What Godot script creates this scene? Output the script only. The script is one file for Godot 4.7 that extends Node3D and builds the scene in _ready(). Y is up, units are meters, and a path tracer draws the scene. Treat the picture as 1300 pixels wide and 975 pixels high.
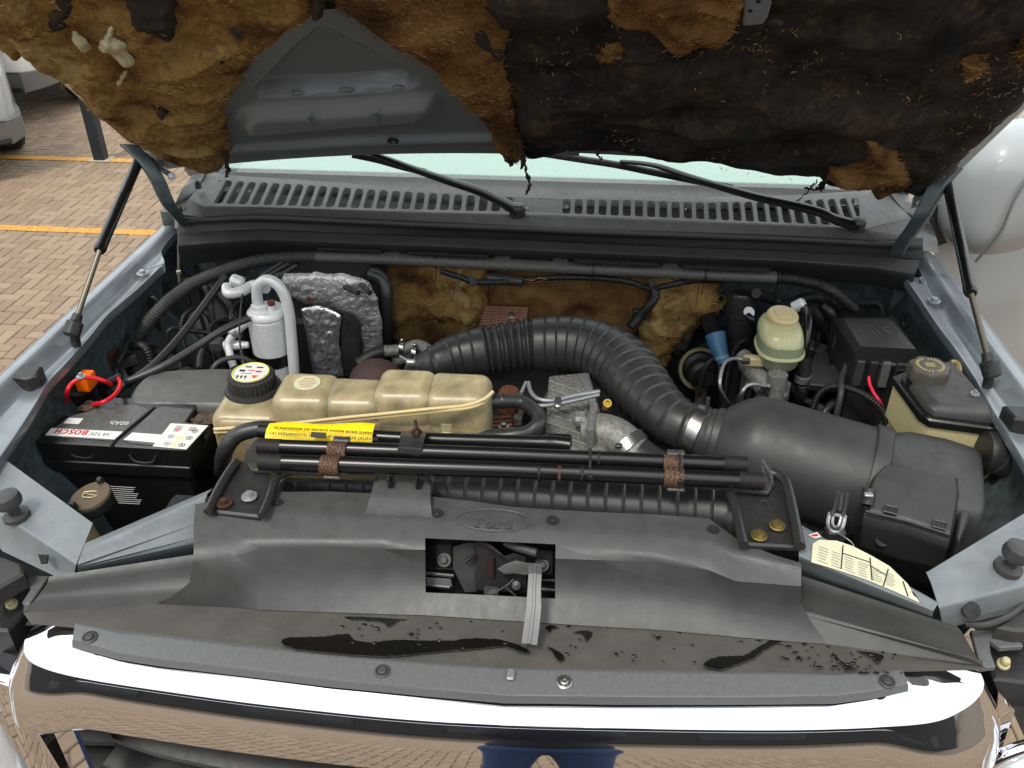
extends Node3D
# An engine bay of a pickup truck seen under its raised hood. x to the right, y up, the truck faces +z. Metres.

var taken := {}
var tex := {}
var M := {}

func V(x: float, y: float, z: float) -> Vector3: return Vector3(x, y, z)

# ---------------------------------------------------------------- mesh builder
class MB:
	var v := PackedVector3Array()
	var c := PackedColorArray()
	var uv := PackedVector2Array()
	var n := PackedVector3Array()
	var col := Color.WHITE
	var colored := false
	func tri(a: Vector3, b: Vector3, d: Vector3) -> void:
		v.push_back(a); v.push_back(b); v.push_back(d)
		if colored:
			c.push_back(col); c.push_back(col); c.push_back(col)
	func quad(a: Vector3, b: Vector3, d: Vector3, e: Vector3) -> void:
		tri(a, b, d); tri(a, d, e)
	func tric(a: Vector3, b: Vector3, d: Vector3, ca: Color, cb: Color, cd: Color) -> void:
		colored = true
		v.push_back(a); v.push_back(b); v.push_back(d)
		c.push_back(ca); c.push_back(cb); c.push_back(cd)
	func rings(rs: Array, closed := true) -> void:      # rings of equal length, joined
		for i in rs.size() - 1:
			var a: PackedVector3Array = rs[i]
			var b: PackedVector3Array = rs[i + 1]
			var m := a.size()
			for k in (m if closed else m - 1):
				var k2 := (k + 1) % m
				quad(a[k], a[k2], b[k2], b[k])
	func fan(r: PackedVector3Array, flip := false) -> void:
		var ctr := Vector3.ZERO
		for p in r: ctr += p
		ctr /= r.size()
		for k in r.size():
			var k2 := (k + 1) % r.size()
			if flip: tri(ctr, r[k2], r[k])
			else: tri(ctr, r[k], r[k2])
	func box(xf: Transform3D, s: Vector3, ch := 0.004) -> void:   # chamfered box about the origin of xf
		var hx := s.x / 2; var hy := s.y / 2; var hz := s.z / 2
		var q := minf(ch, minf(hx, minf(hy, hz)) * 0.9)
		var f := [Vector3(1, 0, 0), Vector3(0, 1, 0), Vector3(0, 0, 1)]
		var hs := [hx, hy, hz]
		for a in 3:
			var b := (a + 1) % 3
			var d := (a + 2) % 3
			for sg in [-1.0, 1.0]:
				var o: Vector3 = f[a] * hs[a] * sg
				var u: Vector3 = f[b] * (hs[b] - q)
				var w: Vector3 = f[d] * (hs[d] - q)
				if sg > 0: quad(xf * (o - u - w), xf * (o + u - w), xf * (o + u + w), xf * (o - u + w))
				else: quad(xf * (o - u - w), xf * (o - u + w), xf * (o + u + w), xf * (o + u - w))
		for a in 3:                                        # twelve edge strips
			var b := (a + 1) % 3
			var d := (a + 2) % 3
			for sb in [-1.0, 1.0]:
				for sd in [-1.0, 1.0]:
					var e: Vector3 = f[a] * (hs[a] - q)
					var p1: Vector3 = f[b] * hs[b] * sb + f[d] * (hs[d] - q) * sd
					var p2: Vector3 = f[b] * (hs[b] - q) * sb + f[d] * hs[d] * sd
					if sb * sd < 0: quad(xf * (p1 - e), xf * (p1 + e), xf * (p2 + e), xf * (p2 - e))
					else: quad(xf * (p1 - e), xf * (p2 - e), xf * (p2 + e), xf * (p1 + e))
		for sx in [-1.0, 1.0]:
			for sy in [-1.0, 1.0]:
				for sz in [-1.0, 1.0]:
					var a1 := Vector3(hx * sx, (hy - q) * sy, (hz - q) * sz)
					var a2 := Vector3((hx - q) * sx, hy * sy, (hz - q) * sz)
					var a3 := Vector3((hx - q) * sx, (hy - q) * sy, hz * sz)
					if sx * sy * sz > 0: tri(xf * a1, xf * a2, xf * a3)
					else: tri(xf * a1, xf * a3, xf * a2)
	func bx(at: Vector3, s: Vector3, ch := 0.004) -> void:
		box(Transform3D(Basis(), at), s, ch)
	func lathe(xf: Transform3D, prof: Array, m := 20) -> void:    # profile of Vector2(radius, height) round xf's y
		var rs := []
		for p in prof:
			var r := PackedVector3Array()
			for k in m:
				var t := TAU * k / m
				r.push_back(xf * Vector3(cos(t) * p.x, p.y, -sin(t) * p.x))
			rs.push_back(r)
		rings(rs)
		if prof[0].x > 0.0005: fan(rs[0], true)
		if prof[-1].x > 0.0005: fan(rs[-1])
	func tube(pts: Array, rad, m := 10, cap := true, squash := 1.0) -> void:   # rad: a number or one per point
		var rs := []
		var up := Vector3.UP
		var last := Vector3.ZERO
		var nrm := Vector3.ZERO
		for i in pts.size():
			var d: Vector3 = (pts[mini(i + 1, pts.size() - 1)] - pts[maxi(i - 1, 0)]).normalized()
			if i == 0:
				if absf(d.dot(up)) > 0.9: up = Vector3.RIGHT
				nrm = (up - d * d.dot(up)).normalized()
			else:
				nrm = (nrm - d * d.dot(nrm)).normalized()
			var bn := d.cross(nrm)
			var rr: float = rad if (rad is float or rad is int) else rad[i]
			var r := PackedVector3Array()
			for k in m:
				var t := TAU * k / m
				r.push_back(pts[i] + (nrm * cos(t) * squash + bn * sin(t)) * rr)
			rs.push_back(r)
			last = d
		rings(rs)
		if cap:
			fan(rs[0], true); fan(rs[-1])
	func prism(pts: Array, ext: Vector3, ch := 0.002) -> void:   # a flat outline at its top face, pulled along ext
		var nrm := Vector3.ZERO
		for i in pts.size():
			var a: Vector3 = pts[i]
			var b: Vector3 = pts[(i + 1) % pts.size()]
			nrm += (a - pts[0]).cross(b - pts[0])
		nrm = nrm.normalized()
		var list := pts.duplicate()
		if nrm.dot(ext) > 0:
			list.reverse(); nrm = -nrm
		var q := ch
		var bx_ := (list[1] - list[0] as Vector3).normalized()
		var by_ := nrm.cross(bx_)
		var top := PackedVector3Array()
		var mid := PackedVector3Array()
		var bot := PackedVector3Array()
		var flat := PackedVector2Array()
		var m := list.size()
		for i in m:
			var p: Vector3 = list[i]
			var e1: Vector3 = (p - list[(i + m - 1) % m]).normalized()
			var e2: Vector3 = (list[(i + 1) % m] - p).normalized()
			var i1 := nrm.cross(e1)
			var i2 := nrm.cross(e2)
			var bis := (i1 + i2)
			bis = bis / maxf(bis.length_squared() * 0.5, 0.35)
			top.push_back(p + bis * q)
			mid.push_back(p + ext.normalized() * q)
			bot.push_back(p + ext)
			flat.push_back(Vector2((p - list[0]).dot(bx_), (p - list[0]).dot(by_)))
		rings([bot, mid, top])
		var t := Geometry2D.triangulate_polygon(flat)
		for i in range(0, t.size(), 3):
			_up(top[t[i]], top[t[i + 1]], top[t[i + 2]], nrm)
			_up(bot[t[i]], bot[t[i + 1]], bot[t[i + 2]], -nrm)
	func _up(a: Vector3, b: Vector3, d: Vector3, want: Vector3) -> void:
		if (b - a).cross(d - a).dot(want) >= 0: tri(a, b, d)
		else: tri(a, d, b)
	func surf(rows: Array, hole := Rect2i()) -> void:       # hole: columns and rows left out
		for i in rows.size() - 1:
			var a: Array = rows[i]
			var b: Array = rows[i + 1]
			for k in a.size() - 1:
				if hole.has_point(Vector2i(k, i)): continue
				quad(a[k], b[k], b[k + 1], a[k + 1])
	func rbox(a: Vector3, b: Vector3, r: float, m := 4) -> void:   # rounded box between two corners
		var c := (a + b) / 2
		var h := (b - a).abs() / 2 - Vector3.ONE * r
		var rs := []
		for i in 2 * (m + 1):
			var up := i > m
			var f := -PI / 2 + PI / 2 * (i if not up else i - m - 1) / m + (PI / 2 if up else 0.0)
			var ring := PackedVector3Array()
			for q in 4:
				for k in m + 1:
					var t := PI / 2 * (q + float(k) / m)
					var sx := 1.0 if q == 0 or q == 3 else -1.0
					var sz := 1.0 if q < 2 else -1.0
					ring.push_back(c + Vector3(sx * h.x + cos(f) * cos(t) * r, (h.y if up else -h.y) + sin(f) * r, -(sz * h.z + cos(f) * sin(t) * r)))
			rs.push_back(ring)
		rings(rs); fan(rs[0], true); fan(rs[-1])
	func ball(ctr: Vector3, r: Vector3, m := 14) -> void:
		var rs := []
		for i in range(0, m / 2 + 1):
			var f := PI * i / (m / 2)
			var ring := PackedVector3Array()
			for k in m:
				var t := TAU * k / m
				ring.push_back(ctr + Vector3(sin(f) * cos(t) * r.x, -cos(f) * r.y, -sin(f) * sin(t) * r.z))
			rs.push_back(ring)
		rings(rs)

# ---------------------------------------------------------------- torn pads and foil
func ragged(poly: PackedVector2Array, step: float, amp: float, seed_: int) -> PackedVector2Array:
	var n := FastNoiseLite.new()
	n.seed = seed_
	n.frequency = 22.0
	n.fractal_octaves = 4
	var out := PackedVector2Array()
	for i in poly.size():
		var a := poly[i]
		var b := poly[(i + 1) % poly.size()]
		var m := maxi(1, int(a.distance_to(b) / step))
		for k in m:
			var p := a.lerp(b, float(k) / m)
			out.push_back(p + Vector2(n.get_noise_2d(p.x, p.y), n.get_noise_2d(p.x + 9.0, p.y)) * amp)
	return out

# a soft sheet in the plane of fr (x, y; z outwards): thick in the middle, thin at its torn edge
func pad(called: String, poly: PackedVector2Array, fr: Transform3D, cell: float, thick: float, lump: float, tones: Array, m: Material, parent: Node3D, seed_: int, edge := 0.03, freq := 9.0, fine := 0.08, veins := 0.0, strands := 0) -> MeshInstance3D:
	var lo := poly[0]
	var hi := poly[0]
	for p in poly:
		lo = lo.min(p); hi = hi.max(p)
	lo -= Vector2.ONE * cell * 1.5
	var nx := int((hi.x - lo.x) / cell) + 3
	var ny := int((hi.y - lo.y) / cell) + 3
	var sd := PackedFloat32Array()
	sd.resize(nx * ny)
	sd.fill(edge)
	var close := PackedVector2Array()
	close.resize(nx * ny)
	for i in poly.size():
		var a := poly[i]
		var b := poly[(i + 1) % poly.size()]
		var l := ((a.min(b) - lo - Vector2.ONE * edge) / cell).floor()
		var h := ((a.max(b) - lo + Vector2.ONE * edge) / cell).ceil()
		for y in range(maxi(0, int(l.y)), mini(ny, int(h.y) + 1)):
			for x in range(maxi(0, int(l.x)), mini(nx, int(h.x) + 1)):
				var p := lo + Vector2(x, y) * cell
				var q := Geometry2D.get_closest_point_to_segment(p, a, b)
				var d := p.distance_to(q)
				if d < sd[y * nx + x]:
					sd[y * nx + x] = d; close[y * nx + x] = q
	var n1 := FastNoiseLite.new()
	n1.seed = seed_; n1.frequency = freq; n1.fractal_octaves = 3; n1.fractal_gain = 0.4
	var n2 := FastNoiseLite.new()
	n2.seed = seed_ + 7; n2.frequency = 5.0; n2.fractal_octaves = 5; n2.fractal_gain = 0.6
	var n3 := FastNoiseLite.new()
	n3.seed = seed_ + 13; n3.frequency = 60.0; n3.fractal_octaves = 3
	var n4 := FastNoiseLite.new()
	n4.seed = seed_ + 19; n4.frequency = 13.0; n4.fractal_octaves = 3
	var inn := PackedByteArray()
	inn.resize(nx * ny)
	var at := PackedVector3Array()
	at.resize(nx * ny)
	var cs := PackedColorArray()
	cs.resize(nx * ny)
	for y in ny:
		for x in nx:
			var id := y * nx + x
			var p := lo + Vector2(x, y) * cell
			var into := Geometry2D.is_point_in_polygon(p, poly)
			inn[id] = 1 if into else 0
			var f := clampf(sd[id] / edge, 0, 1)
			var z := 0.0
			if into:
				var ridge := 1.0 - absf(n1.get_noise_2d(p.x * 0.7, p.y * 1.2)) * 2.2
				z = thick * sqrt(1.0 - (1.0 - f) * (1.0 - f)) + f * lump * (n1.get_noise_2d(p.x, p.y) + 0.5 * ridge + fine * n3.get_noise_2d(p.x, p.y))
				z = maxf(z, 0.001)
			elif sd[id] < edge: p = close[id]
			at[id] = fr * Vector3(p.x, p.y, z)
			var k := clampf(n2.get_noise_2d(p.x, p.y) * 1.15 + 0.5 + 0.22 * n3.get_noise_2d(p.x, p.y * 1.4), 0, 0.999) * (tones.size() - 1)
			cs[id] = (tones[int(k)] as Color).lerp(tones[int(k) + 1], k - int(k))
			if veins > 0.0 and n2.get_noise_2d(p.x + 3.0, p.y) > 0.04:
				var vn := absf(n4.get_noise_2d(p.x, p.y))
				cs[id] = cs[id].lerp(Color(0.24, 0.15, 0.05), veins * (1.0 - smoothstep(0.0, 0.07, vn)))
	var mb := MB.new()
	for y in ny - 1:
		for x in nx - 1:
			var a := y * nx + x
			var b := a + 1
			var c := a + nx + 1
			var d := a + nx
			if inn[a] + inn[b] + inn[c] + inn[d] < 2: continue
			if at[a].distance_to(at[c]) > cell * 6 + thick * 2: continue
			mb.tric(at[a], at[b], at[c], cs[a], cs[b], cs[c])
			mb.tric(at[a], at[c], at[d], cs[a], cs[c], cs[d])
	var o := obj(called, mb, m, parent, 75)
	if strands:                                            # loose fibres lying on the wool and standing off its edges
		var g := RandomNumberGenerator.new()
		g.seed = seed_
		var fz := MB.new()
		fz.colored = true
		var n := fr.basis.z.normalized()
		for k in strands:
			var i := g.randi() % mb.v.size()
			var p := mb.v[i]
			var a := n3.get_noise_3d(p.x * 0.3, p.y * 0.3, p.z) * 6.0 + g.randf_range(-0.7, 0.7)
			var d := fr.basis.x * cos(a) + fr.basis.y * sin(a)
			var l := g.randf_range(0.005, 0.016)
			var bend := d.cross(n) * g.randf_range(-0.35, 0.35) * l
			fz.col = mb.c[i] * g.randf_range(0.6, 1.12)
			fz.tube([p - n * 0.001, p + d * l * 0.5 + bend + n * g.randf_range(0.0, 0.002), p + d * l + n * g.randf_range(-0.001, 0.002)], g.randf_range(0.0003, 0.0006), 3, false)
		tag(obj("loose_fibres", fz, M.fibre_hair, o), "", "", "", "stuff")
	return o

# ---------------------------------------------------------------- curves
func spl(p: Array, per := 6, closed := false) -> Array:
	var out := []
	var m := p.size()
	for i in (m if closed else m - 1):
		var a: Vector3 = p[(i - 1 + m) % m] if closed else p[maxi(i - 1, 0)]
		var b: Vector3 = p[i]
		var d: Vector3 = p[(i + 1) % m]
		var e: Vector3 = p[(i + 2) % m] if closed else p[mini(i + 2, m - 1)]
		for k in per:
			out.push_back(b.cubic_interpolate(d, a, e, float(k) / per))
	if not closed: out.push_back(p[-1])
	return out

func even(p: Array, step: float) -> Array:       # points at even distances along a polyline
	var out := [p[0]]
	var left := step
	for i in p.size() - 1:
		var a: Vector3 = p[i]
		var b: Vector3 = p[i + 1]
		var l := a.distance_to(b)
		while l >= left and l > 0:
			a = a.lerp(b, left / l)
			out.push_back(a)
			l -= left
			left = step
		left -= l
	out.push_back(p[-1])
	return out

func soften(rows: Array, r: float) -> Array:      # rounds the creases between the rows of a surface
	var out := [rows[0]]
	for i in range(1, rows.size() - 1):
		var trio := [[], [], []]
		for k in rows[i].size():
			var p: Vector3 = rows[i][k]
			var a: Vector3 = rows[i - 1][k] - p
			var b: Vector3 = rows[i + 1][k] - p
			var pa := p + a.normalized() * minf(r, a.length() * 0.45)
			var pb := p + b.normalized() * minf(r, b.length() * 0.45)
			trio[0].push_back(pa)
			trio[1].push_back((pa + pb + p * 2.0) / 4.0)
			trio[2].push_back(pb)
		out.append_array(trio)
	out.push_back(rows[-1])
	return out

func frame(at: Vector3, yaxis: Vector3, hint := Vector3.BACK) -> Transform3D:
	var y := yaxis.normalized()
	if absf(y.dot(hint)) > 0.95: hint = Vector3.RIGHT
	var x := y.cross(hint).normalized()
	return Transform3D(Basis(x, y, x.cross(y)), at)

# ---------------------------------------------------------------- nodes
func numbered(called: String, parent: Node) -> String:
	var key := str(parent.get_instance_id()) + called
	var k: int = taken.get(key, 0)
	taken[key] = k + 1
	return called if k == 0 else "%s_%03d" % [called, k]

func finish(mb: MB, smooth := 40.0) -> ArrayMesh:
	var nrm := PackedVector3Array()
	if mb.n.size() == mb.v.size(): nrm = mb.n
	else:
		var m := mb.v.size()
		var fn := PackedVector3Array()
		fn.resize(m / 3)
		var at := {}
		var lists := []
		var ids := PackedInt32Array()
		ids.resize(m)
		for i in m / 3:
			var a := mb.v[i * 3]
			var w := (mb.v[i * 3 + 1] - a).cross(mb.v[i * 3 + 2] - a)
			fn[i] = w
			for k in 3:
				var key := Vector3i((mb.v[i * 3 + k] * 20000.0).round())
				var id: int = at.get(key, -1)
				if id < 0:
					id = lists.size()
					at[key] = id
					lists.push_back(PackedInt32Array())
				lists[id].push_back(i)
				ids[i * 3 + k] = id
		var limit := cos(deg_to_rad(smooth))
		nrm.resize(m)
		for i in m:
			var own := fn[i / 3].normalized()
			var sum := Vector3.ZERO
			for j: int in lists[ids[i]]:
				var w := fn[j]
				if own.dot(w.normalized()) >= limit: sum += w
			nrm[i] = sum.normalized() if sum.length_squared() > 1e-20 else (own if own.length_squared() > 0.5 else Vector3.UP)
	var v := mb.v.duplicate()
	var m2 := v.size()
	var arr := []
	arr.resize(Mesh.ARRAY_MAX)
	var order := PackedInt32Array()
	order.resize(m2)
	for i in range(0, m2, 3):                       # Godot's front faces run clockwise
		order[i] = i; order[i + 1] = i + 2; order[i + 2] = i + 1
	arr[Mesh.ARRAY_VERTEX] = v
	arr[Mesh.ARRAY_NORMAL] = nrm
	arr[Mesh.ARRAY_INDEX] = order
	if mb.colored and mb.c.size() == m2: arr[Mesh.ARRAY_COLOR] = mb.c
	if mb.uv.size() == m2: arr[Mesh.ARRAY_TEX_UV] = mb.uv
	var me := ArrayMesh.new()
	me.add_surface_from_arrays(Mesh.PRIMITIVE_TRIANGLES, arr)
	return me

func obj(called: String, mb: MB, m: Material, parent: Node = self, smooth := 40.0) -> MeshInstance3D:
	var o := MeshInstance3D.new()
	o.name = numbered(called, parent)
	o.mesh = finish(mb, smooth)
	o.material_override = m
	parent.add_child(o, true)
	return o

func again(called: String, mesh: Mesh, m: Material, at: Transform3D, parent: Node) -> MeshInstance3D:
	var o := MeshInstance3D.new()
	o.name = numbered(called, parent)
	o.mesh = mesh
	o.material_override = m
	o.transform = at
	parent.add_child(o, true)
	return o

func base(called: String, label: String, category: String, group := "", at := Vector3.ZERO) -> Node3D:
	var o := Node3D.new()
	o.name = numbered(called, self)
	o.position = at
	add_child(o, true)
	return tag(o, label, category, group)

func tag(o: Node3D, label: String, category := "", group := "", kind := "") -> Node3D:
	if label: o.set_meta("label", label)
	if category: o.set_meta("category", category)
	if group: o.set_meta("group", group)
	if kind: o.set_meta("kind", kind)
	return o

func letters(what: String, size: float, at: Transform3D, m: Material, parent: Node, called := "lettering", bold := false, deep := 0.0006, font := "Droid Sans") -> MeshInstance3D:
	var t := TextMesh.new()
	var f := SystemFont.new()
	f.font_names = PackedStringArray([font])
	if bold: f.font_weight = 700
	t.font = f
	t.text = what
	t.font_size = 64
	t.pixel_size = size / 46.0
	t.depth = deep
	t.curve_step = 4.0
	return again(called, t, m, at, parent)

# ---------------------------------------------------------------- textures and materials
func noise_image(seed_: int, freq: float, oct: int, lo: float, hi: float, size := 512, cell := false, contrast := 1.0) -> Image:
	var n := FastNoiseLite.new()
	n.seed = seed_
	n.frequency = freq
	n.fractal_octaves = oct
	n.noise_type = FastNoiseLite.TYPE_CELLULAR if cell else FastNoiseLite.TYPE_SIMPLEX_SMOOTH
	var im := n.get_seamless_image(size, size)
	im.convert(Image.FORMAT_RGB8)
	var d := im.get_data()
	for i in range(0, d.size()):
		var f := clampf((d[i] / 255.0 - 0.5) * contrast + 0.5, 0, 1)
		d[i] = int(255.0 * (lo + (hi - lo) * f))
	return Image.create_from_data(size, size, false, Image.FORMAT_RGB8, d)

func mapped(im: Image) -> ImageTexture:
	im.generate_mipmaps()
	return ImageTexture.create_from_image(im)

func bumps(im: Image, strength: float) -> ImageTexture:
	var b: Image = im.duplicate()
	b.convert(Image.FORMAT_RGBA8)
	b.bump_map_to_normal_map(strength)
	return mapped(b)

func make_textures() -> void:
	var fine := noise_image(3, 0.05, 4, 0, 1, 512, false, 1.6)
	tex.fine = bumps(fine, 4.0)
	var coarse := noise_image(5, 0.012, 3, 0, 1, 512, false, 1.4)
	tex.dent = bumps(coarse, 8.0)
	tex.light = mapped(noise_image(11, 0.03, 6, 0.92, 1.0, 512, false, 1.2))
	tex.mid = mapped(noise_image(13, 0.022, 6, 0.68, 1.0, 512, false, 1.4))
	tex.heavy = mapped(noise_image(17, 0.024, 6, 0.25, 1.0, 512, false, 1.7))
	tex.tank = mapped(noise_image(18, 0.01, 5, 0.72, 1.0, 512, false, 1.3))
	# fibres: short strokes laid over one another
	var g := RandomNumberGenerator.new()
	g.seed = 77
	var im := Image.create(512, 512, false, Image.FORMAT_RGB8)
	im.fill(Color(0.45, 0.45, 0.45))
	for k in 5200:
		var p := Vector2(g.randf() * 512, g.randf() * 512)
		var a := g.randf() * TAU
		var bend := g.randf_range(-0.05, 0.05)
		var b := g.randf_range(0.1, 0.95)
		for s in g.randi_range(14, 46):
			im.set_pixel(int(p.x) & 511, int(p.y) & 511, Color(b, b, b))
			p += Vector2(cos(a), sin(a)); a += bend
	tex.fibre_bump = bumps(im, 3.0)
	var d := im.get_data()
	for i in d.size(): d[i] = 130 + d[i] * 125 / 255
	tex.fibre = mapped(Image.create_from_data(512, 512, false, Image.FORMAT_RGB8, d))
	# brushed / cast streaks
	var st := Image.create(256, 256, false, Image.FORMAT_RGB8)
	for y in 256:
		var b2 := 0.55 + 0.45 * g.randf()
		for x in 256: st.set_pixel(x, y, Color.WHITE * clampf(b2 + g.randf_range(-0.08, 0.08), 0, 1))
	tex.streak = mapped(st)
	# specks of dust and grit on plastic
	var sp := noise_image(23, 0.012, 6, 0.88, 1.0, 512, false, 1.2)
	for k in 1500:
		var p2 := Vector2i(g.randi() & 511, g.randi() & 511)
		var c := sp.get_pixelv(p2) * g.randf_range(0.78, 1.25)
		for s in g.randi_range(1, 3): sp.set_pixel((p2.x + s) & 511, (p2.y + (s & 1)) & 511, c.clamp())
	for k in 170:
		var p3 := Vector2(g.randf() * 512, g.randf() * 512)
		var a3 := g.randf() * TAU
		for s in g.randi_range(10, 60):
			var q := Vector2i(int(p3.x) & 511, int(p3.y) & 511)
			sp.set_pixelv(q, (sp.get_pixelv(q) * 1.22).clamp())
			p3 += Vector2(cos(a3), sin(a3))
	tex.speck = mapped(sp)
	# crinkled foil
	var cr := noise_image(29, 0.03, 3, 0, 1, 512, true, 1.0)
	tex.crinkle = bumps(cr, 10.0)

func mat(key: String, col: Color, rough: float, metal := 0.0, o := {}) -> StandardMaterial3D:
	var m := StandardMaterial3D.new()
	m.resource_name = key
	m.albedo_color = col
	m.roughness = rough
	m.metallic = metal
	m.cull_mode = BaseMaterial3D.CULL_DISABLED
	var s: float = o.get("scale", 3.0)
	m.uv1_triplanar = true
	m.uv1_world_triplanar = true
	m.uv1_scale = Vector3.ONE * s
	if o.has("grime"): m.albedo_texture = tex[o.grime]
	if o.has("bump"):
		m.normal_enabled = true
		m.normal_texture = tex[o.bump]
		m.normal_scale = o.get("bumps", 0.5)
	if o.get("rtex", true) and metal < 0.2 and rough > 0.4: m.roughness_texture = tex.mid
	if o.has("coat"):
		m.clearcoat_enabled = true
		m.clearcoat = o.coat
		m.clearcoat_roughness = o.get("coat_rough", 0.06)
	if o.has("vc"): m.vertex_color_use_as_albedo = true
	if o.has("back"):
		m.backlight_enabled = true
		m.backlight = o.back
	if o.has("sss"):
		m.subsurf_scatter_enabled = true
		m.subsurf_scatter_strength = o.sss
	if o.has("spec"): m.metallic_specular = o.spec
	M[key] = m
	return m

func make_materials() -> void:
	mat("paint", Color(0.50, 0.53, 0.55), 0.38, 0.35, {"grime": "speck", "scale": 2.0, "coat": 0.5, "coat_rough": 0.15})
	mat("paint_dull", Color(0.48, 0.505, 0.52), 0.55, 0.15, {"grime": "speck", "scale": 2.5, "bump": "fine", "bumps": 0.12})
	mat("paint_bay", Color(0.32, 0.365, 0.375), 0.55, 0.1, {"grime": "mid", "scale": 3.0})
	mat("paint_under", Color(0.46, 0.49, 0.51), 0.42, 0.1, {})
	mat("cover", Color(0.285, 0.29, 0.285), 0.56, 0.0, {"grime": "speck", "scale": 3.5, "bump": "fine", "bumps": 0.05})
	mat("cover_dirt", Color(0.285, 0.27, 0.25), 0.8, 0.0, {"grime": "speck", "scale": 3.0, "bump": "fine", "bumps": 0.1})
	mat("lip", Color(0.38, 0.39, 0.39), 0.5, 0.0, {"grime": "light", "scale": 7.0})
	mat("wet", Color(0.075, 0.07, 0.065), 0.14, 0.0, {"rtex": false})
	mat("black", Color(0.165, 0.165, 0.165), 0.48, 0.0, {"grime": "light", "scale": 8.0, "bump": "fine", "bumps": 0.05})
	mat("black_gloss", Color(0.08, 0.08, 0.083), 0.28, 0.0, {"grime": "speck", "scale": 5.0})
	mat("black_dusty", Color(0.235, 0.235, 0.23), 0.66, 0.0, {"grime": "speck", "scale": 4.0, "bump": "fine", "bumps": 0.06})
	mat("airbox", Color(0.205, 0.207, 0.205), 0.6, 0.0, {"grime": "speck", "scale": 3.0})
	mat("rubber", Color(0.15, 0.15, 0.15), 0.6, 0.0, {"grime": "mid", "scale": 6.0})
	mat("hose", Color(0.175, 0.177, 0.178), 0.4, 0.0, {"grime": "light", "scale": 8.0})
	mat("dark", Color(0.10, 0.10, 0.10), 0.8, 0.0, {"grime": "heavy", "scale": 5.0})
	mat("chrome", Color(0.84, 0.84, 0.85), 0.03, 1.0, {"rtex": false})
	mat("steel", Color(0.62, 0.62, 0.61), 0.35, 1.0, {"grime": "light", "scale": 12.0})
	mat("zinc", Color(0.75, 0.66, 0.42), 0.4, 0.9, {"grime": "mid", "scale": 30.0})
	mat("rust", Color(0.36, 0.2, 0.11), 0.9, 0.1, {"grime": "heavy", "scale": 30.0, "bump": "fine", "bumps": 0.8})
	mat("alu", Color(0.66, 0.67, 0.68), 0.48, 0.75, {"grime": "light", "scale": 8.0, "bump": "fine", "bumps": 0.35})
	mat("alu_white", Color(0.86, 0.87, 0.87), 0.42, 0.2, {"grime": "light", "scale": 9.0, "rtex": false})
	mat("cast", Color(0.60, 0.60, 0.58), 0.6, 0.5, {"grime": "mid", "scale": 9.0, "bump": "fine", "bumps": 0.6})
	mat("copper", Color(0.52, 0.32, 0.23), 0.5, 0.55, {"grime": "mid", "scale": 9.0, "bump": "fine", "bumps": 0.5})
	mat("copper_light", Color(0.66, 0.5, 0.42), 0.5, 0.5, {"grime": "mid", "scale": 9.0})
	mat("foil", Color(0.82, 0.82, 0.82), 0.22, 1.0, {"bump": "crinkle", "bumps": 0.8, "scale": 7.0})
	mat("foil_dull", Color(0.42, 0.41, 0.39), 0.5, 0.6, {"bump": "crinkle", "bumps": 1.0, "scale": 9.0, "grime": "heavy"})
	mat("tank", Color(0.72, 0.665, 0.515), 0.34, 0.0, {"grime": "tank", "scale": 3.0, "sss": 0.35, "coat": 0.1, "coat_rough": 0.4, "rtex": false})
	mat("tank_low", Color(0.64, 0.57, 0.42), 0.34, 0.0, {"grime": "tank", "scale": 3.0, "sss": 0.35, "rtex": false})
	mat("cream", Color(0.74, 0.70, 0.53), 0.42, 0.0, {"grime": "light", "scale": 7.0, "sss": 0.25})
	mat("cream_clear", Color(0.72, 0.71, 0.55), 0.3, 0.0, {"grime": "light", "scale": 9.0, "sss": 0.3})
	mat("fluid", Color(0.50, 0.53, 0.43), 0.3, 0.0, {"grime": "light", "scale": 9.0, "sss": 0.2})
	mat("fibre", Color(1, 1, 1), 0.95, 0.0, {"vc": true, "grime": "fibre", "bump": "fibre_bump", "bumps": 1.0, "scale": 5.0, "rtex": false, "spec": 0.25})
	mat("facing", Color(1, 1, 1), 0.85, 0.0, {"vc": true, "grime": "mid", "bump": "fibre_bump", "bumps": 0.35, "scale": 5.0, "rtex": false, "spec": 0.3})
	mat("red", Color(0.80, 0.07, 0.13), 0.4, 0.0, {"rtex": false})
	mat("orange", Color(0.95, 0.42, 0.03), 0.35, 0.0, {"rtex": false, "sss": 0.2})
	mat("blue", Color(0.27, 0.47, 0.62), 0.5, 0.0, {"grime": "light", "scale": 9.0})
	mat("yellow", Color(0.98, 0.84, 0.03), 0.5, 0.0, {"rtex": false})
	mat("paper", Color(0.88, 0.88, 0.86), 0.5, 0.0, {"grime": "light", "scale": 20.0})
	mat("paper_old", Color(0.83, 0.82, 0.70), 0.55, 0.0, {"grime": "light", "scale": 20.0})
	mat("ink", Color(0.08, 0.08, 0.08), 0.6, 0.0, {"rtex": false})
	mat("ink_grey", Color(0.45, 0.45, 0.43), 0.6, 0.0, {"rtex": false})
	mat("ink_red", Color(0.78, 0.10, 0.15), 0.5, 0.0, {"rtex": false})
	mat("white_ink", Color(0.72, 0.72, 0.72), 0.6, 0.0, {"rtex": false})
	mat("white_paint", Color(0.80, 0.79, 0.76), 0.3, 0.0, {"coat": 0.8, "rtex": false})
	mat("silver_paint", Color(0.66, 0.68, 0.69), 0.32, 0.4, {"coat": 0.8, "rtex": false})
	mat("lens", Color(0.8, 0.82, 0.83), 0.08, 0.2, {"rtex": false, "coat": 1.0})
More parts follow.
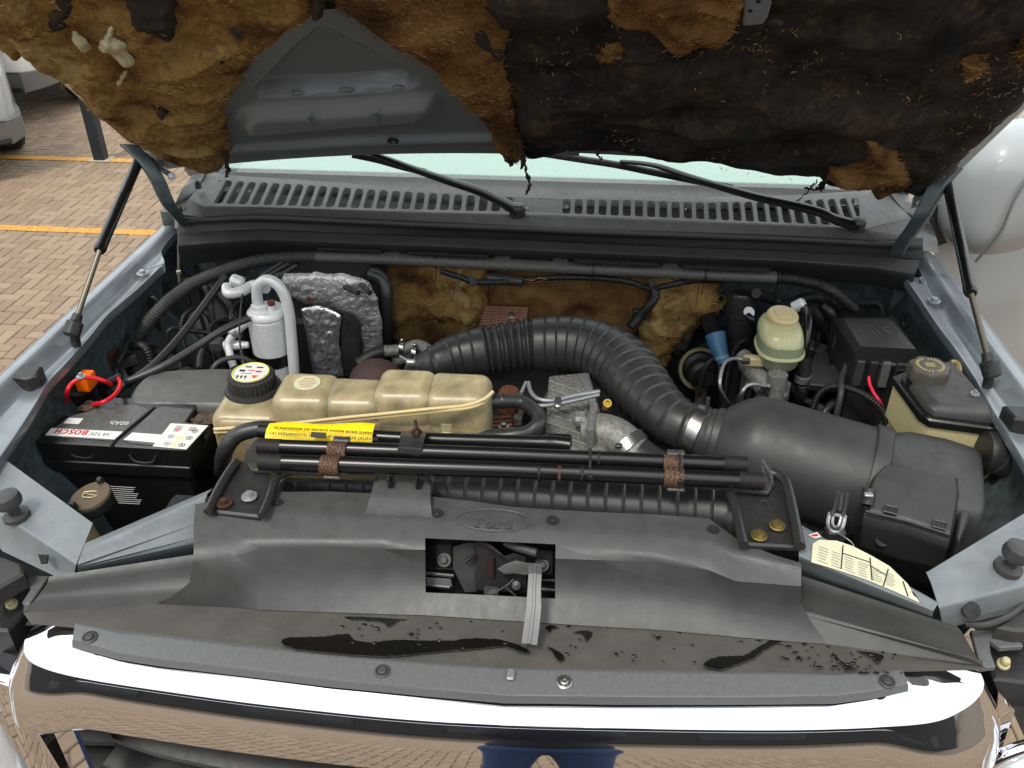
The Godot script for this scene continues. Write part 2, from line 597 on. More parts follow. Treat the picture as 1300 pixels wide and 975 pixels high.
	var gl := mat("glass", Color(0.72, 0.86, 0.80, 0.28), 0.02, 0.0, {"rtex": false})
	gl.transparency = BaseMaterial3D.TRANSPARENCY_ALPHA
	mat("worn_black", Color(0.15, 0.125, 0.11), 0.65, 0.2, {"grime": "heavy", "scale": 28.0, "bump": "fine", "bumps": 0.5})
	mat("rusty_clip", Color(0.50, 0.37, 0.28), 0.7, 0.3, {"grime": "heavy", "scale": 24.0, "bump": "fine", "bumps": 0.4})
	mat("bracket_grey", Color(0.30, 0.30, 0.295), 0.5, 0.2, {"grime": "mid", "scale": 12.0})
	mat("shred_brown", Color(0.34, 0.22, 0.10), 0.95, 0, {"grime": "heavy", "scale": 20.0})
	mat("fibre_hair", Color(1, 1, 1), 0.9, 0, {"vc": true, "rtex": false})
	mat("skin", Color(0.68, 0.47, 0.37), 0.55, 0.0, {"sss": 0.2, "rtex": false})
	mat("shirt", Color(0.07, 0.08, 0.13), 0.85, 0.0, {"bump": "fine", "bumps": 0.4, "scale": 12.0})
	mat("hair", Color(0.06, 0.045, 0.035), 0.7)
	mat("denim", Color(0.20, 0.31, 0.48), 0.85, 0.0, {"grime": "mid", "scale": 12.0, "bump": "fine", "bumps": 0.6})

# ---------------------------------------------------------------- the place
func _ready() -> void:
	var cam := Camera3D.new()
	cam.name = "camera"
	cam.position = Vector3(0.118, 2.301, 0.5782)
	cam.rotation = Vector3(deg_to_rad(-32.25), deg_to_rad(4.9), 0)
	cam.fov = 46.67
	cam.near = 0.02
	cam.far = 400.0
	add_child(cam)
	cam.current = true
	var we := WorldEnvironment.new()
	we.name = "environment"
	var env := Environment.new()
	var sm := ProceduralSkyMaterial.new()
	sm.sky_top_color = Color(0.93, 0.95, 0.97)
	sm.sky_horizon_color = Color(0.90, 0.92, 0.93)
	sm.sky_curve = 0.15
	sm.ground_bottom_color = Color(0.36, 0.31, 0.25)
	sm.ground_horizon_color = Color(0.55, 0.52, 0.48)
	sm.sun_angle_max = 1.0
	var sky := Sky.new()
	sky.sky_material = sm
	env.background_mode = Environment.BG_SKY
	env.sky = sky
	env.background_energy_multiplier = 1.0
	env.tonemap_mode = Environment.TONE_MAPPER_LINEAR
	env.tonemap_exposure = 2.05
	env.sdfgi_enabled = true
	env.ssao_enabled = true
	env.ssil_enabled = true
	we.environment = env
	add_child(we)
	var sun := DirectionalLight3D.new()
	sun.name = "sun"
	sun.light_energy = 0.4
	sun.light_color = Color(1.0, 0.97, 0.92)
	sun.light_angular_distance = 12.0
	sun.shadow_enabled = true
	sun.rotation_degrees = Vector3(-58, -28, 0)
	add_child(sun)
	make_textures()
	make_materials()
	ground()
	truck()
	background()
	engine_bay()
	insulation()
	person()

func ground() -> void:
	var mb := MB.new()
	mb.bx(Vector3(0, -0.1, -20), Vector3(160, 0.14, 160), 0.01)
	var g := obj("ground", mb, mat("sand", Color(0.42, 0.36, 0.29), 0.95, 0, {"grime": "mid", "scale": 2.0, "bump": "fine"}))
	tag(g, "paved car park of tan concrete blocks laid in herringbone", "", "", "structure")
	# herringbone of 20 x 10 cm blocks; those in view next to the truck are pieces, the rest one mass
	var kinds := []
	var rg := RandomNumberGenerator.new()
	rg.seed = 5
	for k in 3:
		var b := MB.new()
		b.bx(Vector3(0, -0.018 + 0.0, 0), Vector3(0.1355, 0.036, 0.0655), 0.004)
		kinds.push_back(finish(b))
	var mats := []
	for k in 6:
		var t: float = [0.0, 0.35, 0.6, 0.8, 1.0, 0.2][k]
		mats.push_back(mat("paver_%d" % k, Color(0.50, 0.425, 0.345).lerp(Color(0.565, 0.485, 0.395), t), 0.9, 0, {"grime": "light", "scale": 5.0, "bump": "fine", "bumps": 0.7}))
	var rest: Array[Transform3D] = []
	var tint := []
	var near := []
	var s := 0.07
	var seen := PackedVector2Array()
	for q in [V(-2.631,0,-2.69), V(-2.599,0,-5.022), V(-3.078,0,-5.974), V(-4.597,0,-7.824), V(-5.133,0,-7.232), V(-4.844,0,-6.321)]: seen.push_back(Vector2(q.x, q.z))
	for i in range(-157, 100):
		for j in range(-186, 100):
			var m := posmod(i + j, 4)
			if m == 0 or m == 2:
				# each cell of the herringbone: blocks lie across at m == 0, along at m == 2
				var at: Vector3
				var turn := 0.0
				if m == 0: at = Vector3((i + 1) * s, 0, (j + 0.5) * s)
				else:
					at = Vector3((i + 0.5) * s, 0, (j + 1) * s)
					turn = PI / 2
				if at.x < -11.0 or at.x > 7.0 or at.z < -15.0 or at.z > 8.0: continue
				at.y = rg.randf_range(-0.0015, 0.0015)
				var b := Basis(Vector3.UP, turn + rg.randf_range(-0.012, 0.012)) * Basis(Vector3.RIGHT, rg.randf_range(-0.008, 0.008))
				var x := Transform3D(b, at)
				# the strip of ground in view lies to the left of the truck
				var d := (at - Vector3(0.118, 0, 0.578)).length()
				if Geometry2D.is_point_in_polygon(Vector2(at.x, at.z), seen):
					near.push_back([d, x, rg.randi() % 6])
				else:
					rest.push_back(x); tint.push_back(rg.randf())
	near.sort_custom(func(p, q): return p[0] < q[0])
	for k in near.size():
		if k < 300: again("paver", kinds[0], mats[near[k][2]], near[k][1], g)
		else:
			rest.push_back(near[k][1]); tint.push_back(near[k][2] / 5.0)
	var mm := MultiMesh.new()
	mm.transform_format = MultiMesh.TRANSFORM_3D
	mm.use_colors = true
	var far_mesh := MB.new()
	far_mesh.bx(Vector3(0, -0.018, 0), Vector3(0.1355, 0.036, 0.0655), 0.004)
	mm.mesh = finish(far_mesh)
	mm.instance_count = rest.size()
	for k in rest.size():
		mm.set_instance_transform(k, rest[k])
		mm.set_instance_color(k, Color(0.214, 0.151, 0.097).lerp(Color(0.279, 0.2, 0.129), tint[k]))
	var mi := MultiMeshInstance3D.new()
	mi.name = "pavers"
	mi.multimesh = mm
	mi.material_override = mat("paver_far", Color(1, 1, 1), 0.9, 0, {"vc": true, "grime": "light", "scale": 5.0, "bump": "fine", "bumps": 0.7})
	g.add_child(mi, true)
	tag(mi, "", "", "", "stuff")
	# parking lines painted on the blocks
	for k in 2:
		var z: float = [-4.72, -6.14][k]
		var lb := MB.new()
		var x0 := -11.0
		while x0 < 0.0:                             # painted block by block, worn along the joints
			var w := 0.138
			lb.bx(Vector3(x0 + 0.07, 0.0035, z + rg.randf_range(-0.004, 0.004)), Vector3(w, 0.003, 0.085 + rg.randf_range(-0.008, 0.005)), 0.001)
			x0 += 0.14
		var l := obj("parking_line", lb, mat("line_%d" % k, Color(0.86, 0.62, 0.24), 0.8, 0, {"grime": "mid", "scale": 3.0}))
		tag(l, ["yellow painted parking line nearer to the truck", "yellow painted parking line further off, past the dark post"][k], "", "", "structure")

func background() -> void:
	# dark steel post standing on the far parking line
	var p := base("steel_post", "dark square steel post standing on the far yellow line", "post", "", V(-3.779,0,-6.146))
	var mb := MB.new()
	mb.bx(Vector3(0, 0.55, 0), Vector3(0.09, 1.1, 0.09), 0.006)
	obj("shaft", mb, mat("post", Color(0.13, 0.15, 0.17), 0.5, 0.2), p)
	mb = MB.new()
	mb.bx(Vector3(0, 0.006, 0), Vector3(0.17, 0.012, 0.13), 0.003)
	obj("foot_plate", mb, mat("pale_plate", Color(0.62, 0.58, 0.5), 0.8), p)
	car(Vector3(-5.63, 0, -7.12), 0.0, "white_paint", "cream white car parked behind with a number plate on its tail", true)
	car(Vector3(-4.75, 0, -5.2), 0.72, "silver_paint", "silver car with rounded rear bumper, cut off by the photo's edge", false)

	# dark building added out of view, for the black line mirrored in the chrome
	var b := base("added_building", "dark building added out of view, seen only as a black line in the chrome", "building", "", Vector3(0, 0, 13))
	mb = MB.new()
	mb.bx(Vector3(0, 2.6, 1.0), Vector3(70, 5.0, 2.0), 0.02)
	obj("wall", mb, mat("dark_wall", Color(0.20, 0.19, 0.18), 0.9, 0, {"grime": "mid", "scale": 1.0}), b)
	mb = MB.new()
	mb.bx(Vector3(0, 5.35, 0.6), Vector3(71, 0.3, 3.4), 0.04)
	obj("roof", mb, mat("dark_roof", Color(0.13, 0.12, 0.12), 0.8), b)
	for k in 7:
		mb = MB.new()
		mb.bx(Vector3(-15 + k * 5, 1.9, -0.02), Vector3(2.6, 1.8, 0.06), 0.02)
		obj("window", mb, M.black_gloss, b)

func car(at: Vector3, turn: float, paint: String, label: String, plate: bool) -> void:
	# the tail faces +z; lofted from cross sections along its length
	var o := base("parked_car", label, "car", "cars parked across the yard", at)
	o.rotation.y = turn
	var mb := MB.new()
	var rs := []
	# z, half width, bottom, top, corner radius
	for q in [[0.0, 0.70, 0.36, 0.62, 0.13], [-0.03, 0.78, 0.32, 0.72, 0.16], [-0.10, 0.84, 0.28, 0.86, 0.16], [-0.22, 0.875, 0.25, 0.98, 0.18], [-0.5, 0.89, 0.24, 1.02, 0.2], [-1.2, 0.9, 0.22, 1.03, 0.2], [-3.0, 0.9, 0.22, 1.0, 0.2], [-3.9, 0.87, 0.24, 0.9, 0.2], [-4.2, 0.75, 0.3, 0.7, 0.2]]:
		var ring := PackedVector3Array()
		for k in 28:
			var t := TAU * k / 28
			var cx := signf(cos(t)) * pow(absf(cos(t)), 0.35)
			var cy := signf(sin(t)) * pow(absf(sin(t)), 0.35)
			ring.push_back(Vector3(cx * q[1], (q[2] + q[3]) / 2 + cy * (q[3] - q[2]) / 2, q[0]))
		rs.push_back(ring)
	mb.rings(rs); mb.fan(rs[0], true); mb.fan(rs[-1])
	obj("body", mb, M[paint], o, 60)
	mb = MB.new()                                    # cabin with raked glass
	rs = []
	for q in [[-0.15, 0.80, 0.95, 1.0], [-0.55, 0.68, 0.95, 1.40], [-1.0, 0.66, 0.95, 1.47], [-2.2, 0.66, 0.95, 1.46], [-3.0, 0.74, 0.95, 1.0]]:
		var ring := PackedVector3Array()
		for k in 20:
			var t := TAU * k / 20
			ring.push_back(Vector3(signf(cos(t)) * pow(absf(cos(t)), 0.4) * q[1], (q[2] + q[3]) / 2 + signf(sin(t)) * pow(absf(sin(t)), 0.4) * (q[3] - q[2]) / 2, q[0]))
		rs.push_back(ring)
	mb.rings(rs)
	obj("cabin", mb, M.black_gloss, o, 50)
	mb = MB.new()                                    # lower bumper in grey plastic
	rs = []
	for q in [[0.03, 0.72], [0.04, 0.76], [-0.06, 0.865], [-0.3, 0.905], [-0.5, 0.908]]:
		var ring := PackedVector3Array()
		for e in [[-1, 0.27], [-1, 0.44], [1, 0.44], [1, 0.27]]:
			ring.push_back(Vector3(e[0] * q[1], e[1] + (0.02 if q[0] < 0 and e[1] < 0.3 else 0.0), q[0]))
		rs.push_back(ring)
	mb.rings(rs); mb.fan(rs[0], true)
	obj("bumper", mb, mat("bumper_grey", Color(0.36, 0.35, 0.33), 0.6), o)
	mb = MB.new()
	mb.bx(Vector3(0.5, 0.3, 0.02), Vector3(0.5, 0.05, 0.06), 0.01)
	mb.bx(Vector3(0.3, 0.22, -0.1), Vector3(0.3, 0.06, 0.3), 0.02)
	obj("tow_bracket", mb, M.black, o)
	for sx in [-1.0, 1.0]:
		for zz in [-0.85, -3.35]:
			var w := MB.new()
			w.lathe(frame(Vector3(sx * 0.84 - 0.1 * sx, 0.31, zz), Vector3(sx, 0, 0)), [Vector2(0.2, 0), Vector2(0.29, 0.0), Vector2(0.31, 0.03), Vector2(0.31, 0.16), Vector2(0.29, 0.19), Vector2(0.2, 0.19), Vector2(0.19, 0.15)], 26)
			var wo := obj("wheel", w, M.rubber, o, 30)
			w = MB.new()
			w.lathe(frame(Vector3(sx * 0.84 - 0.1 * sx, 0.31, zz), Vector3(sx, 0, 0)), [Vector2(0.2, 0.02), Vector2(0.2, 0.17), Vector2(0.16, 0.13), Vector2(0.05, 0.16), Vector2(0.001, 0.16)], 20)
			obj("rim", w, M.alu, wo, 30)
	for sx in [-1.0, 1.0]:
		mb = MB.new()
		mb.bx(Vector3(sx * 0.68, 0.78, -0.08), Vector3(0.26, 0.17, 0.10), 0.03)
		obj("tail_lamp", mb, mat("tail_red", Color(0.5, 0.04, 0.04), 0.15, 0, {"coat": 1.0, "rtex": false}), o)
	if plate:
		mb = MB.new()
		mb.bx(Vector3(0.42, 0.66, 0.035), Vector3(0.40, 0.13, 0.008), 0.002)
		var pl := obj("number_plate", mb, M.paper, o)
		mb = MB.new()
		mb.bx(Vector3(0.42, 0.715, 0.0405), Vector3(0.40, 0.022, 0.004), 0.001)
		obj("blue_band", mb, mat("plate_blue", Color(0.05, 0.12, 0.5), 0.4), pl)
		letters("LRT 5J31", 0.07, Transform3D(Basis(), Vector3(0.42, 0.65, 0.041)), M.ink, pl)

# ---------------------------------------------------------------- the truck
func mirrored(a: Array) -> Array:
	var o := []
	for p in a: o.push_back(Vector3(-p.x, p.y, p.z))
	return o

func bolt(parent: Node, at: Vector3, r: float, m: Material, up := Vector3.UP, washer := 1.7, called := "bolt") -> MeshInstance3D:
	var b := MB.new()
	b.lathe(frame(at - up * 0.001, up), [Vector2(r * washer, 0), Vector2(r * washer, 0.002), Vector2(r * washer * 0.95, 0.0028), Vector2(r, 0.003)], 16)
	b.lathe(frame(at, up), [Vector2(r, 0.002), Vector2(r, 0.006), Vector2(r * 0.85, 0.008)], 6)
	return obj(called, b, m, parent, 30)

func truck() -> void:
	var t := base("pickup_truck", "blue grey pickup truck with its hood raised over the engine bay", "pickup truck")
	fenders(t)
	shell(t)
	nose(t)
	cover(t)
	cowl(t)
	hood(t)
	door(t)

func fenders(t: Node3D) -> void:
	for s in [-1.0, 1.0]:
		var right: bool = s > 0
		var inner: Array = [V(.835,1.45,-1.289), V(.843,1.44,-1.22), V(.851,1.43,-1.1), V(.855,1.43,-1.009), V(.859,1.425,-.9), V(.85,1.43,-.813), V(.848,1.43,-.735), V(.853,1.42,-.655), V(.854,1.41,-.516)] if right else [V(-.837,1.45,-1.222), V(-.846,1.44,-1.208), V(-.86,1.43,-1.121), V(-.865,1.43,-1.048), V(-.868,1.43,-.99), V(-.865,1.425,-.905), V(-.855,1.43,-.802), V(-.853,1.43,-.731), V(-.839,1.43,-.666), V(-.829,1.42,-.568), V(-.816,1.41,-.41)]
		inner.push_front(Vector3(s * 0.872, 1.45, -1.29))
		inner.push_front(Vector3(s * 0.884, 1.45, -1.42))
		inner = spl(inner, 4)
		var rows := []
		for q in [[0.985, 0.85], [0.99, 1.15], [0.985, 1.34], [0.962, 1.425], [0.93, 1.45], [0.914, 1.455], [0.900, 1.453], [0.884, 1.427], [0.872, 1.420]]:
			var row := []
			for p in inner:
				var gx: float = q[0]
				if q[0] < 0.89: gx = minf(q[0], absf(p.x) + (q[0] - absf(p.x)) * 1.0) if absf(p.x) < q[0] - 0.01 else absf(p.x) + 0.006 * (q[0] - 0.85) * 50
				row.push_back(Vector3(s * gx, q[1] if q[0] > 0.89 else lerpf(q[1], p.y, 0.5 if q[0] < 0.88 else 0.3), p.z))
			rows.push_back(row)
		var e1 := []; var e2 := []; var e3 := []; var e4 := []
		for p in inner:
			e1.push_back(p)
			e2.push_back(p + Vector3(-s * 0.002, -0.002, 0))
			e3.push_back(p + Vector3(-s * 0.001, -0.022, 0))
			e4.push_back(p + Vector3(s * 0.003, -0.022, 0))
		rows.append_array([e1, e2, e3, e4])
		# from the rear to the front and outside to inside
		var mb := MB.new()
		var soft := soften(rows, 0.008)
		if right:
			for r in soft: r.reverse()
		mb.surf(soft)
		var f := obj("fender", mb, M.paint, t, 60)
		bolt(f, V(.87,1.438,-1.192) if right else V(-.872,1.438,-1.181), 0.008, M.alu)
		bolt(f, V(.835,1.429,-.837) if right else V(-.801,1.429,-.756), 0.004, M.alu, Vector3.UP, 2.2)
		# rubber hood bumper on the flange
		mb = MB.new()
		var at: Vector3 = V(.871,1.428,-.742) if right else V(-.881,1.428,-.726)
		mb.prism([at + Vector3(-0.022, 0.028, -0.02), at + Vector3(0.018, 0.028, -0.02), at + Vector3(0.026, 0.028, 0.012), at + Vector3(0.012, 0.028, 0.024), at + Vector3(-0.018, 0.028, 0.02)], Vector3(0, -0.03, 0), 0.004)
		obj("rubber_bumper", mb, M.rubber, f)
		# wheel-house apron inside the bay
		var ap := []
		for d in [[0.0, -0.02], [-0.015, -0.035], [-0.02, -0.10], [0.06, -0.22], [0.10, -0.34], [0.12, -0.6]]:
			var row := []
			for p in inner: row.push_back(Vector3(p.x - s * d[0] * -1.0 * -1.0 if d[0] > 0 else p.x - s * d[0], p.y + d[1], p.z))
			ap.push_back(row)
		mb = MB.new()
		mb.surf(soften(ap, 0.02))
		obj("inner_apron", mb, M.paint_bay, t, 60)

func shell(t: Node3D) -> void:
	# firewall, bay floor and the dark structure under the components
	var mb := MB.new()
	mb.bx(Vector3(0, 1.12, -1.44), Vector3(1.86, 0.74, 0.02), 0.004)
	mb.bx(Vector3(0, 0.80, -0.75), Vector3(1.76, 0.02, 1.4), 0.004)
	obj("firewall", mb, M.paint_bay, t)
	mb = MB.new()
	for s in [-1.0, 1.0]:
		mb.bx(Vector3(s * 0.46, 0.86, -0.8), Vector3(0.12, 0.14, 1.5), 0.01)
	mb.bx(Vector3(0, 0.86, -0.5), Vector3(0.84, 0.12, 0.14), 0.01)
	obj("chassis_rail", mb, M.dark, t)
	# radiator with its top tank and fan shroud
	mb = MB.new()
	mb.bx(Vector3(0.0, 1.12, -0.475), Vector3(1.06, 0.52, 0.06), 0.01)
	obj("radiator", mb, M.dark, t)
	# ribbed top tank of the radiator behind the cover
	var tank: Array = spl([V(-.369,1.395,-.526), V(-.232,1.395,-.525), V(-.039,1.395,-.52), V(.161,1.395,-.512), V(.308,1.395,-.507), V(.361,1.395,-.501)], 20)
	tank = even(tank, 0.003)
	var rad := []
	for i in tank.size(): rad.push_back(0.046 + (0.0022 if i % 9 == 0 else 0.0))
	mb = MB.new()
	mb.tube(tank, rad, 26)
	var top := obj("radiator_top_tank", mb, M.black, t, 30)
	mb = MB.new()
	mb.ball(tank[-1] + Vector3(0.012, 0.0, 0.006), Vector3(0.05, 0.047, 0.047), 20)
	obj("tank_end", mb, M.rubber, top)
	mb = MB.new()
	mb.surf([[V(-.138,1.375,-.648), V(.08,1.375,-.655), V(.256,1.375,-.657), V(.368,1.375,-.646)], [V(-.112,1.432,-.513), V(.086,1.432,-.514), V(.244,1.432,-.512), V(.345,1.432,-.505)]])
	obj("fan_shroud", mb, M.black, t)

func nose(t: Node3D) -> void:
	# chrome grille surround: rows run from the back of the top face over the rounded edge and down the front
	var edge: Array = spl([V(-.637,1.318,-.282), V(-.647,1.318,-.261), V(-.647,1.318,-.236), V(-.63,1.318,-.208), V(-.598,1.318,-.191), V(-.533,1.318,-.178), V(-.4,1.318,-.166), V(-.268,1.318,-.157), V(-.098,1.318,-.151), V(.045,1.318,-.153), V(.207,1.318,-.162), V(.387,1.318,-.175), V(.509,1.318,-.189), V(.594,1.318,-.204), V(.641,1.318,-.227), V(.671,1.318,-.252), V(.685,1.318,-.276), V(.685,1.318,-.303)], 8)
	var rows := []
	for q in [[2.0, 0.025], [1.0, 0.0225], [0.5, 0.0115], [0.0, 0.0], [0.0009, -0.0012], [0.0018, -0.0028], [0.0021, -0.0029], [0.0034, -0.0054], [0.0052, -0.0082], [0.0125, -0.022], [0.0165, -0.036], [0.0200, -0.052], [0.0225, -0.066], [0.0235, -0.075], [0.021, -0.080], [-0.02, -0.083]]:
		var row := []
		for i in edge.size():
			var a: Vector3 = edge[maxi(i - 1, 0)]
			var b: Vector3 = edge[mini(i + 1, edge.size() - 1)]
			var out := Vector3(a.z - b.z, 0, b.x - a.x).normalized()
			var back := Vector3(clampf(edge[i].x, -0.575, 0.575), 1.318, -0.285)
			# the bevel broadens round the corners
			var wide := 6.8 * smoothstep(0.52, 0.66, absf(edge[i].x))
			var grow := clampf(q[0], 0.0, 0.0034) * wide if q[1] > -0.0055 else 0.0034 * wide
			var p: Vector3 = edge[i] + out * (q[0] + grow)
			if q[0] > 1.5: p = back
			elif q[0] > 0.4: p = edge[i].move_toward(back, 0.075 * q[0])
			p.y = 1.318 + q[1] - (grow * 1.6 if q[0] < 0.4 else 0.0)
			row.push_back(p)
		rows.push_back(row)
	var mb := MB.new()
	mb.surf(rows)
	var g := obj("grille_surround", mb, M.chrome, t, 32)
	# the surround runs down at both sides; uprights divide the openings
	for s in [-1.0, 1.0]:
		var u := MB.new()
		if s < 0: u.prism([V(-.619,1.2321,-.185), V(-.572,1.2336,-.176), V(-.561,1.1166,-.165), V(-.605,1.1141,-.172)], Vector3(0.008, 0, -0.05), 0.004)
		else: u.prism([V(.652,1.2122,-.232), V(.702,1.2236,-.243), V(.679,1.1396,-.225), V(.643,1.1302,-.222)], Vector3(-0.008, 0, -0.05), 0.004)
		obj("upright", u, M.chrome, g)
		u = MB.new()
		if s < 0: u.prism([V(-.759,1.2189,-.245), V(-.68,1.2393,-.215), V(-.677,1.2163,-.21), V(-.633,1.0779,-.185), V(-.688,1.0636,-.19), V(-.749,1.1813,-.23)], Vector3(0, 0, -0.05), 0.004)
		else: u.prism([V(.727,1.2699,-.3), V(.761,1.2312,-.3), V(.749,1.1275,-.27), V(.708,1.137,-.26), V(.72,1.2079,-.262)], Vector3(0, 0, -0.05), 0.004)
		obj("side_frame", u, M.chrome, g)
	for k in 4:
		var u := MB.new()
		var y := 1.205 - k * 0.09
		u.tube(spl([Vector3(-0.66, y, -0.29), Vector3(-0.45, y - 0.008, -0.235), Vector3(0, y - 0.01, -0.20), Vector3(0.45, y - 0.008, -0.235), Vector3(0.66, y, -0.29)], 8), 0.03, 10, true, 0.5)
		obj("grille_bar", u, M.black_dusty, g, 50)
	mb = MB.new()
	mb.bx(Vector3(0, 1.05, -0.35), Vector3(1.4, 0.45, 0.02), 0.004)
	mb.surf([[Vector3(-0.66, 1.325, -0.34), Vector3(0.66, 1.325, -0.34)], [Vector3(-0.66, 1.32, -0.26), Vector3(0.66, 1.32, -0.26)]])
	obj("grille_backing", mb, M.dark, g)
	# headlamps at the lower corners, with chrome rims
	for s in [-1.0, 1.0]:
		mb = MB.new()
		var c := Vector3(s * 0.85, 1.06, -0.29)
		var rs := []
		for q in [[0.0, 1.0], [0.035, 0.97], [0.05, 0.88], [0.058, 0.5]]:
			var ring := PackedVector3Array()
			for k in 28:
				var a := TAU * k / 28
				var cx := signf(cos(a)) * pow(absf(cos(a)), 0.55)
				var cy := signf(sin(a)) * pow(absf(sin(a)), 0.55)
				ring.push_back(c + Vector3(cx * 0.125 * q[1], cy * 0.13 * q[1], q[0] + 0.02 - absf(cx + s * 1) * 0.0 - (cx * s + 1) * 0.03))
			rs.push_back(ring)
		mb.rings(rs); mb.fan(rs[-1])
		var h := obj("headlamp", mb, M.lens, t, 60)
		mb = MB.new()
		var ring2 := []
		for k in 29:
			var a := TAU * k / 28
			var cx := signf(cos(a)) * pow(absf(cos(a)), 0.55)
			ring2.push_back(c + Vector3(cx * 0.134, signf(sin(a)) * pow(absf(sin(a)), 0.55) * 0.138, 0.03 - (cx * s + 1) * 0.03))
		mb.tube(ring2, 0.011, 8, false)
		obj("rim", mb, M.chrome, h, 60)
		for k in 5:
			mb = MB.new()
			mb.tube(spl([c + Vector3(-0.09, -0.08 + k * 0.04, 0.075), c + Vector3(0, -0.085 + k * 0.04, 0.083), c + Vector3(0.09, -0.08 + k * 0.04, 0.06 if s > 0 else 0.075)], 6), 0.003, 6)
			obj("lens_rib", mb, M.lens, h)
	mb = MB.new()
	mb.bx(Vector3(0, 0.72, -0.08), Vector3(1.9, 0.2, 0.12), 0.03)
	obj("bumper", mb, M.chrome, t)
	# brackets at the front of the fenders
	for s in [-1.0, 1.0]:
		var right: bool = s > 0
		var mb2 := MB.new()
		var rows2: Array
		if right: rows2 = [[V(.628,1.395,-.402), V(.629,1.395,-.402), V(.629,1.395,-.402), V(.63,1.395,-.402), V(.94,1.395,-.638)],
		[V(.631,1.39,-.385), V(.632,1.39,-.385), V(.632,1.39,-.385), V(.632,1.39,-.385), V(.869,1.39,-.47)],
		[V(.63,1.385,-.342), V(.63,1.385,-.342), V(.631,1.385,-.342), V(.631,1.385,-.343), V(.855,1.385,-.433)],
		[V(.645,1.35,-.35), V(.646,1.35,-.35), V(.646,1.35,-.35), V(.646,1.35,-.35), V(.865,1.35,-.429)],
		[V(.65,1.335,-.352), V(.65,1.335,-.352), V(.651,1.335,-.352), V(.651,1.335,-.352), V(.884,1.335,-.438)]]
		else: rows2 = [[V(-.969,1.4,-.612), V(-.841,1.4,-.545), V(-.839,1.4,-.544), V(-.837,1.4,-.542), V(-.605,1.4,-.395)],
		[V(-.933,1.395,-.553), V(-.808,1.395,-.486), V(-.805,1.395,-.485), V(-.803,1.395,-.483), V(-.6,1.395,-.359)],
		[V(-.892,1.39,-.487), V(-.768,1.39,-.416), V(-.765,1.39,-.414), V(-.762,1.39,-.412), V(-.594,1.39,-.318)],
		[V(-.893,1.355,-.469), V(-.768,1.355,-.398), V(-.766,1.355,-.397), V(-.763,1.355,-.395), V(-.613,1.355,-.33)],
		[V(-.896,1.34,-.467), V(-.767,1.34,-.389), V(-.765,1.34,-.387), V(-.762,1.34,-.385), V(-.617,1.34,-.325)]]
		mb2.surf(soften(rows2, 0.006))
		var br := obj("corner_bracket", mb2, M.paint_dull, t, 50)
		# rubber stop with a broad head on a stud
		mb2 = MB.new()
		var at: Vector3 = V(.748,1.392,-.421) if right else V(-.735,1.392,-.408)
		var up := Vector3(0.12 * s, 1, 0.05).normalized()
		mb2.lathe(frame(at, up), [Vector2(0.020, 0), Vector2(0.020, 0.006), Vector2(0.009, 0.009), Vector2(0.008, 0.022), Vector2(0.019, 0.026), Vector2(0.021, 0.034), Vector2(0.019, 0.044), Vector2(0.012, 0.047)], 12)
		obj("hood_stop", mb2, M.black_dusty, br, 30)
		if not right:
			mb2 = MB.new()
			mb2.prism([V(-.671,1.379,-.345), V(-.654,1.379,-.345), V(-.648,1.379,-.33), V(-.657,1.379,-.328)], Vector3(0, -0.004, 0), 0.001)
			obj("slot", mb2, M.dark, br)
		else:
			mb2 = MB.new()
			mb2.lathe(frame(V(.681,1.371,-.355), Vector3(0, 0.75, 0.66)), [Vector2(0.0125, -0.002), Vector2(0.0125, 0.0025), Vector2(0.0005, 0.003)], 18)
			obj("hole", mb2, M.dark, br)
		# headlamp carrier: a hooked grey plate, a bracket and an adjuster bulb, seen at the corner
		mb2 = MB.new()
		var hook: Array = [V(.707,1.305,-.382), V(.746,1.305,-.386), V(.772,1.305,-.369), V(.772,1.305,-.358), V(.738,1.305,-.352), V(.728,1.305,-.366), V(.721,1.305,-.342), V(.719,1.305,-.317), V(.698,1.305,-.312)] if right else [V(-.694,1.3,-.378), V(-.734,1.3,-.378), V(-.745,1.3,-.354), V(-.761,1.3,-.323), V(-.747,1.3,-.3), V(-.747,1.3,-.349), V(-.732,1.3,-.362), V(-.714,1.3,-.357), V(-.708,1.3,-.348), V(-.706,1.3,-.321), V(-.698,1.3,-.316), V(-.692,1.3,-.319)]
		mb2.prism(hook, Vector3(0, -0.008, 0), 0.0015)
		obj("lamp_bracket", mb2, M.lip, br)
		mb2 = MB.new()
		var blk: Array = [V(.732,1.33,-.368), V(.771,1.33,-.402), V(.818,1.33,-.421), V(.796,1.33,-.366), V(.756,1.33,-.363)] if right else [V(-.799,1.33,-.392), V(-.754,1.33,-.382), V(-.726,1.33,-.372), V(-.711,1.33,-.351), V(-.728,1.33,-.326), V(-.74,1.33,-.296)]
		mb2.prism(blk, Vector3(0, -0.03, 0), 0.004)
		obj("lamp_housing", mb2, M.black_dusty, br)
		mb2 = MB.new()
		var lo2: Array = [V(.74,1.27,-.393), V(.84,1.27,-.417), V(.801,1.27,-.32), V(.729,1.27,-.325)] if right else [V(-.821,1.27,-.373), V(-.733,1.27,-.38), V(-.713,1.27,-.332), V(-.72,1.27,-.291), V(-.768,1.27,-.287)]
		mb2.prism(lo2, Vector3(0, -0.05, 0), 0.004)
		obj("lamp_carrier", mb2, M.black, br)
		mb2 = MB.new()
		var bc: Vector3 = V(.749,1.285,-.349) if right else V(-.739,1.285,-.338)
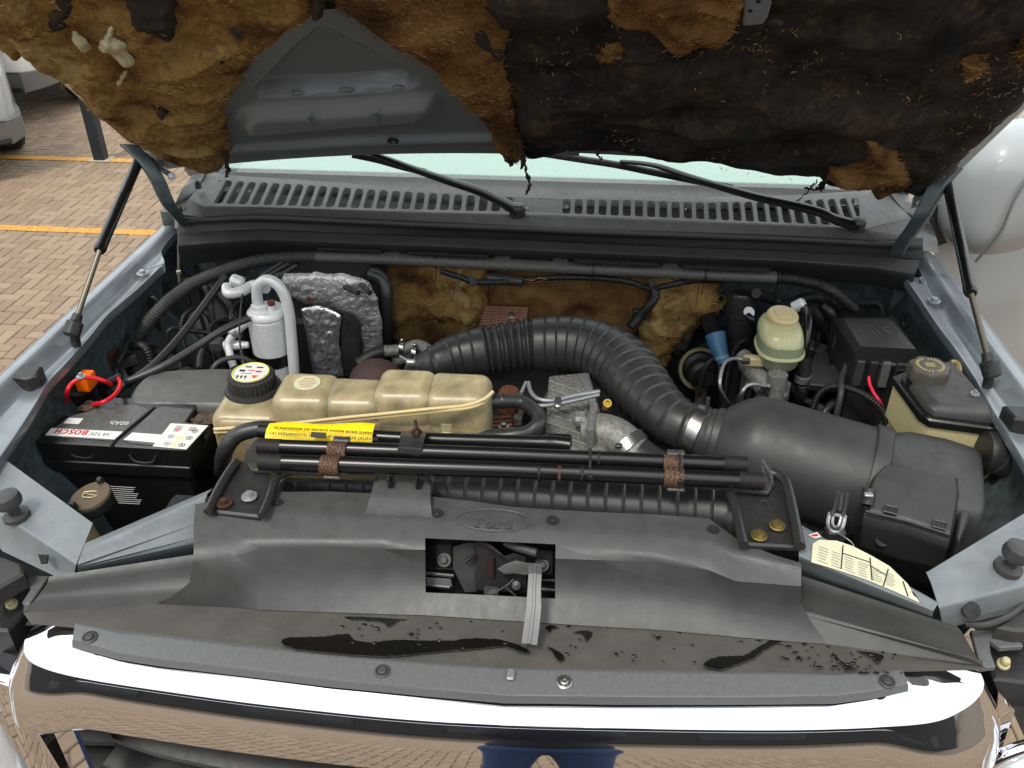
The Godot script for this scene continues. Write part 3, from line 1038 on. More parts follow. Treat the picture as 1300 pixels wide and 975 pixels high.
		mb2.lathe(frame(bc - Vector3(0, 0.012, 0), Vector3(0, 1, 0.25)), [Vector2(0.009, 0), Vector2(0.009, 0.004), Vector2(0.006, 0.005), Vector2(0.007, 0.012), Vector2(0.005, 0.016), Vector2(0.001, 0.017)], 14)
		obj("adjuster_screw", mb2, M.cream, br)
	# body seam cable at the right corner
	var cb := MB.new()
	cb.tube(spl([V(.68,1.345,-.354), V(.703,1.35,-.35), V(.74,1.35,-.368), V(.773,1.35,-.394), V(.819,1.35,-.425)], 6), 0.0045, 8)
	obj("release_cable", cb, M.black_dusty, t)

func cover(t: Node3D) -> void:
	# moulded plastic cover over the radiator: rows from the back edge to the trough in front
	var rows: Array = [[V(-.433,1.452,-.392), V(-.379,1.452,-.415), V(-.348,1.452,-.428), V(-.242,1.452,-.438), V(-.164,1.452,-.439), V(-.099,1.452,-.44), V(-.027,1.452,-.434), V(.032,1.452,-.426), V(.096,1.452,-.425), V(.159,1.452,-.425), V(.238,1.452,-.427), V(.317,1.452,-.425), V(.351,1.452,-.385), V(.396,1.452,-.357), V(.432,1.452,-.343)],
		[V(-.42,1.455,-.355), V(-.364,1.455,-.373), V(-.331,1.455,-.379), V(-.227,1.455,-.383), V(-.152,1.455,-.383), V(-.089,1.455,-.383), V(-.021,1.455,-.382), V(.036,1.455,-.38), V(.097,1.455,-.379), V(.159,1.455,-.38), V(.236,1.455,-.381), V(.312,1.455,-.372), V(.347,1.455,-.355), V(.393,1.455,-.342), V(.43,1.455,-.332)],
		[V(-.406,1.447,-.315), V(-.351,1.447,-.333), V(-.318,1.447,-.336), V(-.218,1.447,-.344), V(-.146,1.447,-.35), V(-.085,1.447,-.354), V(-.018,1.447,-.355), V(.038,1.447,-.356), V(.099,1.447,-.357), V(.159,1.447,-.356), V(.235,1.447,-.354), V(.31,1.447,-.348), V(.347,1.447,-.342), V(.393,1.447,-.335), V(.431,1.447,-.33)],
		[V(-.398,1.438,-.291), V(-.343,1.438,-.305), V(-.315,1.438,-.322), V(-.216,1.438,-.332), V(-.144,1.438,-.336), V(-.083,1.438,-.34), V(-.016,1.438,-.339), V(.039,1.438,-.339), V(.1,1.438,-.338), V(.16,1.438,-.34), V(.235,1.438,-.342), V(.31,1.438,-.333), V(.344,1.438,-.315), V(.391,1.438,-.314), V(.429,1.438,-.313)],
		[V(-.41,1.4,-.286), V(-.346,1.4,-.296), V(-.318,1.4,-.314), V(-.219,1.4,-.33), V(-.147,1.4,-.34), V(-.086,1.4,-.348), V(-.018,1.4,-.347), V(.039,1.4,-.346), V(.1,1.4,-.345), V(.162,1.4,-.345), V(.239,1.4,-.344), V(.315,1.4,-.339), V(.351,1.4,-.324), V(.398,1.4,-.322), V(.437,1.4,-.321)],
		[V(-.439,1.372,-.285), V(-.35,1.372,-.294), V(-.318,1.372,-.302), V(-.218,1.372,-.312), V(-.145,1.372,-.318), V(-.083,1.372,-.323), V(-.016,1.372,-.325), V(.041,1.372,-.326), V(.102,1.372,-.327), V(.163,1.372,-.329), V(.24,1.372,-.331), V(.317,1.372,-.327), V(.354,1.372,-.319), V(.401,1.372,-.316), V(.454,1.372,-.313)],
		[V(-.467,1.353,-.287), V(-.352,1.353,-.29), V(-.316,1.353,-.288), V(-.215,1.353,-.292), V(-.142,1.353,-.295), V(-.08,1.353,-.298), V(-.013,1.353,-.298), V(.043,1.353,-.298), V(.104,1.353,-.298), V(.164,1.353,-.298), V(.24,1.353,-.299), V(.316,1.353,-.297), V(.353,1.353,-.295), V(.401,1.353,-.294), V(.475,1.353,-.293)]]
	var mb := MB.new()
	mb.surf(soften(rows.slice(0, 3), 0.006))
	# the opening for the latch is left out of the middle rows
	mb.surf(rows.slice(2, 6), Rect2i(5, 0, 3, 3))
	mb.surf(rows.slice(5, 7))
	var c := obj("radiator_cover", mb, M.cover, t, 65)
	# side wings sloping out to the fender brackets
	for s in [-1.0, 1.0]:
		var right: bool = s > 0
		var w: Array
		if right: w = [[V(.425,1.425,-.352), V(.425,1.425,-.352), V(.426,1.425,-.352), V(.426,1.425,-.352), V(.621,1.425,-.271)],
		[V(.425,1.418,-.345), V(.425,1.418,-.345), V(.426,1.418,-.345), V(.426,1.418,-.345), V(.628,1.418,-.268)],
		[V(.428,1.4,-.345), V(.428,1.4,-.345), V(.429,1.4,-.345), V(.429,1.4,-.345), V(.64,1.4,-.265)],
		[V(.436,1.375,-.335), V(.437,1.375,-.335), V(.437,1.375,-.334), V(.438,1.375,-.334), V(.657,1.375,-.266)],
		[V(.461,1.35,-.295), V(.461,1.35,-.295), V(.462,1.35,-.295), V(.462,1.35,-.295), V(.675,1.35,-.275)]]
		else: w = [[V(-.612,1.4,-.281), V(-.612,1.4,-.281), V(-.612,1.4,-.281), V(-.611,1.4,-.281), V(-.413,1.4,-.346)],
		[V(-.612,1.395,-.273), V(-.612,1.395,-.274), V(-.611,1.395,-.274), V(-.611,1.395,-.274), V(-.412,1.395,-.34)],
		[V(-.625,1.378,-.271), V(-.624,1.378,-.271), V(-.624,1.378,-.271), V(-.623,1.378,-.271), V(-.412,1.378,-.327)],
		[V(-.637,1.364,-.264), V(-.636,1.364,-.264), V(-.636,1.364,-.264), V(-.635,1.364,-.264), V(-.421,1.364,-.305)],
		[V(-.65,1.351,-.255), V(-.65,1.351,-.256), V(-.649,1.351,-.256), V(-.649,1.351,-.256), V(-.468,1.351,-.289)]]
		mb = MB.new()
		mb.surf(soften(w, 0.008))
		obj("cover_wing", mb, M.cover, c, 60)
	# trough in front, brown with dirt, and the clamped lip over the chrome
	mb = MB.new()
	mb.surf([[V(-.658,1.349,-.269), V(-.551,1.349,-.29), V(-.474,1.349,-.303), V(-.357,1.349,-.302), V(-.219,1.349,-.306), V(-.083,1.349,-.312), V(.03,1.349,-.312), V(.103,1.349,-.312), V(.186,1.349,-.312), V(.263,1.349,-.313), V(.35,1.349,-.309), V(.425,1.349,-.308), V(.489,1.349,-.307), V(.541,1.349,-.305), V(.581,1.349,-.296), V(.679,1.349,-.286)],
		[V(-.65,1.351,-.255), V(-.543,1.351,-.274), V(-.468,1.351,-.289), V(-.353,1.351,-.292), V(-.215,1.351,-.294), V(-.08,1.351,-.3), V(.032,1.351,-.3), V(.104,1.351,-.299), V(.186,1.351,-.3), V(.262,1.351,-.3), V(.348,1.351,-.298), V(.423,1.351,-.295), V(.486,1.351,-.294), V(.537,1.351,-.29), V(.576,1.351,-.281), V(.674,1.351,-.274)],
		[V(-.631,1.347,-.24), V(-.534,1.347,-.254), V(-.456,1.347,-.259), V(-.341,1.347,-.257), V(-.206,1.347,-.255), V(-.073,1.347,-.253), V(.036,1.347,-.251), V(.106,1.347,-.255), V(.186,1.347,-.259), V(.26,1.347,-.263), V(.345,1.347,-.266), V(.419,1.347,-.269), V(.481,1.347,-.27), V(.533,1.347,-.27), V(.574,1.347,-.27), V(.68,1.347,-.275)],
		[V(-.61,1.345,-.247), V(-.527,1.345,-.239), V(-.447,1.345,-.237), V(-.332,1.345,-.23), V(-.198,1.345,-.223), V(-.067,1.345,-.22), V(.039,1.345,-.22), V(.107,1.345,-.224), V(.186,1.345,-.229), V(.259,1.345,-.234), V(.342,1.345,-.239), V(.415,1.345,-.245), V(.477,1.345,-.247), V(.529,1.345,-.253), V(.572,1.345,-.261), V(.682,1.345,-.274)]])
	obj("trough", mb, M.cover_dirt, c, 60)
	mb = MB.new()
	mb.surf(soften([[V(-.572,1.346,-.251), V(-.505,1.346,-.241), V(-.447,1.346,-.239), V(-.332,1.346,-.232), V(-.198,1.346,-.225), V(-.068,1.346,-.222), V(.039,1.346,-.222), V(.107,1.346,-.226), V(.186,1.346,-.231), V(.259,1.346,-.236), V(.342,1.346,-.241), V(.415,1.346,-.247), V(.477,1.346,-.249), V(.53,1.346,-.257), V(.565,1.346,-.266)],
		[V(-.569,1.349,-.244), V(-.501,1.349,-.233), V(-.443,1.349,-.231), V(-.329,1.349,-.224), V(-.196,1.349,-.218), V(-.066,1.349,-.216), V(.039,1.349,-.216), V(.107,1.349,-.22), V(.185,1.349,-.224), V(.258,1.349,-.229), V(.341,1.349,-.235), V(.413,1.349,-.24), V(.475,1.349,-.244), V(.528,1.349,-.252), V(.567,1.349,-.261)],
		[V(-.559,1.347,-.218), V(-.486,1.347,-.202), V(-.429,1.347,-.196), V(-.317,1.347,-.19), V(-.187,1.347,-.182), V(-.06,1.347,-.178), V(.043,1.347,-.176), V(.109,1.347,-.181), V(.185,1.347,-.186), V(.256,1.347,-.192), V(.337,1.347,-.199), V(.408,1.347,-.206), V(.469,1.347,-.212), V(.522,1.347,-.225), V(.568,1.347,-.24)],
		[V(-.561,1.343,-.218), V(-.488,1.343,-.203), V(-.43,1.343,-.197), V(-.318,1.343,-.191), V(-.187,1.343,-.183), V(-.06,1.343,-.179), V(.043,1.343,-.177), V(.109,1.343,-.181), V(.185,1.343,-.187), V(.256,1.343,-.192), V(.337,1.343,-.199), V(.409,1.343,-.206), V(.47,1.343,-.213), V(.523,1.343,-.225), V(.57,1.343,-.241)],
		[V(-.564,1.33,-.218), V(-.491,1.33,-.203), V(-.433,1.33,-.197), V(-.32,1.33,-.191), V(-.189,1.33,-.183), V(-.061,1.33,-.179), V(.043,1.33,-.177), V(.109,1.33,-.182), V(.186,1.33,-.187), V(.258,1.33,-.193), V(.339,1.33,-.2), V(.411,1.33,-.207), V(.472,1.33,-.213), V(.526,1.33,-.226), V(.573,1.33,-.241)]], 0.002))
	var lip := obj("cover_lip", mb, M.lip, c, 60)
	for q in [V(-.536,1.348,-.222), V(-.121,1.348,-.199), V(.12,1.348,-.202), V(.541,1.348,-.239)]:
		mb = MB.new()
		mb.lathe(frame(q, Vector3(0, 1, 0.1)), [Vector2(0.0105, 0), Vector2(0.0105, 0.002), Vector2(0.0085, 0.003), Vector2(0.0075, 0.0015), Vector2(0.006, 0.0015), Vector2(0.0055, 0.004), Vector2(0.003, 0.005), Vector2(0.0005, 0.0045)], 20)
		obj("push_pin", mb, M.steel if q.x > 0.05 and q.x < 0.3 else M.black_dusty, lip, 30)
	mb = MB.new()
	mb.bx(V(.049,1.352,-.206), Vector3(0.010, 0.006, 0.018), 0.002)
	obj("clip", mb, M.alu, lip)
	# scuffed front drips and puddles of water lying in the trough
	var rg := RandomNumberGenerator.new()
	rg.seed = 9
	for q in [[V(-.27,1.3515,-.234), V(-.26,1.3515,-.244), V(-.215,1.3515,-.249), V(-.183,1.3515,-.257), V(-.17,1.3515,-.247), V(-.147,1.3515,-.245), V(-.116,1.3515,-.252), V(-.084,1.3515,-.254), V(-.04,1.3515,-.257), V(-.009,1.3515,-.264), V(.024,1.3515,-.265), V(.046,1.3515,-.26), V(.066,1.3515,-.253), V(.072,1.3515,-.244), V(.058,1.3515,-.245), V(.036,1.3515,-.252), V(-.006,1.3515,-.244), V(-.048,1.3515,-.237), V(-.121,1.3515,-.222), V(-.196,1.3515,-.221), V(-.246,1.3515,-.224)], [V(-.191,1.3515,-.288), V(-.146,1.3515,-.289), V(-.103,1.3515,-.29), V(-.117,1.3515,-.284), V(-.128,1.3515,-.273), V(-.138,1.3515,-.281), V(-.161,1.3515,-.282), V(-.181,1.3515,-.282)], [V(.304,1.3515,-.246), V(.317,1.3515,-.257), V(.339,1.3515,-.263), V(.36,1.3515,-.266), V(.387,1.3515,-.286), V(.399,1.3515,-.296), V(.417,1.3515,-.296), V(.393,1.3515,-.279), V(.37,1.3515,-.26), V(.342,1.3515,-.246), V(.326,1.3515,-.238), V(.31,1.3515,-.24)], [V(.094,1.3515,-.257), V(.107,1.3515,-.253), V(.118,1.3515,-.244), V(.116,1.3515,-.235), V(.11,1.3515,-.236), V(.103,1.3515,-.248)], [V(.09,1.3515,-.292), V(.1,1.3515,-.297), V(.111,1.3515,-.292), V(.101,1.3515,-.289), V(.096,1.3515,-.282)], [V(.479,1.3515,-.281), V(.483,1.3515,-.273), V(.494,1.3515,-.262), V(.507,1.3515,-.254), V(.497,1.3515,-.253), V(.487,1.3515,-.26)], [V(.513,1.3515,-.286), V(.536,1.3515,-.285), V(.547,1.3515,-.281), V(.54,1.3515,-.27), V(.531,1.3515,-.274)], [V(.129,1.3515,-.285), V(.145,1.3515,-.291), V(.156,1.3515,-.288), V(.148,1.3515,-.271), V(.143,1.3515,-.282)], [V(.242,1.3515,-.288), V(.251,1.3515,-.29), V(.246,1.3515,-.281)]]:
		var ring := even(spl(q, 4, true), 0.004)
		for i in ring.size(): ring[i] += Vector3(rg.randf_range(-1, 1), 0, rg.randf_range(-1, 1)) * 0.0008
		mb = MB.new()
		mb.prism(ring, Vector3(0, -0.0012, 0), 0.0006)
		obj("water_patch", mb, M.wet, c)
	var drops := MB.new()
	for k in 110:
		var f := rg.randf()
		var p := (V(-.207,1.3515,-.261)).lerp(V(.576,1.3515,-.279), f) + Vector3(0, 0, rg.randf_range(-0.03, 0.028))
		if rg.randf() < 0.5: p = (V(.421,1.3515,-.284)).lerp(V(.564,1.3515,-.274), rg.randf()) + Vector3(0, 0, rg.randf_range(-0.01, 0.03))
		var r := rg.randf_range(0.0009, 0.0030)
		drops.ball(p, Vector3(r * rg.randf_range(0.8, 1.8), 0.0009, r), 8)
	tag(obj("water_drops", drops, M.wet, c), "", "", "", "stuff")
	# raised oval with worn script, screw wells, post over the latch, broken back rim
	mb = MB.new()
	var ov := []
	var oc: Vector3 = V(.009,1.4565,-.39)
	for k in 37:
		var a := TAU * k / 36
		ov.push_back(oc + Vector3(cos(a) * 0.054, sin(a) * -0.0 + sin(a) * 0.001, -sin(a) * 0.022))
	mb.tube(ov, 0.0006, 5, false)
	obj("oval_emblem", mb, M.cover, c)
	letters("Ford", 0.018, Transform3D(Basis(Vector3.RIGHT, -PI / 2), oc + Vector3(0.0, -0.0007, 0.008)) , M.cover, c, "emblem_script", false, 0.0012, "Droid Serif")
	for q in [V(-.313,1.455,-.403), V(-.074,1.4565,-.398), V(.093,1.4565,-.397), V(.32,1.455,-.398)]:
		mb = MB.new()
		mb.lathe(frame(q, Vector3.UP), [Vector2(0.009, -0.001), Vector2(0.0085, 0.0015), Vector2(0.006, 0.0012), Vector2(0.003, 0.0)], 14)
		mb.bx(q + Vector3(0, 0.001, 0), Vector3(0.004, 0.002, 0.007), 0.0005)
		obj("screw_well", mb, M.black, c)
	mb = MB.new()
	mb.surf(soften([[V(-.192,1.43,-.509), V(-.18,1.43,-.518), V(-.117,1.43,-.519), V(-.106,1.43,-.512)], [V(-.177,1.466,-.445), V(-.165,1.466,-.452), V(-.104,1.466,-.453), V(-.092,1.466,-.447)], [V(-.175,1.467,-.418), V(-.159,1.467,-.421), V(-.101,1.467,-.421), V(-.087,1.467,-.417)], [V(-.178,1.4565,-.398), V(-.158,1.4565,-.396), V(-.098,1.4565,-.398), V(-.082,1.4565,-.396)], [V(-.18,1.454,-.389), V(-.157,1.454,-.387), V(-.097,1.454,-.389), V(-.078,1.454,-.387)]], 0.008))
	var sd := obj("raised_saddle", mb, M.cover, c, 50)
	for q in [[V(-.155,1.469,-.464), V(-.149,1.471,-.434)], [V(-.111,1.469,-.462), V(-.108,1.471,-.435)]]:
		mb = MB.new()
		mb.tube([q[0], q[0].lerp(q[1], 0.5) + Vector3(0, 0.002, 0), q[1]], [0.003, 0.006, 0.004], 10)
		obj("pressed_lug", mb, M.black_gloss, sd, 60)
	mb = MB.new()
	mb.surf(soften([[V(-.332,1.448,-.482), V(-.254,1.448,-.484), V(-.184,1.448,-.488)], [V(-.325,1.458,-.458), V(-.247,1.458,-.46), V(-.178,1.458,-.464)], [V(-.318,1.45,-.457), V(-.248,1.45,-.461), V(-.18,1.45,-.463)]], 0.003))
	mb.surf(soften([[V(-.334,1.448,-.433), V(-.335,1.448,-.462), V(-.332,1.448,-.482)], [V(-.318,1.458,-.413), V(-.321,1.458,-.446), V(-.317,1.458,-.458)], [V(-.314,1.45,-.42), V(-.318,1.45,-.451), V(-.314,1.45,-.461)]], 0.003))
	obj("back_rim", mb, M.black, c, 50)
	# latch opening: dark well behind the plastic
	mb = MB.new()
	mb.surf([[V(-.096,1.445,-.367), V(.106,1.445,-.368)], [V(-.103,1.4,-.393), V(.106,1.4,-.397)], [V(-.102,1.33,-.366), V(.109,1.33,-.376)], [V(-.095,1.34,-.326), V(.11,1.34,-.334)]])
	obj("latch_well", mb, M.dark, c)
	# painted radiator support showing beside the cover, label on the right side
	for s in [-1.0, 1.0]:
		var right: bool = s > 0
		mb = MB.new()
		if right: mb.surf(soften([[V(.458,1.41,-.475), V(.458,1.41,-.475), V(.459,1.41,-.475), V(.459,1.41,-.475), V(.625,1.41,-.32)],
		[V(.441,1.452,-.419), V(.441,1.452,-.418), V(.442,1.452,-.418), V(.442,1.452,-.418), V(.595,1.452,-.284)],
		[V(.432,1.452,-.356), V(.432,1.452,-.356), V(.432,1.452,-.356), V(.433,1.452,-.356), V(.583,1.452,-.268)],
		[V(.437,1.425,-.36), V(.437,1.425,-.36), V(.438,1.425,-.36), V(.438,1.425,-.36), V(.594,1.425,-.285)],
		[V(.453,1.36,-.387), V(.453,1.36,-.387), V(.454,1.36,-.387), V(.454,1.36,-.387), V(.618,1.36,-.324)]], 0.007))
		else: mb.surf(soften([[V(-.595,1.4,-.351), V(-.594,1.4,-.351), V(-.594,1.4,-.351), V(-.594,1.4,-.352), V(-.454,1.4,-.492)],
		[V(-.571,1.425,-.309), V(-.571,1.425,-.309), V(-.571,1.425,-.309), V(-.571,1.425,-.31), V(-.442,1.425,-.447)],
		[V(-.568,1.42,-.286), V(-.568,1.42,-.286), V(-.567,1.42,-.286), V(-.567,1.42,-.286), V(-.435,1.42,-.403)],
		[V(-.582,1.395,-.301), V(-.582,1.395,-.301), V(-.582,1.395,-.301), V(-.582,1.395,-.301), V(-.433,1.395,-.37)],
		[V(-.607,1.33,-.32), V(-.607,1.33,-.32), V(-.607,1.33,-.32), V(-.607,1.33,-.32), V(-.454,1.33,-.39)]], 0.01))
		var sp := obj("radiator_support", mb, M.paint_dull, t, 60)
		if right:
			mb = MB.new()
			mb.prism([V(.455,1.4535,-.382), V(.466,1.4535,-.391), V(.49,1.4535,-.391), V(.509,1.4535,-.382), V(.532,1.4535,-.363), V(.55,1.4535,-.345), V(.564,1.4535,-.315), V(.57,1.4535,-.281), V(.547,1.4535,-.297), V(.512,1.4535,-.318), V(.475,1.4535,-.334), V(.446,1.4535,-.345)], Vector3(0, -0.001, 0), 0.0003)
			var lb := obj("specification_label", mb, M.paper_old, sp)
			for q in [[V(.496,1.4542,-.381), V(.483,1.4542,-.334)], [V(.527,1.4542,-.359), V(.519,1.4542,-.316)], [V(.546,1.4542,-.339), V(.531,1.4542,-.306)], [V(.559,1.4542,-.317), V(.558,1.4542,-.29)], [V(.492,1.4542,-.365), V(.525,1.4542,-.35)], [V(.524,1.4542,-.343), V(.54,1.4542,-.327)]]:
				mb = MB.new()
				mb.tube(q, 0.0008, 4)
				obj("ruled_line", mb, M.ink, lb)
			mb = MB.new()
			mb.prism([V(.565,1.4538,-.301), V(.568,1.4538,-.298), V(.57,1.4538,-.289), V(.566,1.4538,-.292)], Vector3(0, -0.001, 0), 0.0001)
			obj("printed_mark", mb, M.ink, lb)
			var tl: Array = [V(.46,1.4541,-.378), V(.453,1.4541,-.35), V(.553,1.4541,-.325), V(.549,1.4541,-.305)]
			var dir: Vector3 = (tl[2] - tl[0] as Vector3).normalized()
			mb = MB.new()
			for k in 36:
				var r := floori(k / 6.0)
				var f := (k % 6) / 5.0
				var a: Vector3 = tl[0].lerp(tl[1], f).lerp(tl[2].lerp(tl[3], f), r / 6.0)
				mb.tube([a + dir * 0.003, a + dir * rg.randf_range(0.012, 0.017)], 0.0005, 4)
			obj("printed_text", mb, M.ink_grey, lb)
			mb = MB.new()
			mb.prism([V(.453,1.4535,-.4), V(.466,1.4535,-.407), V(.47,1.4535,-.398), V(.461,1.4535,-.394)], Vector3(0, -0.001, 0), 0.0003)
			var w := obj("warning_label", mb, M.paper, sp)
			mb = MB.new()
			mb.prism([V(.455,1.454,-.399), V(.465,1.454,-.403), V(.467,1.454,-.399), V(.46,1.454,-.396)], Vector3(0, -0.001, 0), 0.0001)
			obj("printed_mark", mb, M.ink_red, w)
	latch()

func latch() -> void:
	var o := base("hood_latch", "black steel hood latch with grey release strip in the cover's opening", "latch")
	var mb := MB.new()
	mb.prism([V(-.088,1.436,-.373), V(.099,1.436,-.374), V(.1,1.405,-.388), V(-.092,1.405,-.385)], Vector3(0, -0.01, -0.01), 0.003)
	mb.prism([V(-.092,1.405,-.385), V(.1,1.405,-.388), V(.1,1.33,-.368), V(-.094,1.33,-.364)], Vector3(0, -0.01, -0.01), 0.001)
	obj("mounting_plate", mb, M.black_gloss, o)
	for q in [[V(-.076,1.412,-.382), V(-.052,1.412,-.382), V(-.052,1.372,-.374), V(-.077,1.372,-.373)], [V(.068,1.412,-.383), V(.095,1.412,-.382), V(.096,1.372,-.373), V(.069,1.372,-.374)]]:
		mb = MB.new()
		mb.prism(q, Vector3(0, -0.008, -0.008), 0.002)
		obj("spacer", mb, M.black, o)
	bolt(o, V(-.063,1.389,-.373), 0.006, M.black_dusty, Vector3(0, 0.7, 0.7), 1.8)
	bolt(o, V(.08,1.389,-.375), 0.006, M.black_dusty, Vector3(0, 0.7, 0.7), 1.8)
	mb = MB.new()
	mb.prism([V(-.05,1.412,-.378), V(-.035,1.418,-.379), V(-.017,1.42,-.382), V(-.015,1.345,-.356), V(-.032,1.345,-.354), V(-.04,1.36,-.361), V(-.05,1.378,-.368)], Vector3(0, -0.004, -0.004), 0.001)
	obj("side_plate", mb, M.black_dusty, o)
	mb = MB.new()
	mb.prism([V(-.016,1.428,-.375), V(-.002,1.428,-.371), V(.027,1.412,-.364), V(.039,1.412,-.372), V(.057,1.408,-.371), V(.059,1.352,-.355), V(-.015,1.352,-.352)], Vector3(0, -0.005, -0.005), 0.001)
	obj("latch_plate", mb, M.black, o)
	mb = MB.new()
	mb.prism([V(.004,1.413,-.361), V(.011,1.413,-.362), V(.012,1.38,-.352), V(.004,1.38,-.352)], Vector3(0, -0.003, -0.003), 0.001)
	obj("hook_slot", mb, mat("primer", Color(0.16, 0.06, 0.05), 0.7), o)
	mb = MB.new()
	mb.tube([V(-.012,1.434,-.37), V(.006,1.43,-.363), V(.023,1.424,-.354)], [0.0035, 0.0035, 0.002], 8)
	obj("hook_edge", mb, M.worn_black, o)
	mb = MB.new()
	mb.tube(spl([V(-.031,1.4,-.359), V(-.022,1.405,-.364), V(-.015,1.41,-.363)], 4), 0.003, 6)
	obj("return_spring", mb, M.worn_black, o)
	mb = MB.new()
	mb.prism([V(.016,1.4,-.35), V(.027,1.405,-.356), V(.043,1.412,-.358), V(.058,1.414,-.352), V(.083,1.414,-.351), V(.083,1.41,-.346), V(.059,1.398,-.343), V(.041,1.396,-.347), V(.027,1.394,-.346)], Vector3(0, -0.004, -0.003), 0.001)
	obj("lever", mb, M.black_dusty, o)
	mb = MB.new()
	mb.tube(spl([V(.025,1.425,-.376), V(.042,1.425,-.371), V(.057,1.425,-.366), V(.073,1.425,-.361)], 5), [0.004, 0.0045, 0.005, 0.0055, 0.006, 0.0062, 0.0064, 0.0066, 0.0066, 0.0066, 0.0066, 0.0066, 0.0066, 0.0066, 0.0064, 0.006], 10)
	obj("striker_guide", mb, M.black_dusty, o)
	for q in [[V(.045,1.372,-.348), 0.008], [V(.01,1.362,-.341), 0.010]]:
		mb = MB.new()
		mb.lathe(frame(q[0], Vector3(0, 0.7, 0.7)), [Vector2(q[1], -0.008), Vector2(q[1], 0.002), Vector2(q[1] * 0.8, 0.005), Vector2(0.001, 0.006)], 14)
		obj("pivot", mb, M.black, o)
	mb = MB.new()
	var coil := []
	var c0: Vector3 = V(.001,1.367,-.337)
	var c1: Vector3 = V(.02,1.367,-.336)
	for k in 60: coil.push_back(c0.lerp(c1, k / 59.0) + Vector3(0, sin(k * 0.8), cos(k * 0.8)) * 0.008)
	mb.tube(coil, 0.0013, 5)
	mb.tube([V(.02,1.378,-.329), V(.034,1.384,-.337), V(.041,1.39,-.342)], 0.001, 5)
	mb.tube([V(.029,1.385,-.332), V(.046,1.37,-.329)], 0.001, 5)
	obj("torsion_spring", mb, M.black_dusty, o)
	# radiator fins and rods seen at the lower left and right of the opening
	for q in [[V(-.09,1.365,-.368), V(-.049,1.365,-.366)], [V(-.091,1.35,-.359), V(-.054,1.35,-.357)], [V(.078,1.358,-.378), V(.099,1.358,-.377)], [V(.079,1.345,-.37), V(.1,1.345,-.369)]]:
		mb = MB.new()
		mb.tube(q, 0.003, 8)
		obj("rod", mb, M.steel, o)
	mb = MB.new()
	for k in 22:
		var a: Vector3 = (V(-.089,1.362,-.363)).lerp(V(-.054,1.362,-.363), k / 21.0)
		var b: Vector3 = (V(-.089,1.352,-.358)).lerp(V(-.054,1.352,-.358), k / 21.0)
		mb.tube([a, b + Vector3(0.003, 0, 0)], 0.0008, 4)
	obj("fins", mb, M.alu, o)
	# release strip hanging over the cover
	mb = MB.new()
	var s0: Array = [V(.062,1.418,-.343), V(.064,1.425,-.319), V(.064,1.416,-.303), V(.064,1.4,-.282), V(.062,1.383,-.262), V(.06,1.367,-.247)]
	var s1: Array = [V(.081,1.418,-.343), V(.082,1.425,-.319), V(.082,1.416,-.303), V(.084,1.4,-.282), V(.083,1.383,-.261), V(.081,1.367,-.245)]
	var lo0 := []; var lo1 := []; var m0 := []; var m1 := []
	for i in s0.size():
		lo0.push_back(s0[i] + Vector3(0, -0.006, -0.003)); lo1.push_back(s1[i] + Vector3(0, -0.006, -0.003))
		m0.push_back(s0[i].lerp(s1[i], 0.42) + Vector3(0, 0.0022, 0.001)); m1.push_back(s0[i].lerp(s1[i], 0.58) + Vector3(0, 0.0022, 0.001))
	var a0 := []; var a1 := []
	for i in s0.size():
		a0.push_back(s0[i].lerp(s1[i], 0.38)); a1.push_back(s0[i].lerp(s1[i], 0.62))
	mb.surf([lo1, s1, a1, m1, m0, a0, s0, lo0])
	obj("release_strip", mb, mat("strip_grey", Color(0.40, 0.41, 0.41), 0.45, 0, {"grime": "speck", "scale": 6.0}), o, 30)

func at_x(row: Array, x: float) -> Vector3:
	for i in row.size() - 1:
		if x <= row[i + 1].x or i == row.size() - 2:
			return row[i].lerp(row[i + 1], (x - row[i].x) / (row[i + 1].x - row[i].x))
	return row[-1]

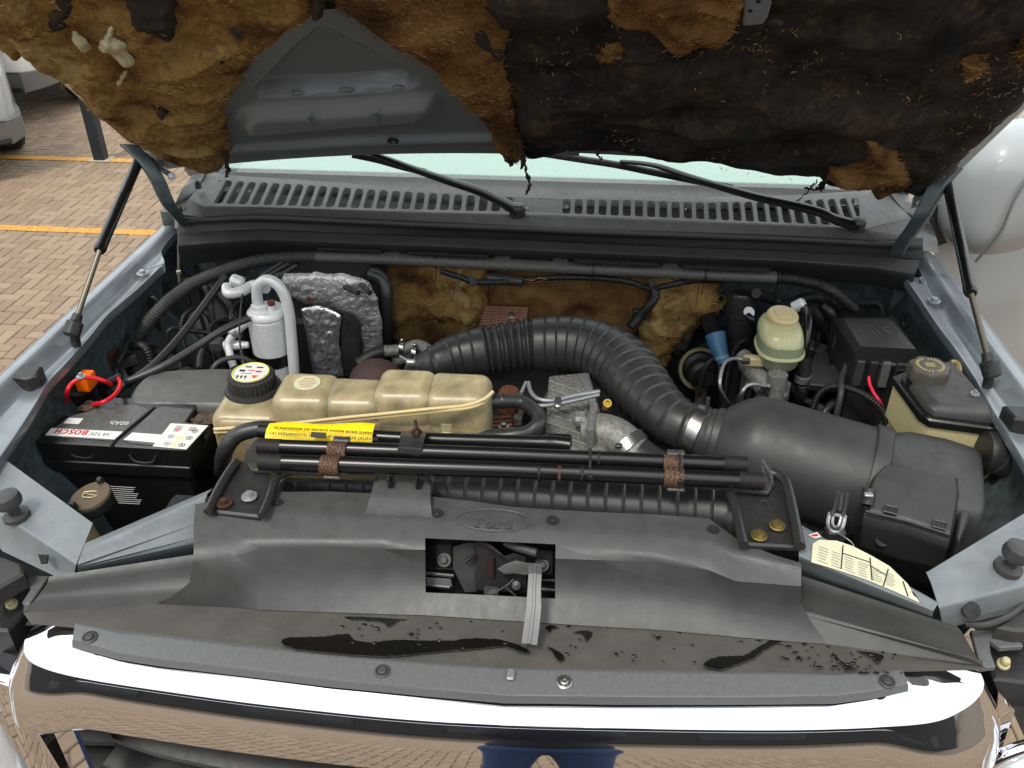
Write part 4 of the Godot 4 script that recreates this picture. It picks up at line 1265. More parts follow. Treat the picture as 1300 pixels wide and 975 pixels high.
func cowl(t: Node3D) -> void:
	var back: Array = [V(-.823,1.57,-1.504), V(-.759,1.575,-1.459), V(-.568,1.575,-1.442), V(-.37,1.575,-1.415), V(-.143,1.575,-1.397), V(.022,1.575,-1.39), V(.221,1.575,-1.402), V(.401,1.575,-1.407), V(.582,1.575,-1.433), V(.767,1.575,-1.48), V(.83,1.57,-1.51)]
	var top: Array = [V(-.82,1.565,-1.483), V(-.748,1.57,-1.435), V(-.563,1.57,-1.423), V(-.368,1.57,-1.402), V(-.142,1.57,-1.385), V(.023,1.57,-1.378), V(.221,1.57,-1.385), V(.399,1.57,-1.385), V(.579,1.57,-1.411), V(.746,1.57,-1.445), V(.83,1.565,-1.492)]
	var bot: Array = [V(-.815,1.55,-1.392), V(-.754,1.547,-1.342), V(-.636,1.547,-1.342), V(-.412,1.547,-1.341), V(-.21,1.547,-1.344), V(-.029,1.547,-1.35), V(.079,1.547,-1.349), V(.327,1.547,-1.342), V(.57,1.547,-1.334), V(.726,1.547,-1.329), V(.847,1.55,-1.412)]
	var g1: Array = [V(-.82,1.545,-1.373), V(-.759,1.545,-1.327), V(-.634,1.545,-1.333), V(-.41,1.545,-1.332), V(-.209,1.545,-1.334), V(-.028,1.545,-1.34), V(.079,1.545,-1.34), V(.327,1.545,-1.332), V(.569,1.545,-1.325), V(.737,1.545,-1.317), V(.854,1.545,-1.397)]
	var g2: Array = [V(-.841,1.51,-1.36), V(-.775,1.515,-1.333), V(-.645,1.515,-1.354), V(-.417,1.515,-1.349), V(-.211,1.515,-1.342), V(-.028,1.515,-1.334), V(.08,1.515,-1.334), V(.33,1.515,-1.332), V(.574,1.515,-1.33), V(.763,1.515,-1.329), V(.88,1.51,-1.364)]
	var c := base_part("cowl_panel", t)
	var mb := MB.new()
	mb.surf([back, top])
	mb.surf(soften([bot, g1, g2], 0.004))
	mb.surf([[top[0], top[0].lerp(top[1], 0.95)], [bot[0], bot[0].lerp(bot[1], 0.95)]])
	mb.surf([[top[-2], top[-1]], [bot[-2], bot[-1]]])
	var xl := [top[1].x, (V(-.041,1.56,-1.384)).x, (V(.063,1.56,-1.378)).x, bot[-2].x - 0.004]
	mb.surf([[at_x(top, xl[1]), at_x(top, xl[2])], [at_x(bot, xl[1]), at_x(bot, xl[2])]])
	obj("panel", mb, mat("cowl_grey", Color(0.43, 0.435, 0.425), 0.55, 0, {"grime": "speck", "scale": 3.0, "bump": "fine", "bumps": 0.2}), c, 60)
	# bars between the air slots, flared at both ends so that every slot is rounded
	for side in 2:
		var xa: float = xl[side * 2] - (0.0 if side else 0.006)
		var xb: float = xl[side * 2 + 1]
		var count := 24
		for k in count + 1:
			var xm := lerpf(xa, xb, k / float(count))
			var gap := (xb - xa) / count
			var p0 := at_x(top, xm)
			var p1 := at_x(bot, xm)
			var l := p0.distance_to(p1)
			var w := gap * 0.17
			var r := gap * 0.33
			var lft := []
			var rgt := []
			for q in [[0.0, 1.0], [0.13, 0.5], [0.4, 0.15], [1.0, 0.0]]:
				lft.push_back(p0.lerp(p1, q[0] * r / l) + Vector3(-w - r * q[1], 0, 0)); rgt.push_back(p0.lerp(p1, q[0] * r / l) + Vector3(w + r * q[1], 0, 0))
			for q in [[1.0, 0.0], [0.4, 0.15], [0.13, 0.5], [0.0, 1.0]]:
				lft.push_back(p1.lerp(p0, q[0] * r / l) + Vector3(-w - r * q[1], 0, 0)); rgt.push_back(p1.lerp(p0, q[0] * r / l) + Vector3(w + r * q[1], 0, 0))
			rgt.reverse()
			lft.append_array(rgt)
			mb = MB.new()
			mb.prism(lft, Vector3(0, -0.014, 0.002), 0.0012)
			obj("slat", mb, M.cowl_grey, c, 30)
	mb = MB.new()
	mb.surf([[at_x(top, xl[0] - 0.02) + Vector3(0, -0.03, 0), at_x(top, xl[1] + 0.05) + Vector3(0, -0.03, 0)], [at_x(bot, xl[0] - 0.05) + Vector3(0, -0.03, 0), at_x(bot, xl[1] + 0.05) + Vector3(0, -0.03, 0)]])
	obj("plenum_floor", mb, mat("plenum", Color(0.30, 0.30, 0.28), 0.6, 0, {"grime": "heavy", "scale": 4.0}), c)
	mb = MB.new()
	mb.bx(Vector3(0.47, 1.485, -1.50), Vector3(0.92, 0.02, 0.15), 0.004)
	obj("plenum_floor", mb, M.dark, c)
	mb = MB.new()
	mb.bx(Vector3(0, 1.30, -1.60), Vector3(1.86, 0.1, 0.30), 0.01)
	obj("plenum_floor", mb, M.dark, c)
	for s in [-1.0, 1.0]:
		mb = MB.new()
		mb.bx(Vector3(s * 0.905, 1.13, -1.57), Vector3(0.07, 0.54, 0.30), 0.01)
		obj("cowl_side", mb, M.paint, t)
	mb = MB.new()                                   # debris screen under the right slots
	for k in 9:
		var row := []
		for j in 12:
			var xx := lerpf(xl[2] - 0.02, xl[3] + 0.04, j / 11.0)
			row.push_back(at_x(top, xx).lerp(at_x(bot, xx), k / 8.0) + Vector3(0, -0.020, 0))
		mb.tube(row, 0.0011, 4)
	for k in 110:
		var xx := lerpf(xl[2] - 0.02, xl[3] + 0.04, k / 109.0)
		mb.tube([at_x(top, xx) + Vector3(0, -0.0215, 0), at_x(bot, xx) + Vector3(0, -0.0215, 0)], 0.0007, 4)
	obj("debris_screen", mb, M.black_dusty, c)
	for q in [V(.074,1.562,-1.379), V(.344,1.56,-1.392), V(-.015,1.558,-1.357)]:
		bolt(c, q + Vector3(0, -0.012, 0), 0.005, M.alu, Vector3.UP, 1.6)
	# rounded end caps running out to the hinges
	for s in [-1.0, 1.0]:
		mb = MB.new()
		if s < 0: mb.surf(soften([[V(-.858,1.56,-1.495), V(-.823,1.57,-1.504)], [V(-.845,1.56,-1.405), V(-.814,1.57,-1.469)], [V(-.85,1.54,-1.368), V(-.815,1.55,-1.392)], [V(-.86,1.52,-1.373), V(-.826,1.54,-1.386)], [V(-.86,1.5,-1.363), V(-.841,1.51,-1.36)], [V(-.868,1.47,-1.367), V(-.825,1.49,-1.322)]], 0.008))
		else: mb.surf(soften([[V(.83,1.57,-1.51), V(.872,1.56,-1.509)], [V(.825,1.57,-1.478), V(.875,1.56,-1.428)], [V(.847,1.55,-1.412), V(.893,1.54,-1.384)], [V(.859,1.54,-1.41), V(.907,1.52,-1.379)], [V(.88,1.51,-1.364), V(.917,1.5,-1.373)], [V(.878,1.49,-1.34), V(.927,1.47,-1.372)]], 0.008))
		obj("end_cap", mb, M.cowl_grey, c, 60)
	mb = MB.new()
	mb.lathe(frame(V(-.804,1.563,-1.4), Vector3(0.1, 1, 0.2)), [Vector2(0.008, 0), Vector2(0.007, 0.012), Vector2(0.004, 0.018), Vector2(0.001, 0.019)], 12)
	obj("washer_jet", mb, M.black_dusty, c)
	# weather seal: a ribbed strip with a bead, then the painted flange under it
	var b0: Array = [V(-.824,1.514,-1.311), V(-.771,1.514,-1.321), V(-.643,1.514,-1.347), V(-.415,1.514,-1.342), V(-.21,1.514,-1.335), V(-.028,1.514,-1.332), V(.081,1.514,-1.327), V(.329,1.514,-1.325), V(.573,1.514,-1.324), V(.76,1.514,-1.313), V(.859,1.514,-1.304)]
	mb = MB.new()
	mb.tube(spl(b0, 4), 0.0075, 10)
	var seal := obj("hood_seal", mb, M.black_dusty, c)
	mb = MB.new()
	mb.surf(soften([g2, [V(-.836,1.5,-1.326), V(-.779,1.5,-1.336), V(-.648,1.5,-1.357), V(-.419,1.5,-1.352), V(-.213,1.5,-1.345), V(-.028,1.5,-1.342), V(.081,1.5,-1.338), V(.332,1.5,-1.336), V(.578,1.5,-1.335), V(.765,1.5,-1.324), V(.869,1.5,-1.316)], [V(-.838,1.482,-1.312), V(-.779,1.482,-1.326), V(-.65,1.482,-1.352), V(-.42,1.482,-1.347), V(-.213,1.482,-1.346), V(-.028,1.482,-1.343), V(.081,1.482,-1.339), V(.333,1.482,-1.333), V(.58,1.482,-1.332), V(.769,1.482,-1.322), V(.87,1.482,-1.306)]], 0.004))
	obj("seal_base", mb, M.rubber, c, 60)
	mb = MB.new()
	mb.surf(soften([[V(-.832,1.482,-1.307), V(-.777,1.482,-1.322), V(-.648,1.482,-1.347), V(-.419,1.482,-1.343), V(-.213,1.482,-1.341), V(-.028,1.482,-1.339), V(.082,1.482,-1.334), V(.333,1.482,-1.329), V(.579,1.482,-1.328), V(.768,1.482,-1.318), V(.862,1.482,-1.301)], [V(-.818,1.47,-1.267), V(-.765,1.47,-1.285), V(-.641,1.47,-1.319), V(-.413,1.47,-1.315), V(-.209,1.47,-1.315), V(-.026,1.47,-1.312), V(.083,1.47,-1.308), V(.332,1.47,-1.303), V(.577,1.47,-1.303), V(.762,1.47,-1.285), V(.842,1.47,-1.259)], [V(-.824,1.455,-1.274), V(-.771,1.455,-1.292), V(-.647,1.455,-1.33), V(-.418,1.455,-1.327), V(-.212,1.455,-1.326), V(-.027,1.455,-1.324), V(.083,1.455,-1.32), V(.335,1.455,-1.315), V(.582,1.455,-1.315), V(.767,1.455,-1.293), V(.844,1.455,-1.263)], [V(-.833,1.4,-1.296), V(-.794,1.4,-1.327), V(-.673,1.4,-1.383), V(-.436,1.4,-1.38), V(-.222,1.4,-1.38), V(-.031,1.4,-1.378), V(.083,1.4,-1.375), V(.344,1.4,-1.371), V(.599,1.4,-1.366), V(.791,1.4,-1.341), V(.862,1.4,-1.306)]], 0.005))
	obj("cowl_flange", mb, M.black_dusty, c, 60)
	# windscreen, dash and panel coloured pale for the glare in the glass, and the roof edge so that the cab is a closed dark room
	mb = MB.new()
	mb.prism([Vector3(-0.78, 1.575, -1.51), Vector3(0.80, 1.575, -1.51), Vector3(0.68, 2.02, -2.12), Vector3(-0.66, 2.02, -2.12)], Vector3(0, -0.004, -0.003), 0.001)
	obj("windscreen", mb, M.glass, t)
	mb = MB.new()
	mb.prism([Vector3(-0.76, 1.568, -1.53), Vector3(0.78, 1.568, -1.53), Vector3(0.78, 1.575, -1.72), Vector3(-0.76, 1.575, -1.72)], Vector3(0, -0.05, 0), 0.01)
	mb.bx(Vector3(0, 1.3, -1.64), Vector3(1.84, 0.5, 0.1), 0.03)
	obj("glare_dashboard", mb, mat("glare_grey", Color(0.62, 0.63, 0.64), 0.6, 0, {"grime": "light"}), t)  # pale tone stands in for the brightness mirrored in the windscreen
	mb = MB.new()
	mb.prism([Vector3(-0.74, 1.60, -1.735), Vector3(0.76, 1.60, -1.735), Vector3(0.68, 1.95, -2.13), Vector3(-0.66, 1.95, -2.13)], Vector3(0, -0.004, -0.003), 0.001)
	obj("glare_panel", mb, mat("glare_green", Color(0.80, 0.93, 0.87), 0.6, 0, {"rtex": false}), t)  # pale green sheet added to imitate the mint glow of the windscreen
	mb = MB.new()
	mb.prism([Vector3(-0.68, 2.03, -2.11), Vector3(0.70, 2.03, -2.11), Vector3(0.68, 2.06, -3.4), Vector3(-0.66, 2.06, -3.4)], Vector3(0, -0.05, 0), 0.02)
	for s in [-1.0, 1.0]:
		mb.tube([Vector3(s * 0.84, 1.56, -1.50), Vector3(s * 0.70, 2.03, -2.12)], 0.04, 10)
		mb.bx(Vector3(s * 0.93, 1.1, -2.6), Vector3(0.1, 0.9, 1.6 if s < 0 else 0.5), 0.03)
	mb.bx(Vector3(0, 1.1, -3.4), Vector3(1.8, 1.0, 0.1), 0.03)
	obj("cab", mb, M.paint, t)
	# wipers: arm, then blade
	wiper("left", [V(-.032,1.562,-1.316), V(-.062,1.578,-1.32), V(-.117,1.6,-1.33), V(-.186,1.625,-1.321), V(-.257,1.648,-1.321), V(-.314,1.672,-1.314), V(-.37,1.695,-1.303)], [V(-.412,1.665,-1.366), V(-.356,1.65,-1.378), V(-.299,1.635,-1.378), V(-.249,1.62,-1.389)], t)
	wiper("right", [V(.708,1.562,-1.295), V(.661,1.575,-1.291), V(.619,1.595,-1.282), V(.551,1.61,-1.283), V(.484,1.62,-1.293), V(.387,1.635,-1.327), V(.33,1.645,-1.349), V(.282,1.655,-1.368), V(.236,1.655,-1.391), V(.195,1.65,-1.414)], [V(.017,1.65,-1.456), V(.1,1.645,-1.438), V(.183,1.64,-1.421), V(.271,1.63,-1.404), V(.37,1.615,-1.397), V(.448,1.605,-1.385)], t)

func wiper(_side: String, arm: Array, blade: Array, t: Node3D) -> void:
	var w := base_part("wiper", t)
	var rad := []
	var path := spl(arm, 4)
	for i in path.size():
		var f := i / float(path.size() - 1)
		rad.push_back(lerpf(0.020, 0.016, minf(f * 4, 1.0)) if f < 0.3 else lerpf(0.016, 0.007, (f - 0.3) / 0.7))
	var mb := MB.new()
	mb.tube(path, rad, 10, true, 0.6)
	obj("arm", mb, M.black_gloss, w, 40)
	mb = MB.new()
	mb.tube(spl(blade, 4), 0.006, 8, true, 1.4)
	obj("blade", mb, M.rubber, w, 40)
	mb = MB.new()
	mb.lathe(frame(arm[0] + Vector3(0, -0.012, 0), Vector3.UP), [Vector2(0.018, 0), Vector2(0.018, 0.02), Vector2(0.012, 0.028), Vector2(0.001, 0.03)], 16)
	obj("pivot_cap", mb, M.black, w, 40)

func base_part(called: String, parent: Node3D) -> Node3D:
	var o := Node3D.new()
	o.name = numbered(called, parent)
	parent.add_child(o, true)
	return o

# the raised hood: a plane through its hinges; x across, s up the hood, off towards the engine bay
func HP(x: float, s: float, off: float) -> Vector3:
	return Vector3(x, 1.66 + s * 0.672 - off * 0.741, -1.325 + s * 0.741 + off * 0.672)

func rear(x: float) -> float:                      # the hood's bowed rear edge
	return 0.085 - 0.2 * x * x

func inside(poly: PackedVector2Array, p: Vector2) -> float:     # distance to the outline, positive within
	var d := 1e9
	for i in poly.size():
		d = minf(d, p.distance_squared_to(Geometry2D.get_closest_point_to_segment(p, poly[i], poly[(i + 1) % poly.size()])))
	return sqrt(d) if Geometry2D.is_point_in_polygon(p, poly) else -sqrt(d)

func hood(t: Node3D) -> void:
	var h := base_part("hood", t)
	# outer skin, crowned, with a folded edge
	var mb := MB.new()
	var rows := []
	for i in 14:
		var row := []
		for k in 25:
			var x := -0.925 + 1.85 * k / 24.0
			var s := lerpf(rear(x) - 0.025, 1.28, i / 13.0)
			var edge := pow(absf(x) / 0.925, 6) * 0.045
			row.push_back(HP(x, s, -0.085 + edge - 0.02 * sin(clampf(s / 1.3, 0, 1) * PI)))
		rows.push_back(row)
	mb.surf(rows)
	obj("outer_skin", mb, M.paint, h, 60)
	# pressed inner panel with its recess and beads, where the torn pad leaves it bare
	var recess: PackedVector2Array = PackedVector2Array([Vector2(-0.3181,0.5492), Vector2(-0.3876,0.4764), Vector2(-0.4726,0.3727), Vector2(-0.4979,0.3429), Vector2(-0.5002,0.319), Vector2(-0.3603,0.3343), Vector2(-0.2106,0.3611), Vector2(-0.1922,0.376), Vector2(-0.195,0.4007), Vector2(-0.2534,0.481)])
	var bead: PackedVector2Array = PackedVector2Array([Vector2(-0.581,0.2262), Vector2(-0.5538,0.2732), Vector2(-0.5141,0.297), Vector2(-0.366,0.3131), Vector2(-0.1951,0.3503), Vector2(-0.1639,0.3459), Vector2(-0.1564,0.3167), Vector2(-0.1749,0.2727), Vector2(-0.2036,0.2455), Vector2(-0.3777,0.2098), Vector2(-0.5541,0.1652), Vector2(-0.5934,0.1666)])
	var rim: PackedVector2Array = PackedVector2Array([Vector2(-0.6924,0.07054), Vector2(-0.6265,0.1056), Vector2(-0.3582,0.1583), Vector2(-0.1761,0.1793), Vector2(-0.04787,0.1934), Vector2(-0.05043,0.158), Vector2(-0.1812,0.1431), Vector2(-0.3681,0.1172), Vector2(-0.643,0.06167), Vector2(-0.7075,0.03329)])
	mb = MB.new()
	rows = []
	for i in 92:
		var row := []
		for k in 140:
			var x := -0.76 + k * 0.0062
			var s := rear(x) - 0.03 + i * 0.0062
			var p := Vector2(x, s)
			var off := 0.012
			off -= 0.034 * smoothstep(-0.005, 0.007, inside(recess, p))
			off += 0.026 * smoothstep(-0.006, 0.034, inside(bead, p))
			off += 0.012 * smoothstep(-0.004, 0.014, inside(rim, p))
			off -= 0.03 * smoothstep(rear(x) + 0.012, rear(x) - 0.03, s)
			row.push_back(HP(x, s, off))
		rows.push_back(row)
	mb.surf(rows)
	var ip := obj("inner_panel", mb, M.paint_under, h, 180)
	for q in [[V(-.407,1.8355,-1.069), V(-.424,1.7856,-1.142)], [V(-.276,1.8482,-1.055), V(-.292,1.8018,-1.124)]]:
		mb = MB.new()
		mb.tube([q[0], q[0].lerp(q[1], 0.5), q[1]], [0.003, 0.006, 0.004], 8)
		obj("pressed_rib", mb, M.paint_under, ip, 60)
	for q in [[V(-.427,1.8736,-1.078), 0.012], [V(-.329,1.8844,-1.066), 0.015], [V(-.229,1.8931,-1.056), 0.012]]:
		mb = MB.new()
		mb.ball(q[0], Vector3(q[1], 0.005, 0.005), 10)
		obj("adhesive_drop", mb, M.paint_dull, ip, 60)
	mb = MB.new()
	mb.lathe(frame(V(-.277,1.7539,-1.192), Vector3(0, -0.741, 0.672)), [Vector2(0.011, 0), Vector2(0.011, 0.004), Vector2(0.007, 0.005), Vector2(0.006, 0.001), Vector2(0.0005, 0.001)], 16)
	obj("rubber_plug", mb, M.rubber, ip, 40)
	# the rest of the inner frame
	mb = MB.new()
	for q in [[-0.87, -0.755], [0.10, 0.87]]:
		rows = []
		for i in 8:
			var row := []
			for k in 12:
				var x := lerpf(q[0], q[1], k / 11.0)
				row.push_back(HP(x, lerpf(rear(x) - 0.02, 1.22, i / 7.0), -0.008))
			rows.push_back(row)
		mb.surf(rows)
	mb.surf([[HP(-0.76, 0.50, -0.008), HP(0.11, 0.50, -0.008)], [HP(-0.76, 1.22, -0.008), HP(0.11, 1.22, -0.008)]])
	obj("inner_frame", mb, M.paint_under, h)
	for s in [-1.0, 1.0]:
		mb = MB.new()
		mb.surf(soften([[HP(s * 0.86, -0.07, 0.004), HP(s * 0.86, 1.24, 0.004)], [HP(s * 0.905, -0.08, -0.02), HP(s * 0.905, 1.24, -0.02)], [HP(s * 0.914, -0.08, -0.024), HP(s * 0.914, 1.24, -0.024)], [HP(s * 0.914, -0.08, -0.036), HP(s * 0.914, 1.24, -0.036)]], 0.004))
		obj("folded_edge", mb, M.paint, h)
	# striker plate hanging from the frame
	mb = MB.new()
	mb.prism([V(.318,2.1289,-.726), V(.36,2.1295,-.725), V(.365,2.0643,-.797), V(.362,2.0537,-.809), V(.334,2.0505,-.813)], Vector3(0, 0.741, -0.672) * 0.02, 0.003)
	var sp := obj("striker_bracket", mb, M.paint_under, h)
	for q in [V(.337,2.0769,-.783), V(.344,2.0919,-.766)]:
		mb = MB.new()
		mb.lathe(frame(q, Vector3(0, -0.741, 0.672)), [Vector2(0.0035, -0.001), Vector2(0.0035, 0.0006), Vector2(0.0005, 0.0006)], 10)
		obj("hole", mb, M.dark, sp)
	mb = MB.new()
	mb.lathe(frame(V(.378,2.0577,-.812), Vector3(0, -0.741, 0.672)), [Vector2(0.012, 0), Vector2(0.012, 0.003), Vector2(0.009, 0.006), Vector2(0.001, 0.007)], 16)
	obj("retainer", mb, M.rubber, h)
	# hinges: pressed arms from the cowl corners up to the hood
	for s in [-1.0, 1.0]:
		var right: bool = s > 0
		var arm: Array = spl([V(.875,1.7,-1.284), V(.847,1.675,-1.258), V(.832,1.645,-1.246), V(.818,1.61,-1.234), V(.811,1.575,-1.246), V(.803,1.54,-1.261), V(.806,1.5,-1.285)], 4) if right else spl([V(-.898,1.7,-1.287), V(-.854,1.675,-1.259), V(-.827,1.64,-1.244), V(-.818,1.605,-1.242), V(-.813,1.575,-1.249), V(-.817,1.535,-1.288), V(-.822,1.49,-1.332)], 4)
		mb = MB.new()
		var r0 := []; var r1 := []; var r2 := []; var r3 := []
		for i in arm.size():
			var w := lerpf(0.026, 0.02, i / float(arm.size() - 1))
			r0.push_back(arm[i] + Vector3(-s * w * 0.2, -0.012, -0.03))
			r1.push_back(arm[i] + Vector3(-s * w, 0.0, 0.0))
			r2.push_back(arm[i] + Vector3(s * w * 0.3, 0.004, 0.01))
			r3.push_back(arm[i] + Vector3(s * w, -0.01, -0.02))
		mb.surf(soften([r0, r1, r2, r3], 0.006))
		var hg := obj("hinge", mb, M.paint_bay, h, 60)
		mb = MB.new()
		if right: mb.prism([V(.823,1.67,-1.299), V(.869,1.67,-1.323), V(.88,1.65,-1.321), V(.855,1.61,-1.314), V(.822,1.6,-1.318), V(.822,1.62,-1.322)], Vector3(0, -0.006, -0.004), 0.002)
		else: mb.prism([V(-.866,1.68,-1.32), V(-.828,1.68,-1.295), V(-.823,1.65,-1.288), V(-.806,1.63,-1.301), V(-.823,1.625,-1.303), V(-.832,1.65,-1.277)], Vector3(0, -0.006, -0.004), 0.002)
		obj("hinge_plate", mb, M.paint_under, hg)
		for q in ([V(.847,1.665,-1.305), V(.835,1.606,-1.323)] if right else [V(-.849,1.68,-1.293), V(-.807,1.63,-1.285)]):
			bolt(hg, q, 0.006, M.steel, Vector3(-s * 0.3, 0.4, 0.85), 1.5)
	# gas struts
	for s in [-1.0, 1.0]:
		var right: bool = s > 0
		var o := base("gas_strut", "black gas strut holding the hood up on the side of the fuse box" if right else "black gas strut holding the hood up on the side of the battery", "gas strut", "gas struts of the hood")
		var ball: Vector3 = V(.861,1.468,-.863) if right else V(-.863,1.468,-.866)
		var mid: Vector3 = V(.817,1.585,-.928) if right else V(-.834,1.585,-.976)
		var tip: Vector3 = HP(0.875, -0.02, 0.0) if right else HP(-0.875, -0.03, 0.0)
		var tube_end: Vector3 = V(.867,1.66,-1.264) if right else V(-.874,1.66,-1.27)
		mb = MB.new()
		mb.tube([ball, mid], 0.0055, 10)
		obj("rod", mb, mat("rod_steel", Color(0.42, 0.40, 0.35), 0.4, 0.9), o)
		mb = MB.new()
		var d := (tube_end - mid).normalized()
		mb.tube([mid - d * 0.002, mid + d * 0.004, mid + d * 0.012, mid + d * 0.02, tube_end + d * 0.03], [0.010, 0.0120, 0.0120, 0.0112, 0.0112], 14)
		obj("cylinder", mb, M.black_gloss, o)
		mb = MB.new()
		var bd := (mid - ball).normalized()
		mb.tube([ball - bd * 0.016, ball - bd * 0.012, ball + bd * 0.012, ball + bd * 0.016, ball + bd * 0.03], [0.012, 0.0165, 0.0165, 0.011, 0.009], 12)
		mb.tube([ball + Vector3(0, 0, 0), ball + Vector3(s * 0.006, -0.04, -0.004)], 0.009, 10)
		obj("ball_socket", mb, M.rubber, o, 30)
		mb = MB.new()
		mb.tube([tube_end + d * 0.02, tip], 0.010, 10)
		obj("top_socket", mb, M.rubber, o)
		mb = MB.new()
		var sn := d.cross(Vector3.RIGHT).normalized()
		for k in 7: mb.tube([mid + d * (0.12 + k * 0.010) - sn * 0.0121, mid + d * (0.126 + k * 0.010) - sn * 0.0121], 0.0012, 4)
		obj("printed_mark", mb, M.ink_grey, o)

func door(t: Node3D) -> void:
	var pt := MB.new()
	pt.prism([V(.923,1.5035,-1.58), V(1.036,1.5152,-1.58), V(1.074,1.4302,-1.58), V(.995,1.3934,-1.58), V(.953,1.4258,-1.58)], Vector3(0, 0, -0.03), 0.004)
	obj("pillar_trim", pt, M.black, t)
	# front door standing open on its hinge, with the mirror on it
	var hinge := Vector3(1.0, 0, -1.62)
	var d := Vector3(0.906, 0, -0.423)
	var n := Vector3(0.423, 0, 0.906)
	var o := base_part("door", t)
	tag(o, "front door standing open, with its mirror")
	var rows := []
	for q in [[1.425, -0.05], [1.435, -0.01], [1.43, 0.004], [1.40, 0.012], [1.33, 0.022], [1.22, 0.030], [1.20, 0.036], [1.185, 0.030], [1.05, 0.026], [0.9, 0.015], [0.72, -0.02], [0.6, -0.06]]:
		var row := []
		for k in 13:
			var f := k / 12.0
			row.push_back(hinge + d * (0.02 + f * 1.05) + n * (q[1] + 0.02 * sin(f * PI) - (0.012 if k == 0 or k == 12 else 0.0)) + Vector3(0, q[0], 0))
		rows.push_back(row)
	var mb := MB.new()
	mb.surf(rows)
	obj("door_skin", mb, M.silver_paint, o, 50)
	mb = MB.new()
	mb.tube([hinge + d * 0.02 + n * 0.012 + Vector3(0, 1.437, 0), hinge + d * 1.06 + n * 0.012 + Vector3(0, 1.437, 0)], 0.011, 8)
	obj("belt_strip", mb, M.white_paint, o)
	mb = MB.new()
	mb.prism([hinge + d * 0.02 - n * 0.03 + Vector3(0, 1.43, 0), hinge + d * 1.04 - n * 0.03 + Vector3(0, 1.43, 0), hinge + d * 0.95 - n * 0.03 + Vector3(0, 1.85, 0), hinge + d * 0.35 - n * 0.03 + Vector3(0, 1.85, 0)], n * -0.005, 0.001)
	obj("side_glass", mb, M.glass, o)
	mb = MB.new()
	mb.prism([hinge + d * 0.0 + n * 0.0 + Vector3(0, 1.43, 0), hinge + d * 0.2 + n * 0.0 + Vector3(0, 1.43, 0), hinge + d * 0.28 + n * 0.0 + Vector3(0, 1.6, 0), hinge + d * 0.2 + n * 0.0 + Vector3(0, 1.62, 0)], n * -0.02, 0.004)
	var mount := obj("mirror_mount", mb, M.black, o)
	# mirror housing: a rounded shell
	mb = MB.new()
	var c: Vector3 = V(1.11,1.5667,-1.543)
	var rs := []
	for q in [[-0.07, 0.90], [-0.03, 1.0], [0.02, 0.99], [0.05, 0.92], [0.075, 0.76], [0.09, 0.5], [0.096, 0.2]]:
		var ring := PackedVector3Array()
		for k in 32:
			var a := TAU * k / 32
			var cx := signf(cos(a)) * pow(absf(cos(a)), 0.6)
			var cy := signf(sin(a)) * pow(absf(sin(a)), 0.6)
			ring.push_back(c + d * cx * 0.135 * q[1] + n * q[0] + Vector3(0, cy * 0.155 * q[1] + (0.012 * cx if cy > 0 else 0.0), 0))
		rs.push_back(ring)
	mb.rings(rs); mb.fan(rs[0], true); mb.fan(rs[-1])
	var mh := MB.new()
	mh.tube(spl([c - d * 0.10 + n * 0.062 + Vector3(0, -0.145, 0), c - d * 0.085 + n * 0.090 + Vector3(0, -0.06, 0), c - d * 0.075 + n * 0.094 + Vector3(0, 0.03, 0), c - d * 0.03 + n * 0.09 + Vector3(0, 0.085, 0), c + d * 0.05 + n * 0.088 + Vector3(0, 0.095, 0), c + d * 0.12 + n * 0.05 + Vector3(0, 0.09, 0)], 6), 0.0035, 6)
	obj("mirror_groove", mh, M.lip, o)
	obj("mirror_housing", mb, mat("mirror_white", Color(0.56, 0.58, 0.58), 0.4, 0.0, {"coat": 0.6, "rtex": false}), o, 60)
	mb = MB.new()
	mb.tube([c - d * 0.11 + n * 0.0 + Vector3(0, -0.10, 0), hinge + d * 0.16 + n * 0.0 + Vector3(0, 1.47, 0)], 0.022, 10)
	obj("mirror_arm", mb, M.black, o)

# ---------------------------------------------------------------- what sits in the engine bay
func engine_bay() -> void:
	battery()
	coolant()
	climate()
	harness()
	intake()
	engine()
	brakes()
	right_side()
	jack()

func tubed(called: String, pts: Array, r: float, m: Material, parent: Node3D, per := 6, sides := 12) -> MeshInstance3D:
	var mb := MB.new()
	mb.tube(spl(pts, per) if per > 1 else pts, r, sides)
	return obj(called, mb, m, parent, 50)

func corrugated(called: String, pts: Array, r: float, m: Material, parent: Node3D, pitch := 0.006, deep := 0.0016) -> MeshInstance3D:
	var p := even(spl(pts, 10), pitch / 4.0)
	var rad := []
	for i in p.size(): rad.push_back(r - (deep if i % 4 == 0 else 0.0))
	var mb := MB.new()
	mb.tube(p, rad, 12)
	return obj(called, mb, m, parent, 50)

func crust(called: String, at: Vector3, size: Vector3, m: Material, parent: Node3D, seed_: int, count := 14) -> void:
	var rg := RandomNumberGenerator.new()
	rg.seed = seed_
	var mb := MB.new()
	for k in count:
		var r := rg.randf_range(0.25, 0.5)
		mb.ball(at + Vector3(rg.randf_range(-1, 1) * size.x, rg.randf_range(-0.6, 0.8) * size.y, rg.randf_range(-1, 1) * size.z) * 0.6, size * r, 8)
	tag(obj(called, mb, m, parent, 60), "", "", "", "stuff")

